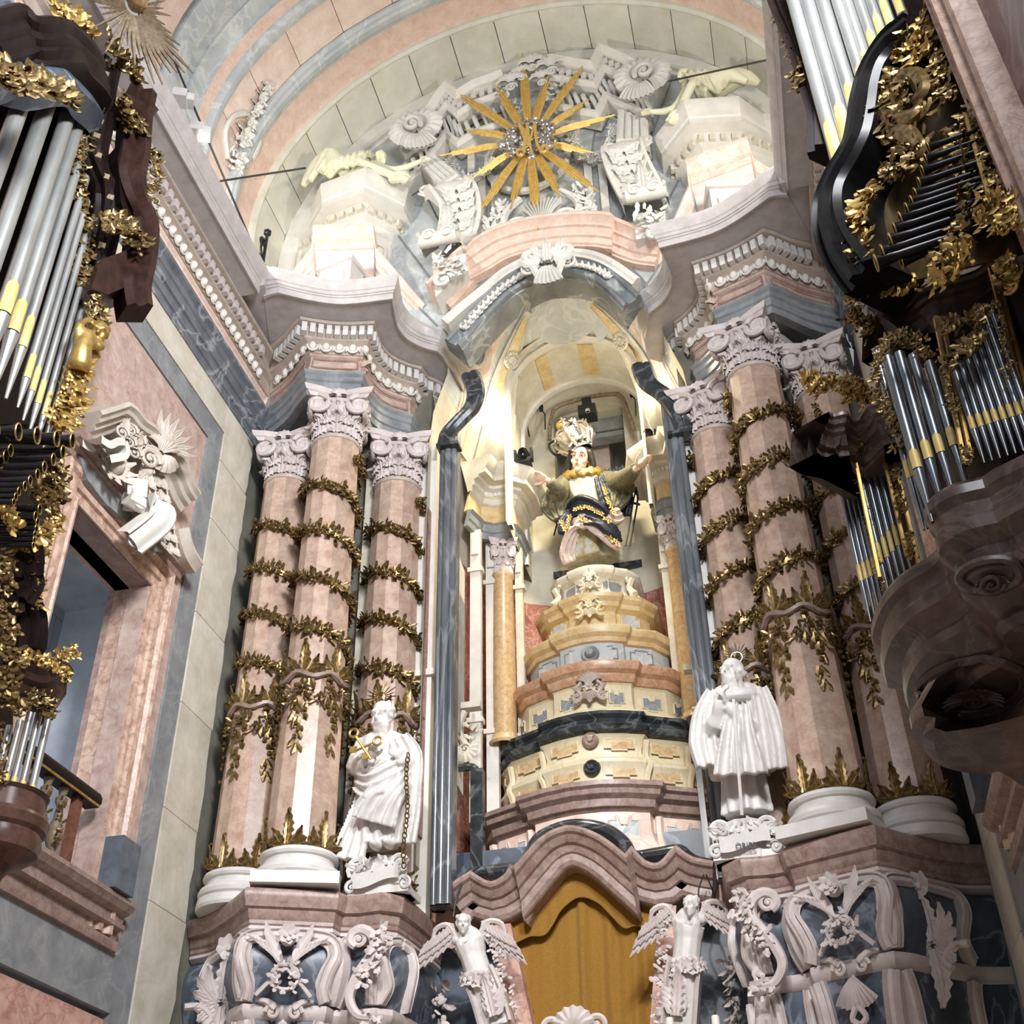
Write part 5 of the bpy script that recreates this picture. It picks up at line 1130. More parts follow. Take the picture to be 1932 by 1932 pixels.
# mantle over shoulder, across the body and trailing left
cloth(m, [at(752, 1392, SY-.25), at(770, 1430, SY-.3), at(768, 1490, SY-.3), at(762, 1540, SY-.25), at(756, 1592, SY-.2)], [.3, .5, .5, .55, .5], .045, 10, .05, 1)
cloth(m, [at(768, 1440, SY-.35), at(735, 1462, SY-.48), at(700, 1478, SY-.45), at(678, 1470, SY-.2)], [.35, .5, .5, .3], .05, 10, .06, 2, (0, 0, 1))
cloth(m, [at(765, 1470, SY-.4), at(730, 1500, SY-.5), at(712, 1530, SY-.45), at(705, 1552, SY-.4)], [.3, .6, .75, .8], .045, 12, .06, 3, (.9, 0, -.4))
cloth(m, [at(690, 1490, SY-.1), at(682, 1530, SY-.1), at(668, 1580, SY-.15), at(656, 1622, SY-.2)], [.2, .35, .5, .55], .05, 10, .05, 4)
for sh, el, wr, dd, th in (((690, 1402), (672, 1448), (700, 1428), (.3, -.5, .6), 1), ((755, 1405), (776, 1450), (757, 1428), (-.7, -.3, .5), -1)):
    a, b, c = at(*sh, SY), at(*el, SY-.15), at(*wr, SY-.55); m.tube(cr([a, b, b.lerp(c, .6), c], 3), [.17]*4+[.15]*3+[.12]*2+[.1], 10); hand(m, c, dd, (0, -.3, -1) if th > 0 else (0, 1, .2), K*1.15, .5, th, .014)
for px in ((708, 1600), (733, 1597)):
    p = at(*px, SY-.3); m.ball(p+V((0, -.02, .03)), (.075, .2, .07), 10, 6); m.tube([p+V((0, .1, .05)), p+V((0, .1, .4))], .075, 8)
fused(m, 'figure', 'white', st, .02, 2)
halo(st, at(718, 1316, SY+.05), .32, 13, 'gold_dull')
m = M()
for a, b, t in (((672, 1390), (700, 1432), 0), ((704, 1402), (668, 1418), 1)):
    p, q = at(*a, SY-.75), at(*b, SY-.7); m.tube([p, q], .022, 6); d = (q-p).normalized(); m.tube([p-d*.08+V((.07*cos(k), 0, .07*sin(k))) for k in [2*pi*i/12 for i in range(12)]], .02, 6, closed=True); m.obox(q-d*.05+V((-.06, 0, .02)), (.06, 0, 0), (0, .015, 0), (0, 0, .05))
m.build('keys', 'gold', st)
m = M()
for i in range(24):
    p = at(770, 1425, SY-.72)+V((-.02*sin(i*.4), 0, -.075*i)); m.tube([p+V((.028*cos(k)*(1 if i % 2 else .4), .028*cos(k)*(.4 if i % 2 else 1), .05*sin(k))) for k in [2*pi*j/8 for j in range(8)]], .011, 4, closed=True)
m.build('chain', 'gold_dull', st)
# ---- cowled saint on the right
s2 = thing('saint_statue', 'white marble bearded saint in wide cowl looking left, on the right pedestal', 'statue')
m = M(); hc = at(1384, 1270, SY-.25); head(m, hc, rotm(-.7, .05), 2.1, 1.1, 16, 7)
rings(m, [(1386, 1292, 22, .2), (1386, 1304, 46, .5), (1386, 1345, 58, .9), (1390, 1395, 62, 1.2), (1398, 1440, 62, 1.5), (1400, 1462, 60, 1.6)], SY, 9, 60, .06, .62, 5)
rings(m, [(1398, 1440, 40, 1), (1404, 1490, 42, 1.2), (1410, 1538, 46, 1.3)], SY, 9, 56, .07, .66, 6)
cloth(m, [at(1345, 1305, SY-.2), at(1330, 1350, SY-.3), at(1330, 1400, SY-.35), at(1342, 1445, SY-.4)], [.25, .4, .5, .45], .05, 10, .06, 5)
cloth(m, [at(1395, 1330, SY-.5), at(1392, 1380, SY-.62), at(1395, 1430, SY-.62), at(1398, 1462, SY-.6)], [.3, .5, .7, .8], .05, 12, .07, 6)
cloth(m, [at(1428, 1300, SY-.2), at(1440, 1350, SY-.3), at(1452, 1405, SY-.35), at(1460, 1452, SY-.3)], [.3, .5, .6, .5], .05, 10, .06, 7)
m.tube([at(1388, 1312, SY-.05)+V((.36*cos(t), .05+.36*sin(t), .02+.17*sin(t))) for t in [2*pi*i/20 for i in range(20)]], .10, 8, closed=True)
for wr, dd, th in (((1358, 1322), (.4, -.4, .9), 1), ((1372, 1330), (-.2, -.5, .8), -1)):
    c = at(*wr, SY-.7); m.tube(cr([c+V((-.25 if th > 0 else .35, .5, -.3)), c+V((-.1 if th > 0 else .2, .2, -.25)), c], 3), [.15]*4+[.1]*2+[.08], 10); hand(m, c, dd, (.9*th, .3, 0), K*1.15, .4, th, .014)
fused(m, 'figure', 'white', s2, .02, 2)
halo(s2, at(1390, 1240, SY+.05), .3, 15, 'silver')
M().tube([at(1384, 1320, SY-.75), at(1391, 1420, SY-.78), at(1400, 1538, SY-.6)], .025, 6).build('cord', 'white', s2)
for t_, px, s in ((st, (716, 1690), -1), (s2, (1410, 1625), 1)):
    p = at(*px, SY); c = V((s*2.74, 17.12, 7.41)); m = M(); base_block(m, c, r_, .5); m.box(c+V((0, 0, .05)), (.95, .66, .1))
    m.build('base', 'white', t_, .5)
    m = M()
    for q in (-1, 1):
        m.volute(c+V((q*.32, -.36, .42)), (q, 0, 0), (0, 0, 1), .15, 1.5, .28); m.volute(c+V((q*.42, -.34, .12)), (-q, 0, 0), (0, 0, 1), .12, 1.5, .28); m.leaf(c+V((q*.2, -.38, .3)), (q, 0, .5), FR, .35, .2, 1.1, 3, 0)
    m.foliage([c+V((-.42, -.34, .2)), c+V((-.2, -.40, .42)), c+V((.2, -.40, .46)), c+V((.42, -.34, .25))], lambda i: FR, .13, 12, r_, .2)
    m.grid([[c+V((x, -.45+.1*x*x-.02*k, .12+.11*k+.06*sin(x*6))) for x in [-.36+.06*i for i in range(13)]] for k in range(3)]); m.build('base_carving', 'white', t_)
# ---- painted statue on the throne
MY = 21.3; mary = thing('madonna_statue', 'painted statue of a crowned woman with open arms in brocade dress and dark blue mantle', 'statue')
k = 2.7
m = M(); hc = at(1096, 868, MY-.3); Rh = rotm(-.05, .28, .22); head(m, hc, Rh, k, 0, 0, 1)
fused(m, 'head', 'skin', mary, .017, 2)
m = M()
E3 = tuple(Rh @ q for q in (X0, X1, ZU)); P3 = lambda x, y, z: hc+Rh @ (V((x, y, z))*k)
m.ball(P3(0, .03, .045), (.088*k, .10*k, .092*k), 12, 8, E3)
for q in (-1, 1):
    for i in range(16): t = i/15; m.ball(P3(q*(.075+.035*sin(t*2.6)), -.02+.05*t, .06-.22*t), (.034-.008*t)*k, 7, 5)
m2 = M(); m2.ball(P3(0, -.075, 0), .1, 4, 3)
fused(m, 'hair', 'hair', mary, .03, 1)
m = M()
for q, z in ((-1, .015), (1, .015)):
    m.ball(P3(q*.033, -.0925, .0085), (.011*k, .004*k, .0045*k), 8, 5, E3); m.tube([P3(q*.015, -.103, .03), P3(q*.035, -.104, .036), P3(q*.056, -.085, .028)], .0035*k, 4)
m.build('eyes', 'hair', mary); M().ball(P3(0, -.1035, -.070), (.018*k, .004*k, .008*k), 8, 5, E3).build('lips', 'lips', mary)
m = M(); rings(m, [(1098, 898, 14, .2), (1102, 908, 34, .4), (1108, 930, 36, .5), (1112, 952, 30, .5), (1115, 975, 40, .8), (1116, 1010, 48, 1.2), (1115, 1040, 50, 1.4), (1116, 1062, 52, 1.5)], MY, 8, 60, .07, .66, 2)
fused(m, 'dress', 'brocade', mary, .03, 2)
m = M(); r2 = rings
for i in range(22):
    t = -2.4+4.8*i/21; p = at(1101, 908, MY)+V((.42*sin(t), -.30*cos(t)-.03, .0+.16*abs(sin(t/2)))); m.ball(p, (.09, .07, .10+.05*(i % 2)), 7, 5)
fused(m, 'collar', 'gold', mary, .03, 1)
for sd, J, tip, th in ((-1, [(1070, 908), (1050, 935), (1056, 925), (1036, 908)], (1016, 898), 1), (1, [(1140, 905), (1165, 912), (1185, 898), (1200, 884)], (1224, 868), -1)):
    fw = 0 if sd < 0 else .75; a = at(*J[0], MY); b = at(*J[1], MY-.2-.2*fw); c = at(*J[2], MY-.5-.7*fw); d = at(*J[3], MY-.75-fw)
    m = M(); m.tube(cr([a, b, c, d], 4), [.2, .23, .25, .26, .26, .25, .24, .21, .19, .17, .15, .14, .13], 14)
    cloth(m, [b+V((0, -.05, .1)), b+V((sd*.08, -.1, -.35)), b+V((-sd*.05, -.1, -.75))], [.35, .55, .25], .06, 10, .06, 3+sd)
    fused(m, 'sleeve', 'sleeve', mary, .03, 2)
    m = M(); e = at(*tip, MY-.9-1.1*fw); dv = (e-d).normalized(); m.tube([d-dv*.1, d+dv*.08], [.075, .065], 8); hand(m, d+dv*.06, dv, (0, -.6, -.9) if sd < 0 else (0, -.3, 1), 2.5, .18, th*-1); fused(m, 'hand', 'skin', mary, .014, 1)
m = M()
cloth(m, [at(1160, 885, MY-.05), at(1166, 915, MY-.2), at(1170, 950, MY-.25), at(1172, 975, MY-.2)], [.5, .6, .6, .4], .06, 12, .06, 1)
cloth(m, [at(1130, 900, MY-.35), at(1140, 925, MY-.4), at(1150, 955, MY-.35)], [.25, .35, .3], .05, 10, .05, 6)
cloth(m, [at(1080, 975, MY-.2), at(1095, 962, MY-.55), at(1125, 975, MY-.65), at(1150, 1000, MY-.55), at(1168, 1018, MY-.35)], [.5, .7, .65, .7, .5], .06, 12, .06, 2, (-.4, 0, 1))
cloth(m, [at(1085, 970, MY-.3), at(1072, 990, MY-.35), at(1066, 1010, MY-.3)], [.5, .5, .3], .06, 12, .05, 8)
fused(m, 'mantle', 'navy', mary, .03, 2)
m = M()
cloth(m, [at(1112, 985, MY-.6), at(1090, 990, MY-.62), at(1076, 1015, MY-.55), at(1070, 1045, MY-.45), at(1076, 1062, MY-.4)], [.3, .35, .3, .35, .3], .05, 10, .05, 3, (.6, 0, .8))
cloth(m, [at(1110, 988, MY-.68), at(1130, 1003, MY-.72), at(1155, 1022, MY-.6), at(1172, 1030, MY-.5)], [.16, .25, .3, .3], .04, 10, .04, 4, (-.4, 0, 1))
cloth(m, [at(1150, 965, MY-.55), at(1160, 975, MY-.5), at(1172, 968, MY-.4)], [.2, .4, .3], .04, 10, .04, 5, (.3, 0, 1)); cloth(m, [at(1162, 890, MY-.36), at(1163, 925, MY-.44), at(1163, 965, MY-.42)], [.10, .12, .10], .03, 8, .03, 9)
fused(m, 'mantle_lining', 'lining', mary, .028, 2)
m = M(); rr = random.Random(3)
for L in ([(1140, 920), (1148, 945), (1158, 968)], [(1085, 962), (1105, 958), (1130, 968), (1150, 985)], [(1095, 978), (1120, 990), (1145, 1012), (1165, 1024)], [(1060, 985), (1068, 1000), (1075, 975)]):
    p = cr(pth(L, MY-.74), 4)
    for a in p: m.flower(a+V((0, 0, rr.uniform(-.03, .03))), FR, .06, 4, rr)
    m.tube(p, .012, 4)
m.build('gold_border', 'gold', mary)
m = M(); m.lathe([(.235, 0), (.25, .02), (.25, .1), (.235, .12)], 24)
for i in range(10):
    a = 2*pi*i/10; n_ = V((cos(a), sin(a), 0)); m.leaf(n_*.245+ZU*.1, ZU*.9+n_*.45, n_, .36, .2, -.9, 4, .1); m.ball(n_*.25+ZU*.06, .04, 6, 4)
    m.tube(cr([n_*.25+ZU*.1, n_*.44+ZU*.38, n_*.36+ZU*.62, n_*.05+ZU*.72], 4), [.05]*6+[.035]*7, 6); m.foliage([n_*.3+ZU*.15, n_*.44+ZU*.36, n_*.38+ZU*.58, n_*.15+ZU*.7], lambda i_: n_, .14, 3, rr, .2)
m.lathe([(.3, .12), (.42, .3), (.40, .5), (.2, .66), (0, .68)], 16); m.ball((0, 0, .78), .11, 8, 6)
m.box((0, 0, .98), (.04, .04, .22)); m.box((0, 0, 1.0), (.16, .04, .04))
m.xf(Matrix.Translation(P3(0, .02, .088)) @ (rotm(0, .1, -.42)).to_4x4()); m.build('crown', 'silver', mary)
M().ball(at(1057, 803, MY-.1), .11, 10, 8).build('crown_orb', 'gold_bright', mary)
m = M(); m.tube(cr(pth([(1056, 828), (1036, 838), (1044, 856), (1062, 862)], MY-.1), 4), .03, 6); m.tube(cr(pth([(1045, 1010), (1052, 985), (1058, 968)], MY+.1), 4), .02, 5); m.build('support_strut', 'iron', mary)
# ---- angel herms beside the curtain
for s, hp, bp_, lab in ((-1, (874, 1742), [(884, 1775), (893, 1805), (905, 1840), (922, 1880), (940, 1940)], 'left'), (1, (1304, 1708), [(1300, 1740), (1298, 1775), (1294, 1815), (1288, 1860), (1282, 1940)], 'right')):
    HY = 17.7; t = thing('angel_herm', 'white marble winged angel bust on a tapering scroll with roses, %s of the ochre curtain' % lab, 'herm', (0, 0, 0), 'angel herms')
    m = M(); hc = at(*hp, HY-.15); head(m, hc, rotm(-.25*s if s < 0 else -.45, .12), 1.3, 0, 26, 3)
    P_ = pth(bp_, HY); m.tube(cr([hc+V((0, .05, -.2))]+P_, 4), [.11, .17, .2, .21]+[.24, .24, .23, .22]+[.2]*4+[.2]*4+[.2]*5, 12)
    for q in (-1, 1): m.ball(P_[0]+V((q*.17, 0, .02)), (.1, .11, .09), 8, 6); m.ball(P_[0]+V((q*.09, -.13, -.06)), (.08, .06, .07), 8, 6)
    fused(m, 'figure', 'white', t, .016, 2)
    for q in (-1, 1):
        m = M(); o = P_[0]+V((q*.16, .0, -.02))
        for row, (L, z0) in enumerate(((.42, .16), (.34, .2), (.22, .22))):
            for i in range(7):
                b = o+V((q*(.08+.05*i*.6), -.03*row, z0-.02*i)); m.leaf(b+V((q*.03*i, 0, .06-.02*i)), (q*(.25+.04*i), 0, -1+.06*i), FR, L*(.7+.08*i), .11, .3, 3, 0)
        m.tube(cr([o, o+V((q*.14, -.04, .26)), o+V((q*.36, 0, .22)), o+V((q*.42, .02, -.05))], 4), [.05]*5+[.045]*4+[.03]*4, 6); m.build('wing', 'lilac', t)
    m = M(); c = P_[2]
    for i in range(9): a = -1.5+3.0*i/8; m.flower(c+V((.24*sin(a), -.2*cos(a)-.02, -.06-.08*cos(a)+rr.uniform(-.04, .04))), V((sin(a), -cos(a), .2)), .11, 7, rr); m.ball(c+V((.22*sin(a), -.19*cos(a), -.02)), .055, 6, 5)
    m.build('rose_swag', 'lilac', t)
    m = M(); P2 = cr(P_[2:], 5); ribbon(m, [p+V((0, -.1, 0)) for p in P2], .5, RP, (1, 0, 0)); m.build('scroll_shaft', 'lilac', t, .6)
    m = M(); p = P_[4]+V((0, -.26, .1))
    m.leaf(p, P_[3]-P_[4]+V((0, 0, .1)), FR, .62, .26, .4, 6, 0)
    for i in range(4):
        for q in (-1, 1): m.leaf(p+V((0, 0, .08*i)), (q*.9, 0, 1), FR, .26, .12, 1, 2, 0)
    o = -s
    m.foliage([P_[0]+V((o*.36, 0, .1)), P_[1]+V((o*.36, 0, 0)), P_[2]+V((o*.32, 0, 0)), P_[3]+V((o*.32, 0, 0)), P_[4]+V((o*.32, 0, 0))], lambda i: FR, .17, 9, rr, .1); m.build('leaf_drop', 'lilac', t)
# ---- reclining figures on the shrine blocks
for s, J, lab in ((-1, dict(h=(722, 305), hip=(640, 325), kn=(622, 302), ft=(572, 352), sh=(700, 312), el=(745, 322), hd=(800, 303), d2=(760, 338)), 'left'),
                  (1, dict(h=(1290, 152), hip=(1345, 168), kn=(1385, 152), ft=(1432, 158), sh=(1300, 165), el=(1272, 205), hd=(1222, 213), d2=(1275, 225)), 'right')):
    RY = 16.35; t = thing('reclining_angel', 'pale reclining draped figure stretching an arm toward the pediment, on the %s shrine block' % lab, 'statue', (0, 0, 0), 'reclining figures')
    g = {k_: at(*v, RY) for k_, v in J.items()}; m = M()
    head(m, g['h']+V((0, -.1, .05)), rotm(.6*-s, .5, .5*s), 1.35, 0, 30, 5)
    m.tube(cr([g['sh']+V((-s*-.1, 0, -.05)), (g['sh']+g['hip'])/2+V((0, 0, .06)), g['hip']], 5), [.2, .24, .26, .27, .27, .26, .26, .27, .29, .3, .3], 14)
    m.tube(cr([g['hip'], g['kn']+V((0, -.05, 0)), g['kn'].lerp(g['ft'], .6)+V((0, -.1, 0)), g['ft']], 4), [.28, .27, .26, .25, .24, .22, .2, .18, .16, .13, .11, .09, .07], 12)
    m.tube(cr([g['hip']+V((0, -.2, -.1)), g['kn']+V((-s*.1, -.3, -.2)), g['ft']+V((-s*.25, -.2, -.12))], 4), [.25, .24, .22, .2, .17, .14, .11, .09, .08], 12)
    m.tube(cr([g['sh'], g['el'], g['hd']+V((s*.1, 0, 0))], 4), [.13, .125, .12, .11, .1, .09, .075, .065, .06], 10); hand(m, g['hd']+V((s*.1, 0, 0)), (-s, 0, .15), (0, 0, -1), 1.6, .2, s, .013)
    m.tube(cr([g['sh']+V((s*.15, -.2, -.05)), g['sh']+V((s*.1, -.3, -.25)), g['d2']], 4), [.12]*4+[.1]*3+[.09]*2, 10)
    for i in range(5):
        f = i/4; p = g['hip'].lerp(g['sh'], f)+V((0, -.22, .0)); cloth(m, [p+V((0, .2, .25)), p+V((s*.1, -.08, .05)), p+V((s*.18, -.02, -.25))], [.2, .3, .25], .05, 6, .06, i)
    cloth(m, [g['hip']+V((s*.2, -.2, .3)), g['hip']+V((s*.1, -.3, 0)), g['hip']+V((s*.3, -.2, -.25))], [.4, .6, .5], .05, 8, .08, 9); cloth(m, [g['d2']+V((s*.3, 0, .1)), g['d2']+V((0, -.1, .0)), g['d2']+V((-s*.15, 0, -.1))], [.2, .35, .2], .06, 8, .05, 11, (0, 0, 1))
    fused(m, 'figure', 'pale_yellow', t, .024, 1)

tc_ = bpy.data.curves.new('base_lettering', 'FONT'); tc_.body = 'ORIES'; tc_.size = .11; tc_.extrude = .006; tc_.align_x = 'CENTER'; to_ = bpy.data.objects.new('tmp_text', tc_); COL.objects.link(to_)
dg = bpy.context.evaluated_depsgraph_get(); me_ = bpy.data.meshes.new_from_object(to_.evaluated_get(dg)); bpy.data.objects.remove(to_); me_.materials.clear(); me_.materials.append(MT['block'])
lt = link('lettering', me_, s2, (2.74, 16.655, 7.50)); lt.rotation_euler = (pi/2+.15, 0, .12)
# ================================================================== LEFT TRIBUNE WINDOW
rw = random.Random(17)
wl_ = struct('window_1'); UPX = (1, 0, 0)
op = [(-WX, 12.06, 6.5), (-WX, 12.06, 11.85), (-WX, 14.32, 11.85), (-WX, 14.32, 6.5)]
M().sweep(op, [(0, -.6), (0, .05), (.06, .07), (.09, .04), (.16, .05), (.18, .1), (.27, .11), (.29, .06), (.36, .07), (.40, .13), (.46, .15), (.5, .12), (.52, -.1)], UPX, side=-1).build('window_surround', 'pink_stripe', wl_, .4)
m = M(); m.box((-WX-.35, 14.35, 9.2), (.72, .06, 5.4)); m.build('reveal', 'brown_pink', wl_, 0)
m = M(); m.box((-WX-.35, 13.2, 11.88), (.72, 2.3, .06)); m.build('soffit', 'brown_pink', wl_, 0); M().box((-WX-.35, 12.03, 9.2), (.72, .06, 5.4)).build('reveal', 'brown_pink', wl_, 0)
z = 5.6; k = 0
while z < 12.6:                                    # coursed blocks of the room behind the opening
    y = 9.0-(k % 2)*.9
    while y < 16.5:
        m = M().box((-8.4, y+.9, z+.55), (.3, 1.785, 1.085)); m.t = [rw.uniform(-.08, .08)]*6; m.build('stone_block', 'chamber', wl_, 0); y += 1.8
    z += 1.1; k += 1
M().box((-7.3, 12.5, 12.5), (2.6, 8, .2)).build('chamber_ceiling', 'chamber', wl_, 0); M().box((-7.3, 15.6, 9), (2.6, .2, 7)).build('chamber_wall', 'chamber', wl_, 0)
M().box((-7.3, 12.5, 5.9), (2.6, 8, .2)).build('chamber_floor', 'chamber', wl_, 0)
def seg(y0, y1, prof, nm, mk, ends=True): M().sweep([(-WX, y0, 0), (-WX, y1, 0)], prof).build(nm, mk, wl_, .4)
seg(3.5, 15.05, [(-.1, 6.34), (.1, 6.34), (.12, 6.40), (.12, 6.46), (.05, 6.48), (.05, 6.60), (.16, 6.63), (.16, 6.69), (.12, 6.71), (.12, 6.80), (.22, 6.84), (.26, 6.90), (.28, 6.92), (.28, 6.98), (-.1, 7.0)], 'sill', 'brown_pink')
seg(11.4, 14.98, [(-.1, 12.36), (.12, 12.36), (.14, 12.44), (.22, 12.47), (.22, 12.52), (.3, 12.56), (.34, 12.64), (.34, 12.70), (-.1, 12.74)], 'lintel_cornice', 'brown_pink')
tag(M().box((-5.78, 14.58, 7.36), (.34, .5, .72)).build('stone_stub', 'block', None, 0), 'dark grey stone block standing on the left window sill', 'block')
# broken pediment over the window
BP = thing('window_pediment', 'carved broken pediment with shell, rosette and husk drops above the left window', 'pediment')
PXW = -5.78
def lw(*L): return [ax(a, b, PXW) for a, b in L]
bpf = [(-.02, -.25), (-.02, .34), (.05, .36), (.09, .3), (.15, .28), (.17, .2), (.25, .18), (.27, .1), (.38, .06), (.38, -.25)]
for L in (((150, 784), (172, 778), (206, 767)), ((206, 767), (222, 778), (238, 798), (258, 812), (276, 836)), ((293, 852), (310, 868), (322, 890), (333, 918), (344, 936))):
    M().sweep(cr(lw(*L), 4), bpf, UPX, side=1).build('pediment_piece', 'stone_w', BP, .45)
M().sweep(cr(lw((326, 1000), (330, 1022), (338, 1045), (352, 1066)), 4), [(-.02, -.2), (-.02, .3), (.06, .32), (.12, .24), (.2, .2), (.2, -.2)], UPX).build('curled_end', 'stone_w', BP, .5)
p = lw((150, 860), (180, 868), (220, 880), (260, 930), (300, 1000), (325, 1045), (290, 1040), (240, 985), (200, 950), (165, 905)); M().prism(p, (-.2, 0, 0)).build('grey_field', 'grey', BP, 0)
NX = V((.92, -.4, 0)).normalized(); EX = V((.4, .92, 0)).normalized()
def wc(px, d=.15): return ax(px[0], px[1], PXW)+V((d, 0, 0))
m = M(); m.shell(wc((268, 862), .3), EX, V((0, 0, 1)), NX, .38, 9, -1.1, 1.1, .3); m.shell(wc((270, 862), .3), EX, V((0, 0, -1)), NX, .34, 9, -1.5, 1.5, .35)
for a in range(7): m.leaf(wc((272, 848), .35), EX*sin(-.4+a*.3)+ZU*cos(-.4+a*.3), NX, .62, .16, .9, 3, 0)
m.volute(wc((250, 872), .3), EX, ZU, .2); m.build('shell_crest', 'stone_w', BP)
m = M(); c = wc((195, 888), .15)
for r in (.36, .24):
    for i in range(10): a = 2*pi*(i+(r < .3)*.5)/10; m.leaf(c+NX*.03, EX*cos(a)+ZU*sin(a), NX, r, .17, 1.0, 2, .3)
m.ball(c+NX*.1, .13, 8, 6); m.build('rosette', 'stone_w', BP)
m = M()
for a, b in ((208, 820), (225, 815), (222, 838), (240, 835), (232, 858)): m.leaf(wc((a+8, b+14), .2), EX*-.3+ZU, NX, .5, .22, 1.6, 4, 0); m.volute(wc((a, b), .2), EX, ZU, .13)
m.build('acanthus_spray', 'stone_w', BP)
for x0, n_ in ((253, 5), (276, 6)):
    m = M()
    for i in range(n_):
        c = wc((x0+i*4.5-2, 905+i*25), .22); m.ball(c+ZU*.1, .1, 7, 5)
        for q in (-1, 0, 1): m.leaf(c+ZU*.1, EX*(q*.6)-ZU, NX, .36, .2, 1.0, 3, .1)
    m.volute(wc((x0+2, 890), .2), EX, ZU, .14); m.build('husk_drop', 'stone_w', BP)
m = M(); ribbon(m, cr([wc((222, 942), .12), wc((240, 960), .5), wc((236, 990), .6), wc((215, 1030), .3)], 5), .42, RP, EX); m.build('scroll_bracket', 'ivory', BP, .6)
m = M(); m.volute(wc((226, 952), .35), EX, ZU, .19, 1.6, .3); m.tube([wc((226, 952), .3)-EX*.2, wc((226, 952), .3)+EX*.2], .15, 8); m.build('bracket_volute', 'ivory', BP); m = M(); m.volute(wc((218, 1028), .3), EX, ZU, .12); m.build('bracket_volute', 'ivory', BP)
m = M(); ribbon(m, cr([wc((138, 838), .3), wc((155, 848), .3), wc((172, 842), .3), wc((186, 845), .3), wc((188, 866), .3), wc((172, 872), .2)], 5), .3, [(-.5, -.06), (-.5, .06), (-.2, .03), (.2, .03), (.5, .06), (.5, -.06)], (1, 0, 0)); m.build('side_scroll', 'ivory', BP, .6)
# carved panel on the lintel soffit and balustrade
BA = thing('balustrade', 'dark wood balustrade with turned gilt balusters in the left tribune window', 'balustrade')
a, b = ax(30, 1410, -6.05), ax(205, 1530, -6.05); M().sweep([(-6.05, 12.08, a.z+.0), (-6.05, 14.1, a.z)], [(-.14, -.02), (-.14, .05), (-.1, .12), (.1, .12), (.14, .05), (.14, -.02), (.1, -.08), (-.1, -.08)]).build('handrail', 'wood', BA)
M().box((-5.94, 13.09, a.z-.06), (.03, 2.0, .03)).build('gilt_fillet', 'gold', BA, 0)
hz = a.z-6.98; bl = M().lathe([(.10, 0), (.10, .1*hz), (.06, .13*hz), (.075, .16*hz), (.05, .2*hz), (.12, .36*hz), (.10, .44*hz), (.06, .58*hz), (.045, .72*hz), (.08, .78*hz), (.08, .83*hz), (.045, .86*hz), (.07, .94*hz), (.09, .97*hz), (.09, hz)], 10).mesh('baluster', 'gilt_wood')
gl = M(); gl.foliage([(.08, -.06, .2*hz), (.1, -.05, .4*hz), (.07, -.04, .6*hz), (.06, -.04, .85*hz)], lambda i: (.7, -.7, 0), .1, 5, rw); gl = gl.mesh('gilt_leaf', 'gold_dull')
for y in (12.25, 12.62, 13.0, 13.37): b_ = link('baluster', bl, BA, (-6.05, y, 6.96)); link('gilt_leaf', gl, b_)
m = M(); m.box((-6.05, 13.72, 6.98+hz/2), (.1, .14, hz)); m.build('end_post', 'wood_red', BA, 0)
# right wall: the same sill end seen below the right organ, jamb moulding beside the organ
wr_ = struct('window_2')
def segr(prof, nm, mk, y0=3.5, y1=15.05): m = M().sweep([(-WX, y0, 0), (-WX, y1, 0)], prof); m.mirror(); m.build(nm, mk, wr_, .4)
segr([(-.1, 6.34), (.1, 6.34), (.12, 6.46), (.05, 6.48), (.05, 6.60), (.16, 6.63), (.16, 6.69), (.12, 6.80), (.22, 6.84), (.28, 6.92), (.28, 6.98), (-.1, 7.0)], 'sill', 'brown_pink')
m = M().sweep(op, [(0, -.3), (0, .05), (.09, .04), (.18, .1), (.27, .11), (.36, .07), (.46, .15), (.52, -.1)], UPX, side=-1); m.mirror(); m.build('window_surround', 'pink_stripe', wr_, .4)
M().box((6.4, 12.2, 9.2), (.3, 5.4, 5.4)).build('shade_panel', 'wood', wr_, 0)  # near-black panel closing the opening, its colour standing for the unlit room
tag(M().box((5.72, 14.58, 7.36), (.34, .5, .72)).build('stone_stub', 'block', None, 0), 'grey stone block on the right window sill, low under the right organ', 'block')
c = ax(1850, 210, 5.75); mo = M(); mo.sweep([(5.95, c.y, 6.9), (5.95, c.y, 16)], [(-.30, -.1), (-.30, .1), (-.26, .2), (-.2, .22), (-.16, .16), (-.08, .16), (-.04, .24), (.06, .26), (.1, .18), (.16, .16), (.2, .22), (.27, .2), (.3, .1), (.3, -.1)], (-1, 0, 0)); mo.build('jamb_moulding', 'pink_stripe', wr_, .4)
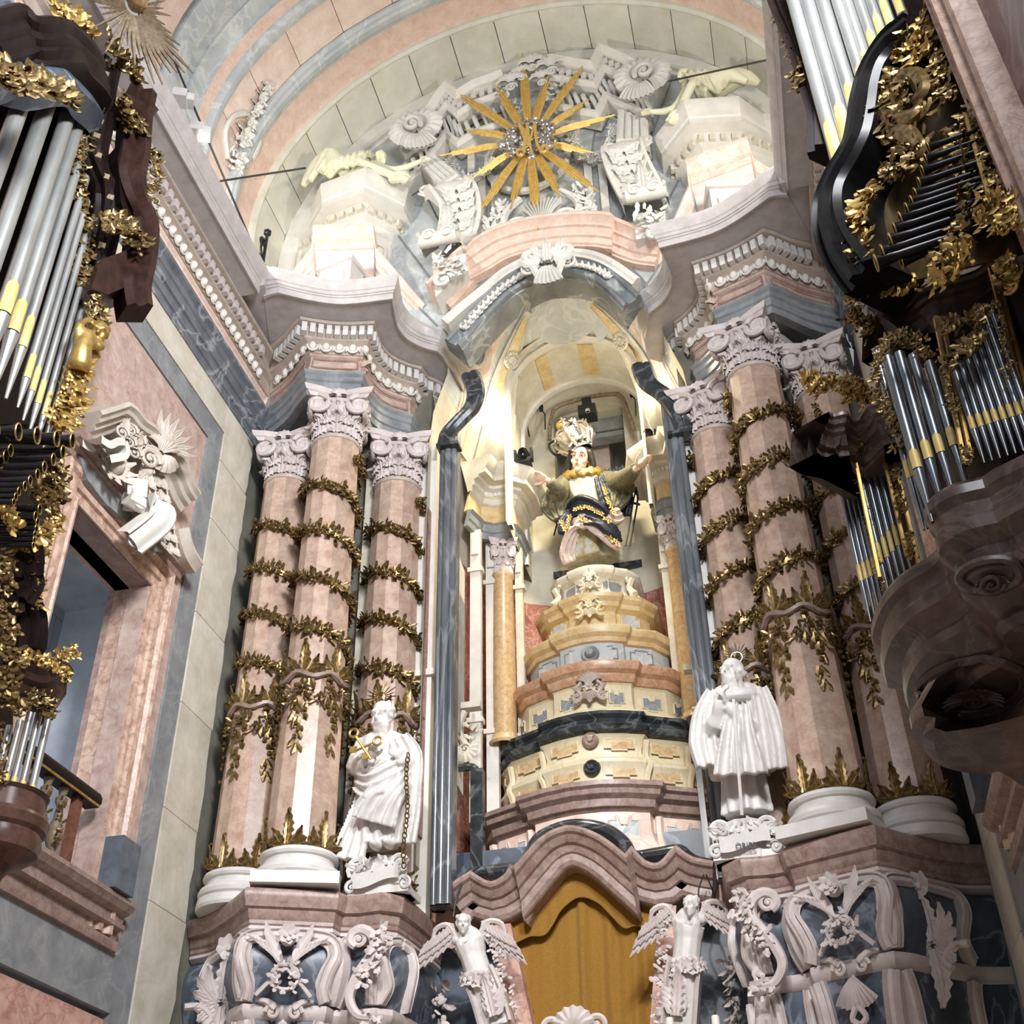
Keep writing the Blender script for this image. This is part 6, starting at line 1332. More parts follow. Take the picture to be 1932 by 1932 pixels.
# ================================================================== ORGANS
def zfor(P, py):
    lo, hi = -5, 60
    for _ in range(40):
        z = (lo+hi)/2; d = V((P.x, P.y, z))-CAM; y = 966-FOC*d.dot(UPV)/d.dot(FWD)
        if y > py: lo = z
        else: hi = z
    return z
def wpx(P, w): return w*(P-CAM).dot(FWD)/FOC
def pipe(par, B, ztop, w, mh, foot=.5, mk='pipe', ang=0):
    """organ pipe: body, conical foot, gilded mouth facing the viewer; B is the lip of the mouth"""
    r = w/2; z0 = B.z; m = M(); H = ztop-z0; o = V((B.x, B.y, z0))
    m.lathe([(r*.28, -foot), (r*.98, -.01), (r, 0), (r, H*.5), (r, H), (r*.86, H)], 12, o)
    p = m.build('pipe', mk, par, .6); f = atan2(CAM.y-B.y+2.0, CAM.x-B.x)+ang; d = V((cos(f), sin(f), 0)); s = V((-d.y, d.x, 0)); mm = M()
    rows = []
    for i in range(9):
        t = i/8; ww = .62 if t < .7 else .62*sqrt(max(0, 1-((t-.7)/.3)**2)); z = z0+mh*t
        rows.append([o+d*(r*1.02*cos(k*ww*1.25))+s*(r*1.02*sin(k*ww*1.25))+ZU*(z-z0) for k in (-1, -.5, 0, .5, 1)])
    mm.grid(rows); mm.build('pipe_mouth', 'mouth', p)
    lp = M(); lp.tube([o+d*(r*1.03*cos(k))+s*(r*1.03*sin(k)) for k in [-.8+.2*i for i in range(9)]], r*.06, 4); lp.build('pipe_lip', 'iron', p)
def trumpet(par, tip, d, L, r):
    m = M(); d = V(d).normalized(); prof = [(0, .45), (.55, .5), (.85, .68), (.96, .92), (1, 1.15)]
    m.tube([tip-d*(L*(1-t)) for t, _ in prof], [r*q for _, q in prof], 10, cap=False); b = m.build('trumpet_pipe', 'trumpet', par)
    a = d.orthogonal().normalized(); c = d.cross(a); g = M(); g.tube([tip+a*(r*1.15*cos(k))+c*(r*1.15*sin(k)) for k in [2*pi*i/14 for i in range(14)]], r*.13, 5, closed=True); g.build('bell_rim', 'gold', b)
def gilt(par, pts, nrm, size, per, nm='gilded_carving', mk='gold_dull', seed=1, vol=0, berries=.15):
    w0 = size; size *= .5; per = int(per*3.2); vol = int(vol*2); m = M(); r = random.Random(seed); P = [V(p) for p in pts]; m.foliage(P, lambda i: nrm, size, per, r, berries, .6, w0*.62); n = V(nrm).normalized(); a = n.orthogonal().normalized(); b = n.cross(a)
    for i in range(vol):
        f = r.random()*(len(P)-1.01); p = P[int(f)].lerp(P[int(f)+1], f % 1); t = r.random()*6.28
        m.volute(p+n*size*.3+a*r.uniform(-.5, .5)*size+b*r.uniform(-.5, .5)*size, a*cos(t)+b*sin(t), b*cos(t)-a*sin(t), size*r.uniform(.5, .8), 1.3, .3, 5, 14)
    return m.build(nm, mk, par)
LO = thing('pipe_organ', 'left pipe organ of dark wood with gilded carving, tall grey pipes and a sunburst', 'organ')
LX = -4.75; LN = V((.75, -.65, 0)).normalized()
def lx(px, py, dx=0): return ax(px, py, LX+dx)
for (px, py), top, w in (((-80, 495), 150, 38), ((-36, 532), 168, 37), ((4, 570), 180, 33), ((22, 604), 186, 29), ((40, 632), 228, 22), ((49, 690), 310, 17), ((59, 714), 380, 15), ((70, 738), 415, 14.5), ((82, 760), 465, 13.5), ((93, 779), 515, 12.5)):
    B = lx(px, py+26); pipe(LO, B, zfor(B, top), wpx(B, w), .55 if w > 20 else .42, .8 if w > 20 else .45, 'pipe')
m = M(); q = [lx(-60, 800, -.55), lx(110, 800, -.55), lx(178, 560, -.55), lx(170, 180, -.55), lx(-60, 100, -.55)]; m.prism(q, (-.2, .1, 0)); m.build('case_back', 'wood', LO, 0)
m = M(); m.prism([lx(*p, -.75) for p in ((-60, 540), (120, 800), (112, 850), (95, 950), (62, 1060), (42, 1150), (26, 1250), (22, 1560), (-60, 1560))], (-.2, .05, 0)); m.build('case_body', 'wood', LO, 0)
edge = cr([lx(*p) for p in ((196, 130), (186, 175), (180, 240), (170, 290), (178, 330), (196, 380), (192, 440), (178, 500), (182, 545))], 4)
M().sweep(edge, [(-.22, -.5), (-.22, .12), (-.16, .2), (-.1, .14), (-.04, .14), (0, .24), (.08, .26), (.1, .16), (.18, .16), (.22, .24), (.26, .1), (.26, -.5)], LN).build('case_edge', 'wood', LO, .45)
M().sweep([e+V((.35, .5, 0)) for e in edge], [(-.2, -.3), (-.2, .1), (-.1, .16), (0, .08), (.1, .16), (.2, .1), (.2, -.3)], LN).build('case_edge', 'wood_brown', LO, .45)
dn = M().box((0, 0, 0), (.09, .09, .1)).mesh('dentil', 'gilt_wood', 0)
for p, t in along([e+LN*.22 for e in edge], .30, .1): link('dentil', dn, LO, p, .7)
m = M(); c = lx(215, 540); m.prism([lx(172, 545, .3), lx(205, 555, .3), lx(275, 525, .3), lx(245, 470, .3), lx(190, 490, .3)], (-.7, .4, 0)); m.build('case_bracket', 'wood_brown', LO, 0)
ck = cr([lx(-40, 55, .35), lx(0, 48, .35), lx(35, 40, .35), lx(60, 62, .4), lx(100, 62, .45), lx(130, 72, .4), lx(165, 105, .35), lx(185, 135, .25)], 4)
M().sweep(ck, [(-.1, -1.0), (-.1, .2), (-.02, .26), (.06, .22), (.1, .12), (.2, .10), (.24, .02), (.3, .02), (.36, -.08), (.42, -.1), (.42, -1.0)], LN).build('crown_cornice', 'wood', LO, .4)
M().sweep([p+V((0, 0, -.5)) for p in ck], [(.0, -.5), (.0, -.06), (.2, -.02), (.36, -.06), (.4, -.5)], LN).build('blue_frieze', 'blue', LO)
for p, t in along([e+V((0, 0, -.28))+LN*.05 for e in ck], .22, .1): link('dentil', dn, LO, p, .7)
gilt(LO, [lx(-20, 128, 1.0), lx(20, 158, 1.0), lx(60, 160, 1.0), lx(95, 172, 1.0), lx(128, 180, 1.0)], LN, .36, 24, 'gilded_drapery', 'gold_dull', 2, 8)
gilt(LO, [lx(150, 150, .2), lx(180, 165, .2)], LN, .26, 16, seed=9)
gilt(LO, [lx(*p) for p in ((152, 190), (150, 250), (143, 300), (145, 345), (158, 400), (163, 450), (152, 510), (155, 540))], LN, .24, 13, 'gilded_strip', 'gold_dull', 3, 14)
gilt(LO, [lx(*p) for p in ((110, 30), (140, 38), (165, 60))], LN, .36, 16, 'gilded_crest', 'gold', 4, 5); gilt(LO, [lx(*p, .3) for p in ((210, 90), (235, 110), (240, 135), (265, 155))], LN, .3, 12, 'gilded_crest', 'gold_dull', 5, 6)
gilt(LO, [lx(*p, .4) for p in ((225, 195), (245, 225), (250, 250))], LN, .3, 14, 'gilded_crest', 'gold_dull', 6, 5); gilt(LO, [lx(*p, .4) for p in ((285, 285), (292, 330), (280, 385))], LN, .22, 14, 'gilded_strip', 'gold_dull', 7, 6)
gilt(LO, [lx(*p, .4) for p in ((200, 430), (235, 425), (258, 440), (245, 470))], LN, .3, 15, 'gilded_shell', 'gold_dull', 8, 5)
m = M(); m.prism([lx(235, 175, .4), lx(290, 195, .4), (lx(300, 207, .4)), lx(255, 203, .4)], (-.5, .3, 0)); m.build('side_shelf', 'wood_brown', LO, 0)
m = M(); m.prism([lx(232, 262, .3), lx(258, 282, .3), lx(275, 310, .3), lx(278, 350, .3), lx(258, 410, .3), lx(240, 420, .3), lx(228, 380, .3), lx(222, 300, .3)], (-.5, .3, 0)); m.build('side_bracket', 'wood', LO, 0)
m = M(); c = lx(248, 15, .5); r3 = random.Random(6)
for i in range(44):
    a = 2*pi*i/44; L = r3.uniform(.55, 1.1)*(1.25 if sin(a) < 0 else 1); d = EX*cos(a)*.9+ZU*sin(a); m.tube([c+d*.15, c+d*L*.6, c+d*L], [.03, .045, .012], 4, flat=.6)
m.build('sun_rays', 'gilt_wood', LO, .4)
m = M(); head(m, c+NX*.12+ZU*.05, rotm(.75, -.3), 1.9, 0, 0, 2, False); fused(m, 'sun_face', 'gilt_wood2', LO, .03, 1)
# gilded atlas figure and fruit at the foot of the case edge
AT = M(); c = lx(165, 625, .35); head(AT, c+ZU*.08+EX*.15, rotm(.6, .4), 1.5, 0, 20, 2)
AT.tube(cr([c+V((0, 0, -.12)), lx(155, 660, .4), lx(148, 700, .35)], 5), [.15, .16, .15, .13, .12, .12, .13, .14, .15, .14, .12], 12)
AT.tube(cr([lx(148, 645, .35), lx(150, 615, .35), lx(172, 602, .35)], 4), [.06]*5+[.045]*4, 8); AT.tube(cr([lx(175, 645, .45), lx(190, 655, .5), lx(180, 622, .4)], 4), [.06]*5+[.045]*4, 8)
fused(AT, 'atlas_figure', 'gold', LO, .022, 2)
gilt(LO, [lx(*p, .3) for p in ((165, 590), (185, 600), (195, 620))], LN, .24, 14, seed=12, vol=4); gilt(LO, [lx(*p, .3) for p in ((145, 690), (150, 720), (135, 750), (128, 780), (118, 815))], LN, .26, 17, 'gilded_drapery', 'gold', 13, 10, .4)
gilt(LO, [lx(*p, .2) for p in ((172, 555), (185, 580), (182, 600))], LN, .2, 14, seed=14, vol=4)
# horizontal trumpets
for px, L, r in (((-8, 810), 1.6, .085), ((35, 815), 1.8, .08), ((70, 822), 1.9, .08), ((107, 828), 2.0, .078), ((137, 832), 2.1, .076), ((119, 853), 2.2, .066), ((101, 867), 2.1, .06), ((84, 881), 2, .056), ((71, 895), 2, .052), ((57, 907), 2, .048), ((47, 917), 2, .044), ((36, 927), 2, .04), ((30, 937), 2, .036), ((26, 947), 2, .034), ((75, 961), 2, .05), ((67, 974), 2, .046), ((71, 985), 2, .042), ((69, 997), 2, .04), ((66, 1008), 2, .036), ((65, 1018), 2, .034), ((63, 1028), 2, .032)):
    trumpet(LO, lx(*px, .8 if px[1] < 950 else .6), (1, .28, .0), L, r)
for i in range(9): trumpet(LO, lx(20-i*9, 850+i*11, .4), (1, .28, 0), 1.5, .06)
gilt(LO, [lx(*p, .3) for p in ((96, 865), (100, 890), (108, 920), (95, 945), (60, 935))], LN, .24, 14, seed=15, vol=8); gilt(LO, [lx(*p, .35) for p in ((0, 975), (25, 985), (45, 1005), (48, 1030))], LN, .28, 14, seed=16, vol=6, mk='gold')
gilt(LO, [lx(*p, .25) for p in ((100, 965), (105, 985), (85, 1000), (75, 1030), (60, 1070), (62, 1110), (55, 1150))], LN, .2, 12, seed=17, vol=12, mk='gold'); gilt(LO, [lx(*p, .25) for p in ((5, 1040), (8, 1100), (12, 1160), (10, 1220), (10, 1290), (18, 1330))], LN, .22, 13, seed=18, vol=12)
for L in (((22, 1010), (40, 1018), (48, 1050), (46, 1088)), ((20, 1075), (38, 1080), (48, 1105), (30, 1130)), ((22, 1145), (42, 1142), (54, 1175), (52, 1228))):
    M().sweep(cr([lx(*p, .2) for p in L], 5), [(-.12, -.5), (-.12, .06), (-.05, .12), (0, .06), (.06, .12), (.12, .06), (.18, .1), (.2, -.5)], LN, side=-1).build('case_scroll', 'wood', LO, .45)
# small round tower hanging over the tribune
tc = [lx(*p, .1) for p in ((15, 1250), (45, 1262), (70, 1270), (95, 1262), (118, 1268), (127, 1285))]; tw = cr(tc, 4)
M().sweep(tw, [(-.02, -.3), (-.02, .2), (.05, .24), (.1, .16), (.18, .14), (.22, .06), (.32, .02), (.36, -.3)], LN).build('tower_cornice', 'wood_brown', LO, .45)
m = M(); m.prism([lx(127, 1285, .15), lx(125, 1310, .1), lx(100, 1335, .1), lx(90, 1300, .1)], (-.4, .4, 0)); m.build('tower_side', 'wood_brown', LO, 0)
gilt(LO, [lx(*p, .25) for p in ((38, 1258), (60, 1235), (85, 1255), (110, 1262), (125, 1280))], LN, .17, 12, 'gilded_crest', 'gold', 19, 4); gilt(LO, [lx(*p, .25) for p in ((105, 1240), (125, 1235), (143, 1228))], LN, .15, 10, 'gilded_crest', 'gold', 20, 2)
gilt(LO, [lx(*p, .2) for p in ((25, 1350), (50, 1318), (75, 1315), (92, 1320), (90, 1355))], LN, .15, 12, seed=21, vol=6)
for px, top, w in (((-12, 1490), 1370, 15), ((5, 1495), 1360, 14), ((20, 1500), 1345, 14), ((36, 1507), 1335, 14), ((54, 1515), 1318, 15)):
    B = lx(*px, .05); pipe(LO, B, zfor(B, top), wpx(B, w), .22, .42, 'pipe')
B0 = lx(5, 1600, -.1); m = M(); zb = lx(40, 1560, 0).z
m.lathe([(.0, -.8), (.12, -.75), (.16, -.62), (.24, -.5), (.36, -.46), (.46, -.38), (.48, -.28), (.46, -.18), (.5, -.14), (.52, -.04), (.5, .0), (.44, .03), (.42, .22), (.46, .26), (.3, .27)], 24, (lx(12, 1560, 0).x-.1, lx(12, 1560, 0).y, zb-.0)); m.build('tower_console', 'wood_red2', LO, .5)
gilt(LO, [lx(*p, .1) for p in ((-5, 1345), (2, 1420), (-2, 1480))], LN, .12, 10, seed=24, vol=3)
# ------------------------------------------------------------------ right organ
RO = thing('pipe_organ', 'right pipe organ with black S-shaped case edge, trumpets and curved dark console', 'organ')
RXP = 5.0; RN = V((-.75, -.65, 0)).normalized(); RE = V((.65, -.75, 0)).normalized()
def rx(px, py, dx=0): return at(px, py, 8.5-(px-1500)/430*1.6-dx*.8)
for (px, py), w in (((1563, 231), 31), ((1584, 199), 31), ((1603, 159), 29), ((1625, 126), 27), ((1633, 100), 24), ((1645, 59), 22), ((1657, 27), 20), ((1670, -2), 20), ((1685, -40), 20)):
    k = 88 if w > 26 else 70; B = rx(px+k*.27, py+k, .1); pipe(RO, B, zfor(B, -60) if py > 0 else B.z+2.2, wpx(B, w), abs(zfor(B, py)-B.z), .55, 'pipe', -.0)
m = M(); m.prism([rx(1505, -30, -.6), rx(1620, 340, -.6), rx(1740, 60, -.6), rx(1760, -30, -.6)], (.2, 0, 0)); m.build('case_back', 'wood', RO, 0)
eg2 = cr([rx(*p, .25) for p in ((1735, 58), (1712, 78), (1688, 98), (1666, 132), (1654, 172), (1648, 215), (1640, 258), (1622, 298), (1602, 332), (1588, 365), (1585, 402), (1594, 442), (1614, 480), (1645, 520))], 4)
M().sweep(eg2, [(-.14, -.5), (-.14, .1), (-.08, .16), (-.03, .1), (.02, .1), (.06, .17), (.12, .17), (.14, .08), (.2, .08), (.24, .14), (.27, -.5)], RN).build('case_edge', 'wood_black', RO, .45)
le = cr([rx(*p) for p in ((1462, -20), (1482, 30), (1505, 80), (1522, 130), (1535, 175), (1548, 215), (1550, 290))], 4)
M().sweep(le, [(-.12, -.4), (-.12, .06), (-.06, .14), (0, .08), (.06, .14), (.12, .06), (.12, -.4)], RN).build('case_edge', 'wood', RO, .45)
gilt(RO, [rx(*p, .05) for p in ((1460, 20), (1475, 60), (1490, 95), (1505, 115))], RN, .12, 9, seed=31); gilt(RO, [rx(1508, 128, .1), rx(1520, 158, .1)], RN, .2, 26, 'gilded_mask', 'gold_dull', 32, 3, .5)
m = M(); m.prism([rx(1660, 300, -.35), rx(1595, 420, -.35), rx(1680, 540, -.35), rx(1920, 480, -.35), rx(1780, 0, -.35), rx(1740, 60, -.35)], (.2, 0, 0)); m.build('case_body', 'gilt_dark', RO, 0)
for L, z_, n_, v_, mk in ((((1705, 60), (1730, 90), (1745, 120)), .3, 16, 4, 'gold'), (((1720, 140), (1700, 165), (1690, 195), (1715, 215)), .32, 9, 9, 'gold_dull'), (((1665, 165), (1680, 178)), .24, 12, 3, 'gold'), (((1745, 20), (1760, 60), (1775, 100), (1785, 150), (1795, 205)), .22, 13, 10, 'gold_dull'), (((1680, 250), (1700, 255), (1735, 290), (1720, 305)), .26, 7, 5, 'gold_dull'), (((1650, 355), (1640, 385), (1612, 425), (1625, 450), (1632, 500)), .24, 12, 9, 'gold'), (((1670, 320), (1685, 340), (1705, 315)), .2, 10, 4, 'gold_dull')):
    gilt(RO, [rx(*p, .3) for p in L], RN, z_, n_, 'gilded_carving', mk, int(z_*100)+n_, v_)
for L in (((1690, 180), (1700, 150), (1730, 148), (1745, 175), (1725, 195)), ((1680, 255), (1710, 255), (1735, 280)), ((1665, 210), (1690, 230), (1720, 225), (1740, 205))):
    m = M(); c = cr([rx(*p, .35) for p in L], 5); m.tube(c, [.05+.05*sin(pi*i/len(c)) for i in range(len(c))], 8); m.volute(c[0], RE, ZU, .13, 1.4, .3); m.volute(c[-1], RE, -ZU, .12, 1.4, .3); m.build('gilded_scroll', 'gold_dull', RO)
gilt(RO, [rx(*p, .3) for p in ((1800, 240), (1808, 300), (1812, 360), (1818, 420), (1800, 470), (1780, 500))], RN, .24, 17, 'gilded_strip', 'gold_dull', 41, 14); gilt(RO, [rx(*p, .25) for p in ((1830, 200), (1850, 270), (1875, 340), (1900, 410))], RN, .17, 15, 'gilded_strip', 'gold_dull', 42, 10)
gilt(RO, [rx(*p, .35) for p in ((1850, 410), (1880, 395), (1910, 410), (1900, 440))], RN, .22, 14, 'gilded_mask', 'gold', 43, 4); gilt(RO, [rx(*p, .3) for p in ((1770, 515), (1800, 505), (1830, 470))], RN, .26, 14, 'gilded_shell', 'gold', 44, 6)
M().tube([rx(1822, 215, .3), rx(1875, 395, .3)], .03, 6).build('gilt_rod', 'gold', RO); M().sweep([rx(1795, 262, .25), rx(1785, 440, .25)], [(-.06, -.3), (-.06, .06), (.06, .06), (.06, -.3)], RN).build('stile', 'wood_red', RO)
for row, (pts, L, r) in enumerate((([(1653, 496), (1665, 477), (1680, 455), (1688, 434), (1699, 414), (1711, 396), (1720, 382), (1727, 367), (1734, 346), (1740, 323), (1746, 301), (1751, 279)], 1.25, .062), ([(1700, 492), (1708, 468), (1715, 449), (1722, 428), (1728, 410), (1733, 392), (1738, 374), (1743, 356)], .95, .058))):
    for i, p in enumerate(pts): trumpet(RO, rx(*p, .9-.3*row-.02*i), (-1, .12, -.12), L-.04*i, r*(1-.03*i))
# lower towers: curved dark cornices, pipes, gilded work, big round console
def rz(L, z): return [az(a, b, z) for a, b in L]
big = cr(rz([(1640, 588), (1662, 575), (1688, 574), (1704, 582), (1720, 566), (1736, 553), (1758, 542), (1800, 532), (1843, 518), (1866, 500), (1900, 470), (1945, 445)], 9.4), 3)
big = [big[0]+V((.3, .5, 0))]+big
CPF = [(-.3, .12), (-.05, .12), (0, .1), (0, .04), (-.04, 0), (-.06, -.07), (-.12, -.1), (-.14, -.16), (-.2, -.2), (-.26, -.3), (-.28, -.36), (-.36, -.4), (-.36, -.5), (-.5, -.5)]
CPF = [(q*.55, z*.6) for q, z in CPF]; CPF = CPF+[(-.5, -.3), (-.4, .06), CPF[0]]
M().sweep(big, CPF).build('tower_cornice', 'wood_brown2', RO, .4)
sml = cr(rz([(1566, 786), (1574, 790), (1600, 785), (1616, 802), (1638, 772), (1662, 765), (1692, 748)], 8.6), 3); sml = [sml[0]+V((.1, .7, 0))]+sml
M().sweep(sml, CPF).build('tower_cornice', 'wood_brown2', RO, .4)
M().prism([az(1480, -60, 9.5)+V((.9, 1.4, 0)), V((5.95, 9.6, 9.0)), V((5.95, 7.6, 9.0)), V((5.4, 8.2, 9.0)), V((5.2, 9.0, 9.0)), V((5.3, 9.6, 9.0))][1:], (0, 0, -1.6)).build('tower_core', 'wood', RO, 0)
led = cr(rz([(1650, 1230), (1642, 1185), (1655, 1138), (1682, 1100), (1712, 1076), (1745, 1056), (1766, 1036), (1768, 1010)], 7.0), 3)+cr(rz([(1750, 985), (1742, 960), (1755, 938), (1790, 916), (1830, 905)], 7.0), 3)+cr(rz([(1852, 900), (1872, 886), (1900, 872), (1945, 850)], 7.0), 3)
led = [V((5.2, 10.9, 7.0)), V((4.6, 10.5, 7.0))]+led
TG = V((5.75, 9.0, 0)); prof = [(.3, .0), (0.02, .02), (0, -.02), (0, -.1), (.04, -.16), (.05, -.24), (.02, -.30), (.03, -.4), (.12, -.5), (.14, -.58), (.11, -.62), (.12, -.7), (.26, -.82), (.34, -.9), (.32, -.96), (.36, -1.02), (.56, -1.06), (.8, -1.1), (1, -1.12)]
rows = [[p.lerp(TG, t)+ZU*(7.0*t+z if False else z)+ZU*(7.0-p.lerp(TG, t).z) for t, z in prof] for p in led]
M().grid(rows).build('round_console', 'wood_brown2', RO, .45)
low = cr(rz([(1745, 1355), (1722, 1372), (1728, 1402), (1755, 1428), (1790, 1440), (1830, 1445), (1870, 1440), (1945, 1490)], 5.75), 3); TG2 = V((5.75, 8.6, 0))
rows = [[p.lerp(TG2, t)+ZU*(5.75+z-p.lerp(TG2, t).z) for t, z in ((.3, .35), (.12, .3), (.0, .12), (0, .02), (.06, -.02), (.04, -.1), (.1, -.16), (.3, -.2), (1, -.22))] for p in low]
M().grid(rows).build('lower_console', 'wood_brown2', RO, .45)
for (cx, cy), (cw, ch) in (((1835, 1294), (82, 40)), ((1870, 1085), (45, 22)), ((1826, 1440), (45, 18))):   # carved shells on the undersides, laid on the surface itself
    dg = bpy.context.evaluated_depsgraph_get(); P_ = []
    def hit(px, py):
        h, l, n = sc.ray_cast(dg, CAM, _ray(px, py).normalized())[:3]; return (l, n) if h else None
    ring_ = [hit(cx+cw*1.25*cos(t), cy+ch*1.25*sin(t)-.12*cw*cos(t)) for t in [2*pi*i/28 for i in range(28)]]; c0 = hit(cx, cy)
    if not c0 or not all(ring_): continue
    if max((p-c0[0]).length for p, n in ring_) > 1.3: continue
    m = M(); m.tube([p+n*.02 for p, n in ring_], .035, 6, closed=True); m.tube([p.lerp(c0[0], .1)+n*.02 for p, n in ring_], .02, 6, closed=True)
    n = c0[1]; e1 = (ring_[0][0]-c0[0]); e2 = (ring_[7][0]-c0[0])
    for i in range(15):
        t = -.3+3.74*i/14; d = e1*cos(t)-e2*sin(t); m.leaf(c0[0]+e2*.35+n*.03, d, n, d.length*.62, d.length*.16, .8, 3, .1)
    m.volute(c0[0]+e2*.4+n*.05, e1, e2, .1); m.build('underside_shell', 'wood_brown2', RO)
def bank(L, z0y, wpx_, mouths, foot, yy):
    for (px, pt), w in zip(L, wpx_):
        B = at(px[0], px[1], yy); pipe(RO, B, zfor(B, pt), wpx(B, w), mouths, foot, 'pipe_dark', 0)
bank([((1733, 888), 662), ((1754, 870), 668), ((1777, 858), 672), ((1802, 845), 685)], 0, [24, 23, 23, 22], .2, .5, 8.0)
bank([((1725, 902), 660), ((1718, 905), 662)], 0, [18, 16], .2, .5, 8.25)
bank([((1838+i*14.5, 812-i*4.5), 690-i*16) for i in range(8)], 0, [14]*8, .14, .32, 7.7)
bank([((1664+i*10.5, 1065-i*11), 838+i*3) for i in range(5)], 0, [12.5]*5, .24, .45, 9.4)
bank([((1626+i*9, 1098-i*4), 826+i*6) for i in range(4)], 0, [11]*4, .2, .42, 9.7)
for L in (((1765, 600), (1820, 870)), ((1778, 598), (1832, 862)), ((1868, 505), (1932, 760)), ((1878, 500), (1940, 750)), ((1606, 830), (1660, 1090)), ((1652, 800), (1712, 1050)), ((1672, 800), (1735, 1070))):
    a, b = at(*L[0], 7.8 if L[0][0] > 1700 else 9.2), at(*L[1], 7.8 if L[0][0] > 1700 else 9.2); M().tube([a, b], .022, 5).build('gilt_fillet', 'gold', RO)
for q in (((1768, 600), (1780, 598), (1830, 862), (1818, 868)), ((1654, 802), (1670, 800), (1733, 1068), (1714, 1052))):
    y_ = 7.95 if q[0][0] > 1700 else 9.35; M().prism([at(a, b, y_) for a, b in q], (0, .12, 0)).build('stile', 'wood_red', RO, 0)
for L, z_, n_, v_, y_, mk in ((((1660, 690), (1672, 650), (1700, 632), (1735, 648), (1758, 675)), .13, 14, 12, 7.7, 'gold_dull'), (((1785, 620), (1815, 615), (1850, 590), (1850, 640), (1825, 665), (1800, 690)), .2, 8, 12, 7.5, 'gold_dull'), (((1600, 560), (1640, 552), (1690, 545), (1735, 535)), .2, 12, 10, 8.0, 'gold'), (((1605, 580), (1625, 600), (1645, 630)), .18, 12, 4, 8.4, 'gold_dull'),
    (((1520, 715), (1555, 728), (1595, 725), (1625, 745), (1645, 755)), .2, 14, 6, 9.2, 'gold'), (((1575, 835), (1600, 832), (1630, 840), (1660, 822), (1690, 800), (1700, 830)), .14, 12, 10, 9.1, 'gold_dull'), (((1660, 690), (1655, 720), (1672, 760), (1690, 800), (1700, 850)), .13, 10, 8, 8.2, 'gold_dull'), (((1785, 690), (1795, 740), (1805, 780)), .1, 9, 4, 7.7, 'gold_dull'), (((1822, 840), (1835, 880)), .1, 9, 3, 7.7, 'gold_dull'), (((1690, 890), (1700, 930), (1708, 965)), .11, 9, 4, 9.1, 'gold_dull'), (((1715, 1010), (1728, 1060)), .11, 9, 4, 9.1, 'gold_dull'), (((1622, 900), (1640, 980), (1655, 1060), (1672, 1110)), .08, 8, 3, 9.3, 'gold_dull'), (((1535, 770), (1560, 800), (1570, 850), (1580, 880)), .12, 10, 5, 9.4, 'gold_dull'), (((1895, 500), (1915, 520), (1905, 540)), .2, 9, 4, 7.3, 'gold'), (((1878, 560), (1895, 640), (1915, 720)), .1, 8, 4, 7.5, 'gold_dull')):
    gilt(RO, [at(a, b, y_) for a, b in L], RN, z_, n_, 'gilded_carving', mk, n_+v_, v_)
# ================================================================== SMALL FITTINGS
for px, w in (((988, 862), 'left'), ((1222, 827), 'right')):
    c = at(*px, 20.0); t = thing('stage_light', 'black moving-head stage light on the %s apse cornice' % w, 'light', (0, 0, 0), 'moving-head stage lights')
    M().box(c+V((0, 0, -.16)), (.34, .26, .12), 0, .9).build('base', 'device', t, 0)
    for q in (-1, 1): M().box(c+V((q*.18, 0, .02)), (.05, .16, .3)).build('yoke_arm', 'device', t, 0)
    m = M(); m.ball(c+V((0, 0, .04)), (.14, .17, .15), 10, 8); h = m.build('lamp_head', 'device', t); m = M(); m.lathe([(.0, .0), (.08, .01), (.1, .03), (.1, .08), (.11, .08), (.11, -.02)], 14)
    m.xf(Matrix.Translation(c+V((.02, -.16, .0))) @ V((.15, -.75, -.6)).to_track_quat('Z', 'Y').to_matrix().to_4x4()); m.build('lens', 'lens', h)
t = thing('projector', 'small black projector clamped to the bent pipe above the painted statue', 'projector'); c = at(1109, 780, 21.6)
M().box(c, (.42, .35, .3)).build('body', 'device', t, 0); M().box(c+V((0, -.03, .28)), (.22, .2, .26)).build('clamp', 'device', t, 0); m = M(); m.lathe([(0, 0), (.05, 0), (.06, .04), (.05, .05)], 10); m.xf(Matrix.Translation(c+V((.03, -.18, -.06))) @ V((0, -.7, -.7)).to_track_quat('Z', 'Y').to_matrix().to_4x4()); m.build('lens', 'white', t)
fp = cr([at(*p, 21.7) for p in ((1037, 830), (1040, 790), (1052, 768), (1100, 752), (1150, 744), (1172, 748), (1184, 775), (1197, 812))], 5)
m = M(); m.tube(fp, .05, 8)
for i in range(3, len(fp), 5): m.ball(fp[i], .065, 6, 4)
tag(m.build('bent_pipe', 'gilt_wood', None), 'bent brown metal pipe arching over the rear window of the apse', 'pipe')
for i, (a, b, dx) in enumerate(((993, 788, 0), (1023, 775, .06), (1194, 748, .05), (1224, 748, .08))):
    p = at(a, b, 21.5); m = M(); m.tube([p+V((0, .3, -.35)), p+V((dx, 0, -.12)), p+V((0, 0, .0))], .018, 5); m.box(p+V((-.02, 0, .08)), (.09, .08, .16)); tag(m.build('spotlight', 'device'), '%s small black spotlight high on the cream apse wall' % ('outer left', 'inner left', 'inner right', 'outer right')[i], 'light')
m = M(); m.tube(cr([at(*p, 20.9) for p in ((1195, 905), (1203, 940), (1195, 990), (1188, 1030))], 4), .022, 5); m.tube(cr([at(*p, 20.9) for p in ((1210, 893), (1198, 930), (1186, 1000), (1180, 1030))], 4), .018, 5); m.tube([at(1178, 945, 21), at(1207, 952, 21)], .03, 6)
tag(m.build('cable_bundle', 'iron'), 'black cable bundle hanging beside the right arm of the painted statue', 'cable')
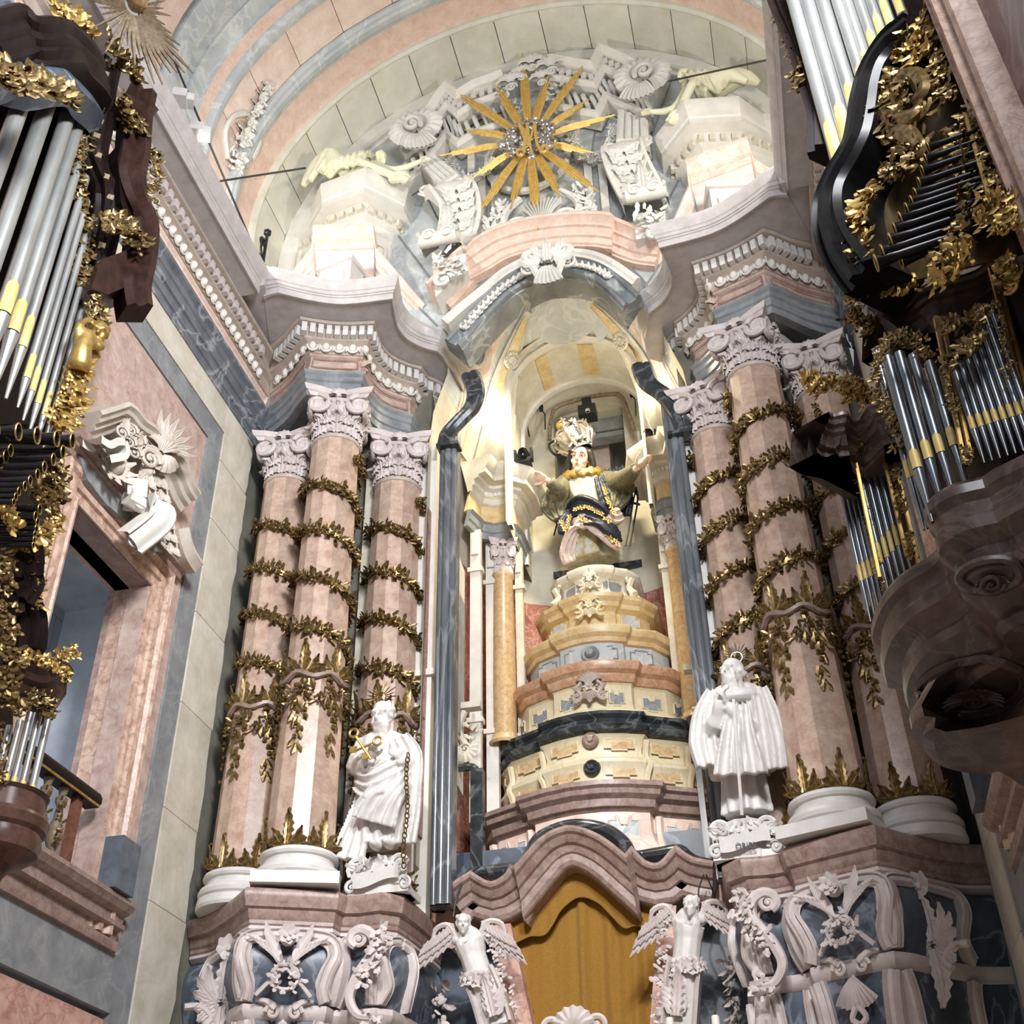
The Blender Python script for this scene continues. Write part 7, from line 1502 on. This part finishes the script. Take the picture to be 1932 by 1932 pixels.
t = tag(M().tube(cr([at(*p, 18.0) for p in ((905, 1635), (880, 1655), (862, 1690), (855, 1730))], 4), .015, 5).build('cable', 'iron'), 'thin black cable running down from the black moulding left of the curtain', 'cable')
t = tag(M().tube(cr([at(*p, 17.9) for p in ((1328, 1650), (1318, 1690), (1345, 1740), (1350, 1700), (1332, 1650))], 4), .012, 5).build('cable', 'iron'), 'looped black cable by the right end of the wavy frame', 'cable')
for px, w in (((1349, 1916), 'right'), ((1263, 1920), 'left')):
    p = at(*px, 17.2); m = M(); m.lathe([(.055, -2.4), (.055, -.02), (.045, 0), (0, -.01)], 10, p); c_ = tag(m.build('candle', 'candle'), 'tip of a white candle at the bottom edge, %s of the two' % w, 'candle'); M().tube([p, p+V((.005, 0, .05))], .006, 4).build('wick', 'iron', c_)
m = M(); c = at(1083, 1935, 17.4); m.shell(c+V((0, 0, -.05)), (1, 0, 0), (0, 0, 1), FR, .3, 7, -1.4, 1.4, .4)
for q in (-1, 1): m.volute(c+V((q*.34, 0, -.02)), (-q, 0, 0), (0, 0, 1), .16, 1.4, .3)
tb_ = thing('tabernacle', 'white carved shell finial of a tabernacle at bottom centre in front of the curtain', 'tabernacle'); m.build('shell_finial', 'lilac', tb_); M().lathe([(.0, -.3), (.34, -.3), (.3, -.4), (.42, -.5), (.46, -.62), (.36, -.7), (.36, -1.8), (.5, -1.9), (.5, -2.0), (0, -2.0)], 16, c, sy=.6).build('body', 'lilac', tb_, .5)
p = at(1492, 810, 17.6); m = M(); m.lathe([(.0, -.28), (.16, -.26), (.17, -.1), (.12, 0), (.1, .1), (0, .14)], 14, p); c_ = tag(m.build('security_camera', 'white'), 'white dome camera between the right columns', 'camera'); M().lathe([(.0, -.42), (.1, -.38), (.13, -.28), (0, -.27)], 12, p).build('dome_glass', 'lens', c_)
# ------------------------------------------------------------------ put each thing's Empty at the foot of its parts
def settle():
    for o in list(sc.objects):
        if o.type == 'EMPTY' and o.parent is None and o.location.length < 1e-6 and o.children:
            lo = V((1e9,)*3); hi = V((-1e9,)*3)
            for c in o.children_recursive:
                if c.type == 'MESH' and c.parent == o and c.data.vertices:
                    for k in c.bound_box:
                        p = c.matrix_basis @ V(k); lo = V(map(min, lo, p)); hi = V(map(max, hi, p))
            if hi.x < -1e8: continue
            b = V(((lo.x+hi.x)/2, (lo.y+hi.y)/2, lo.z)); o.location = b
            for c in o.children: c.location = c.location-b
settle()
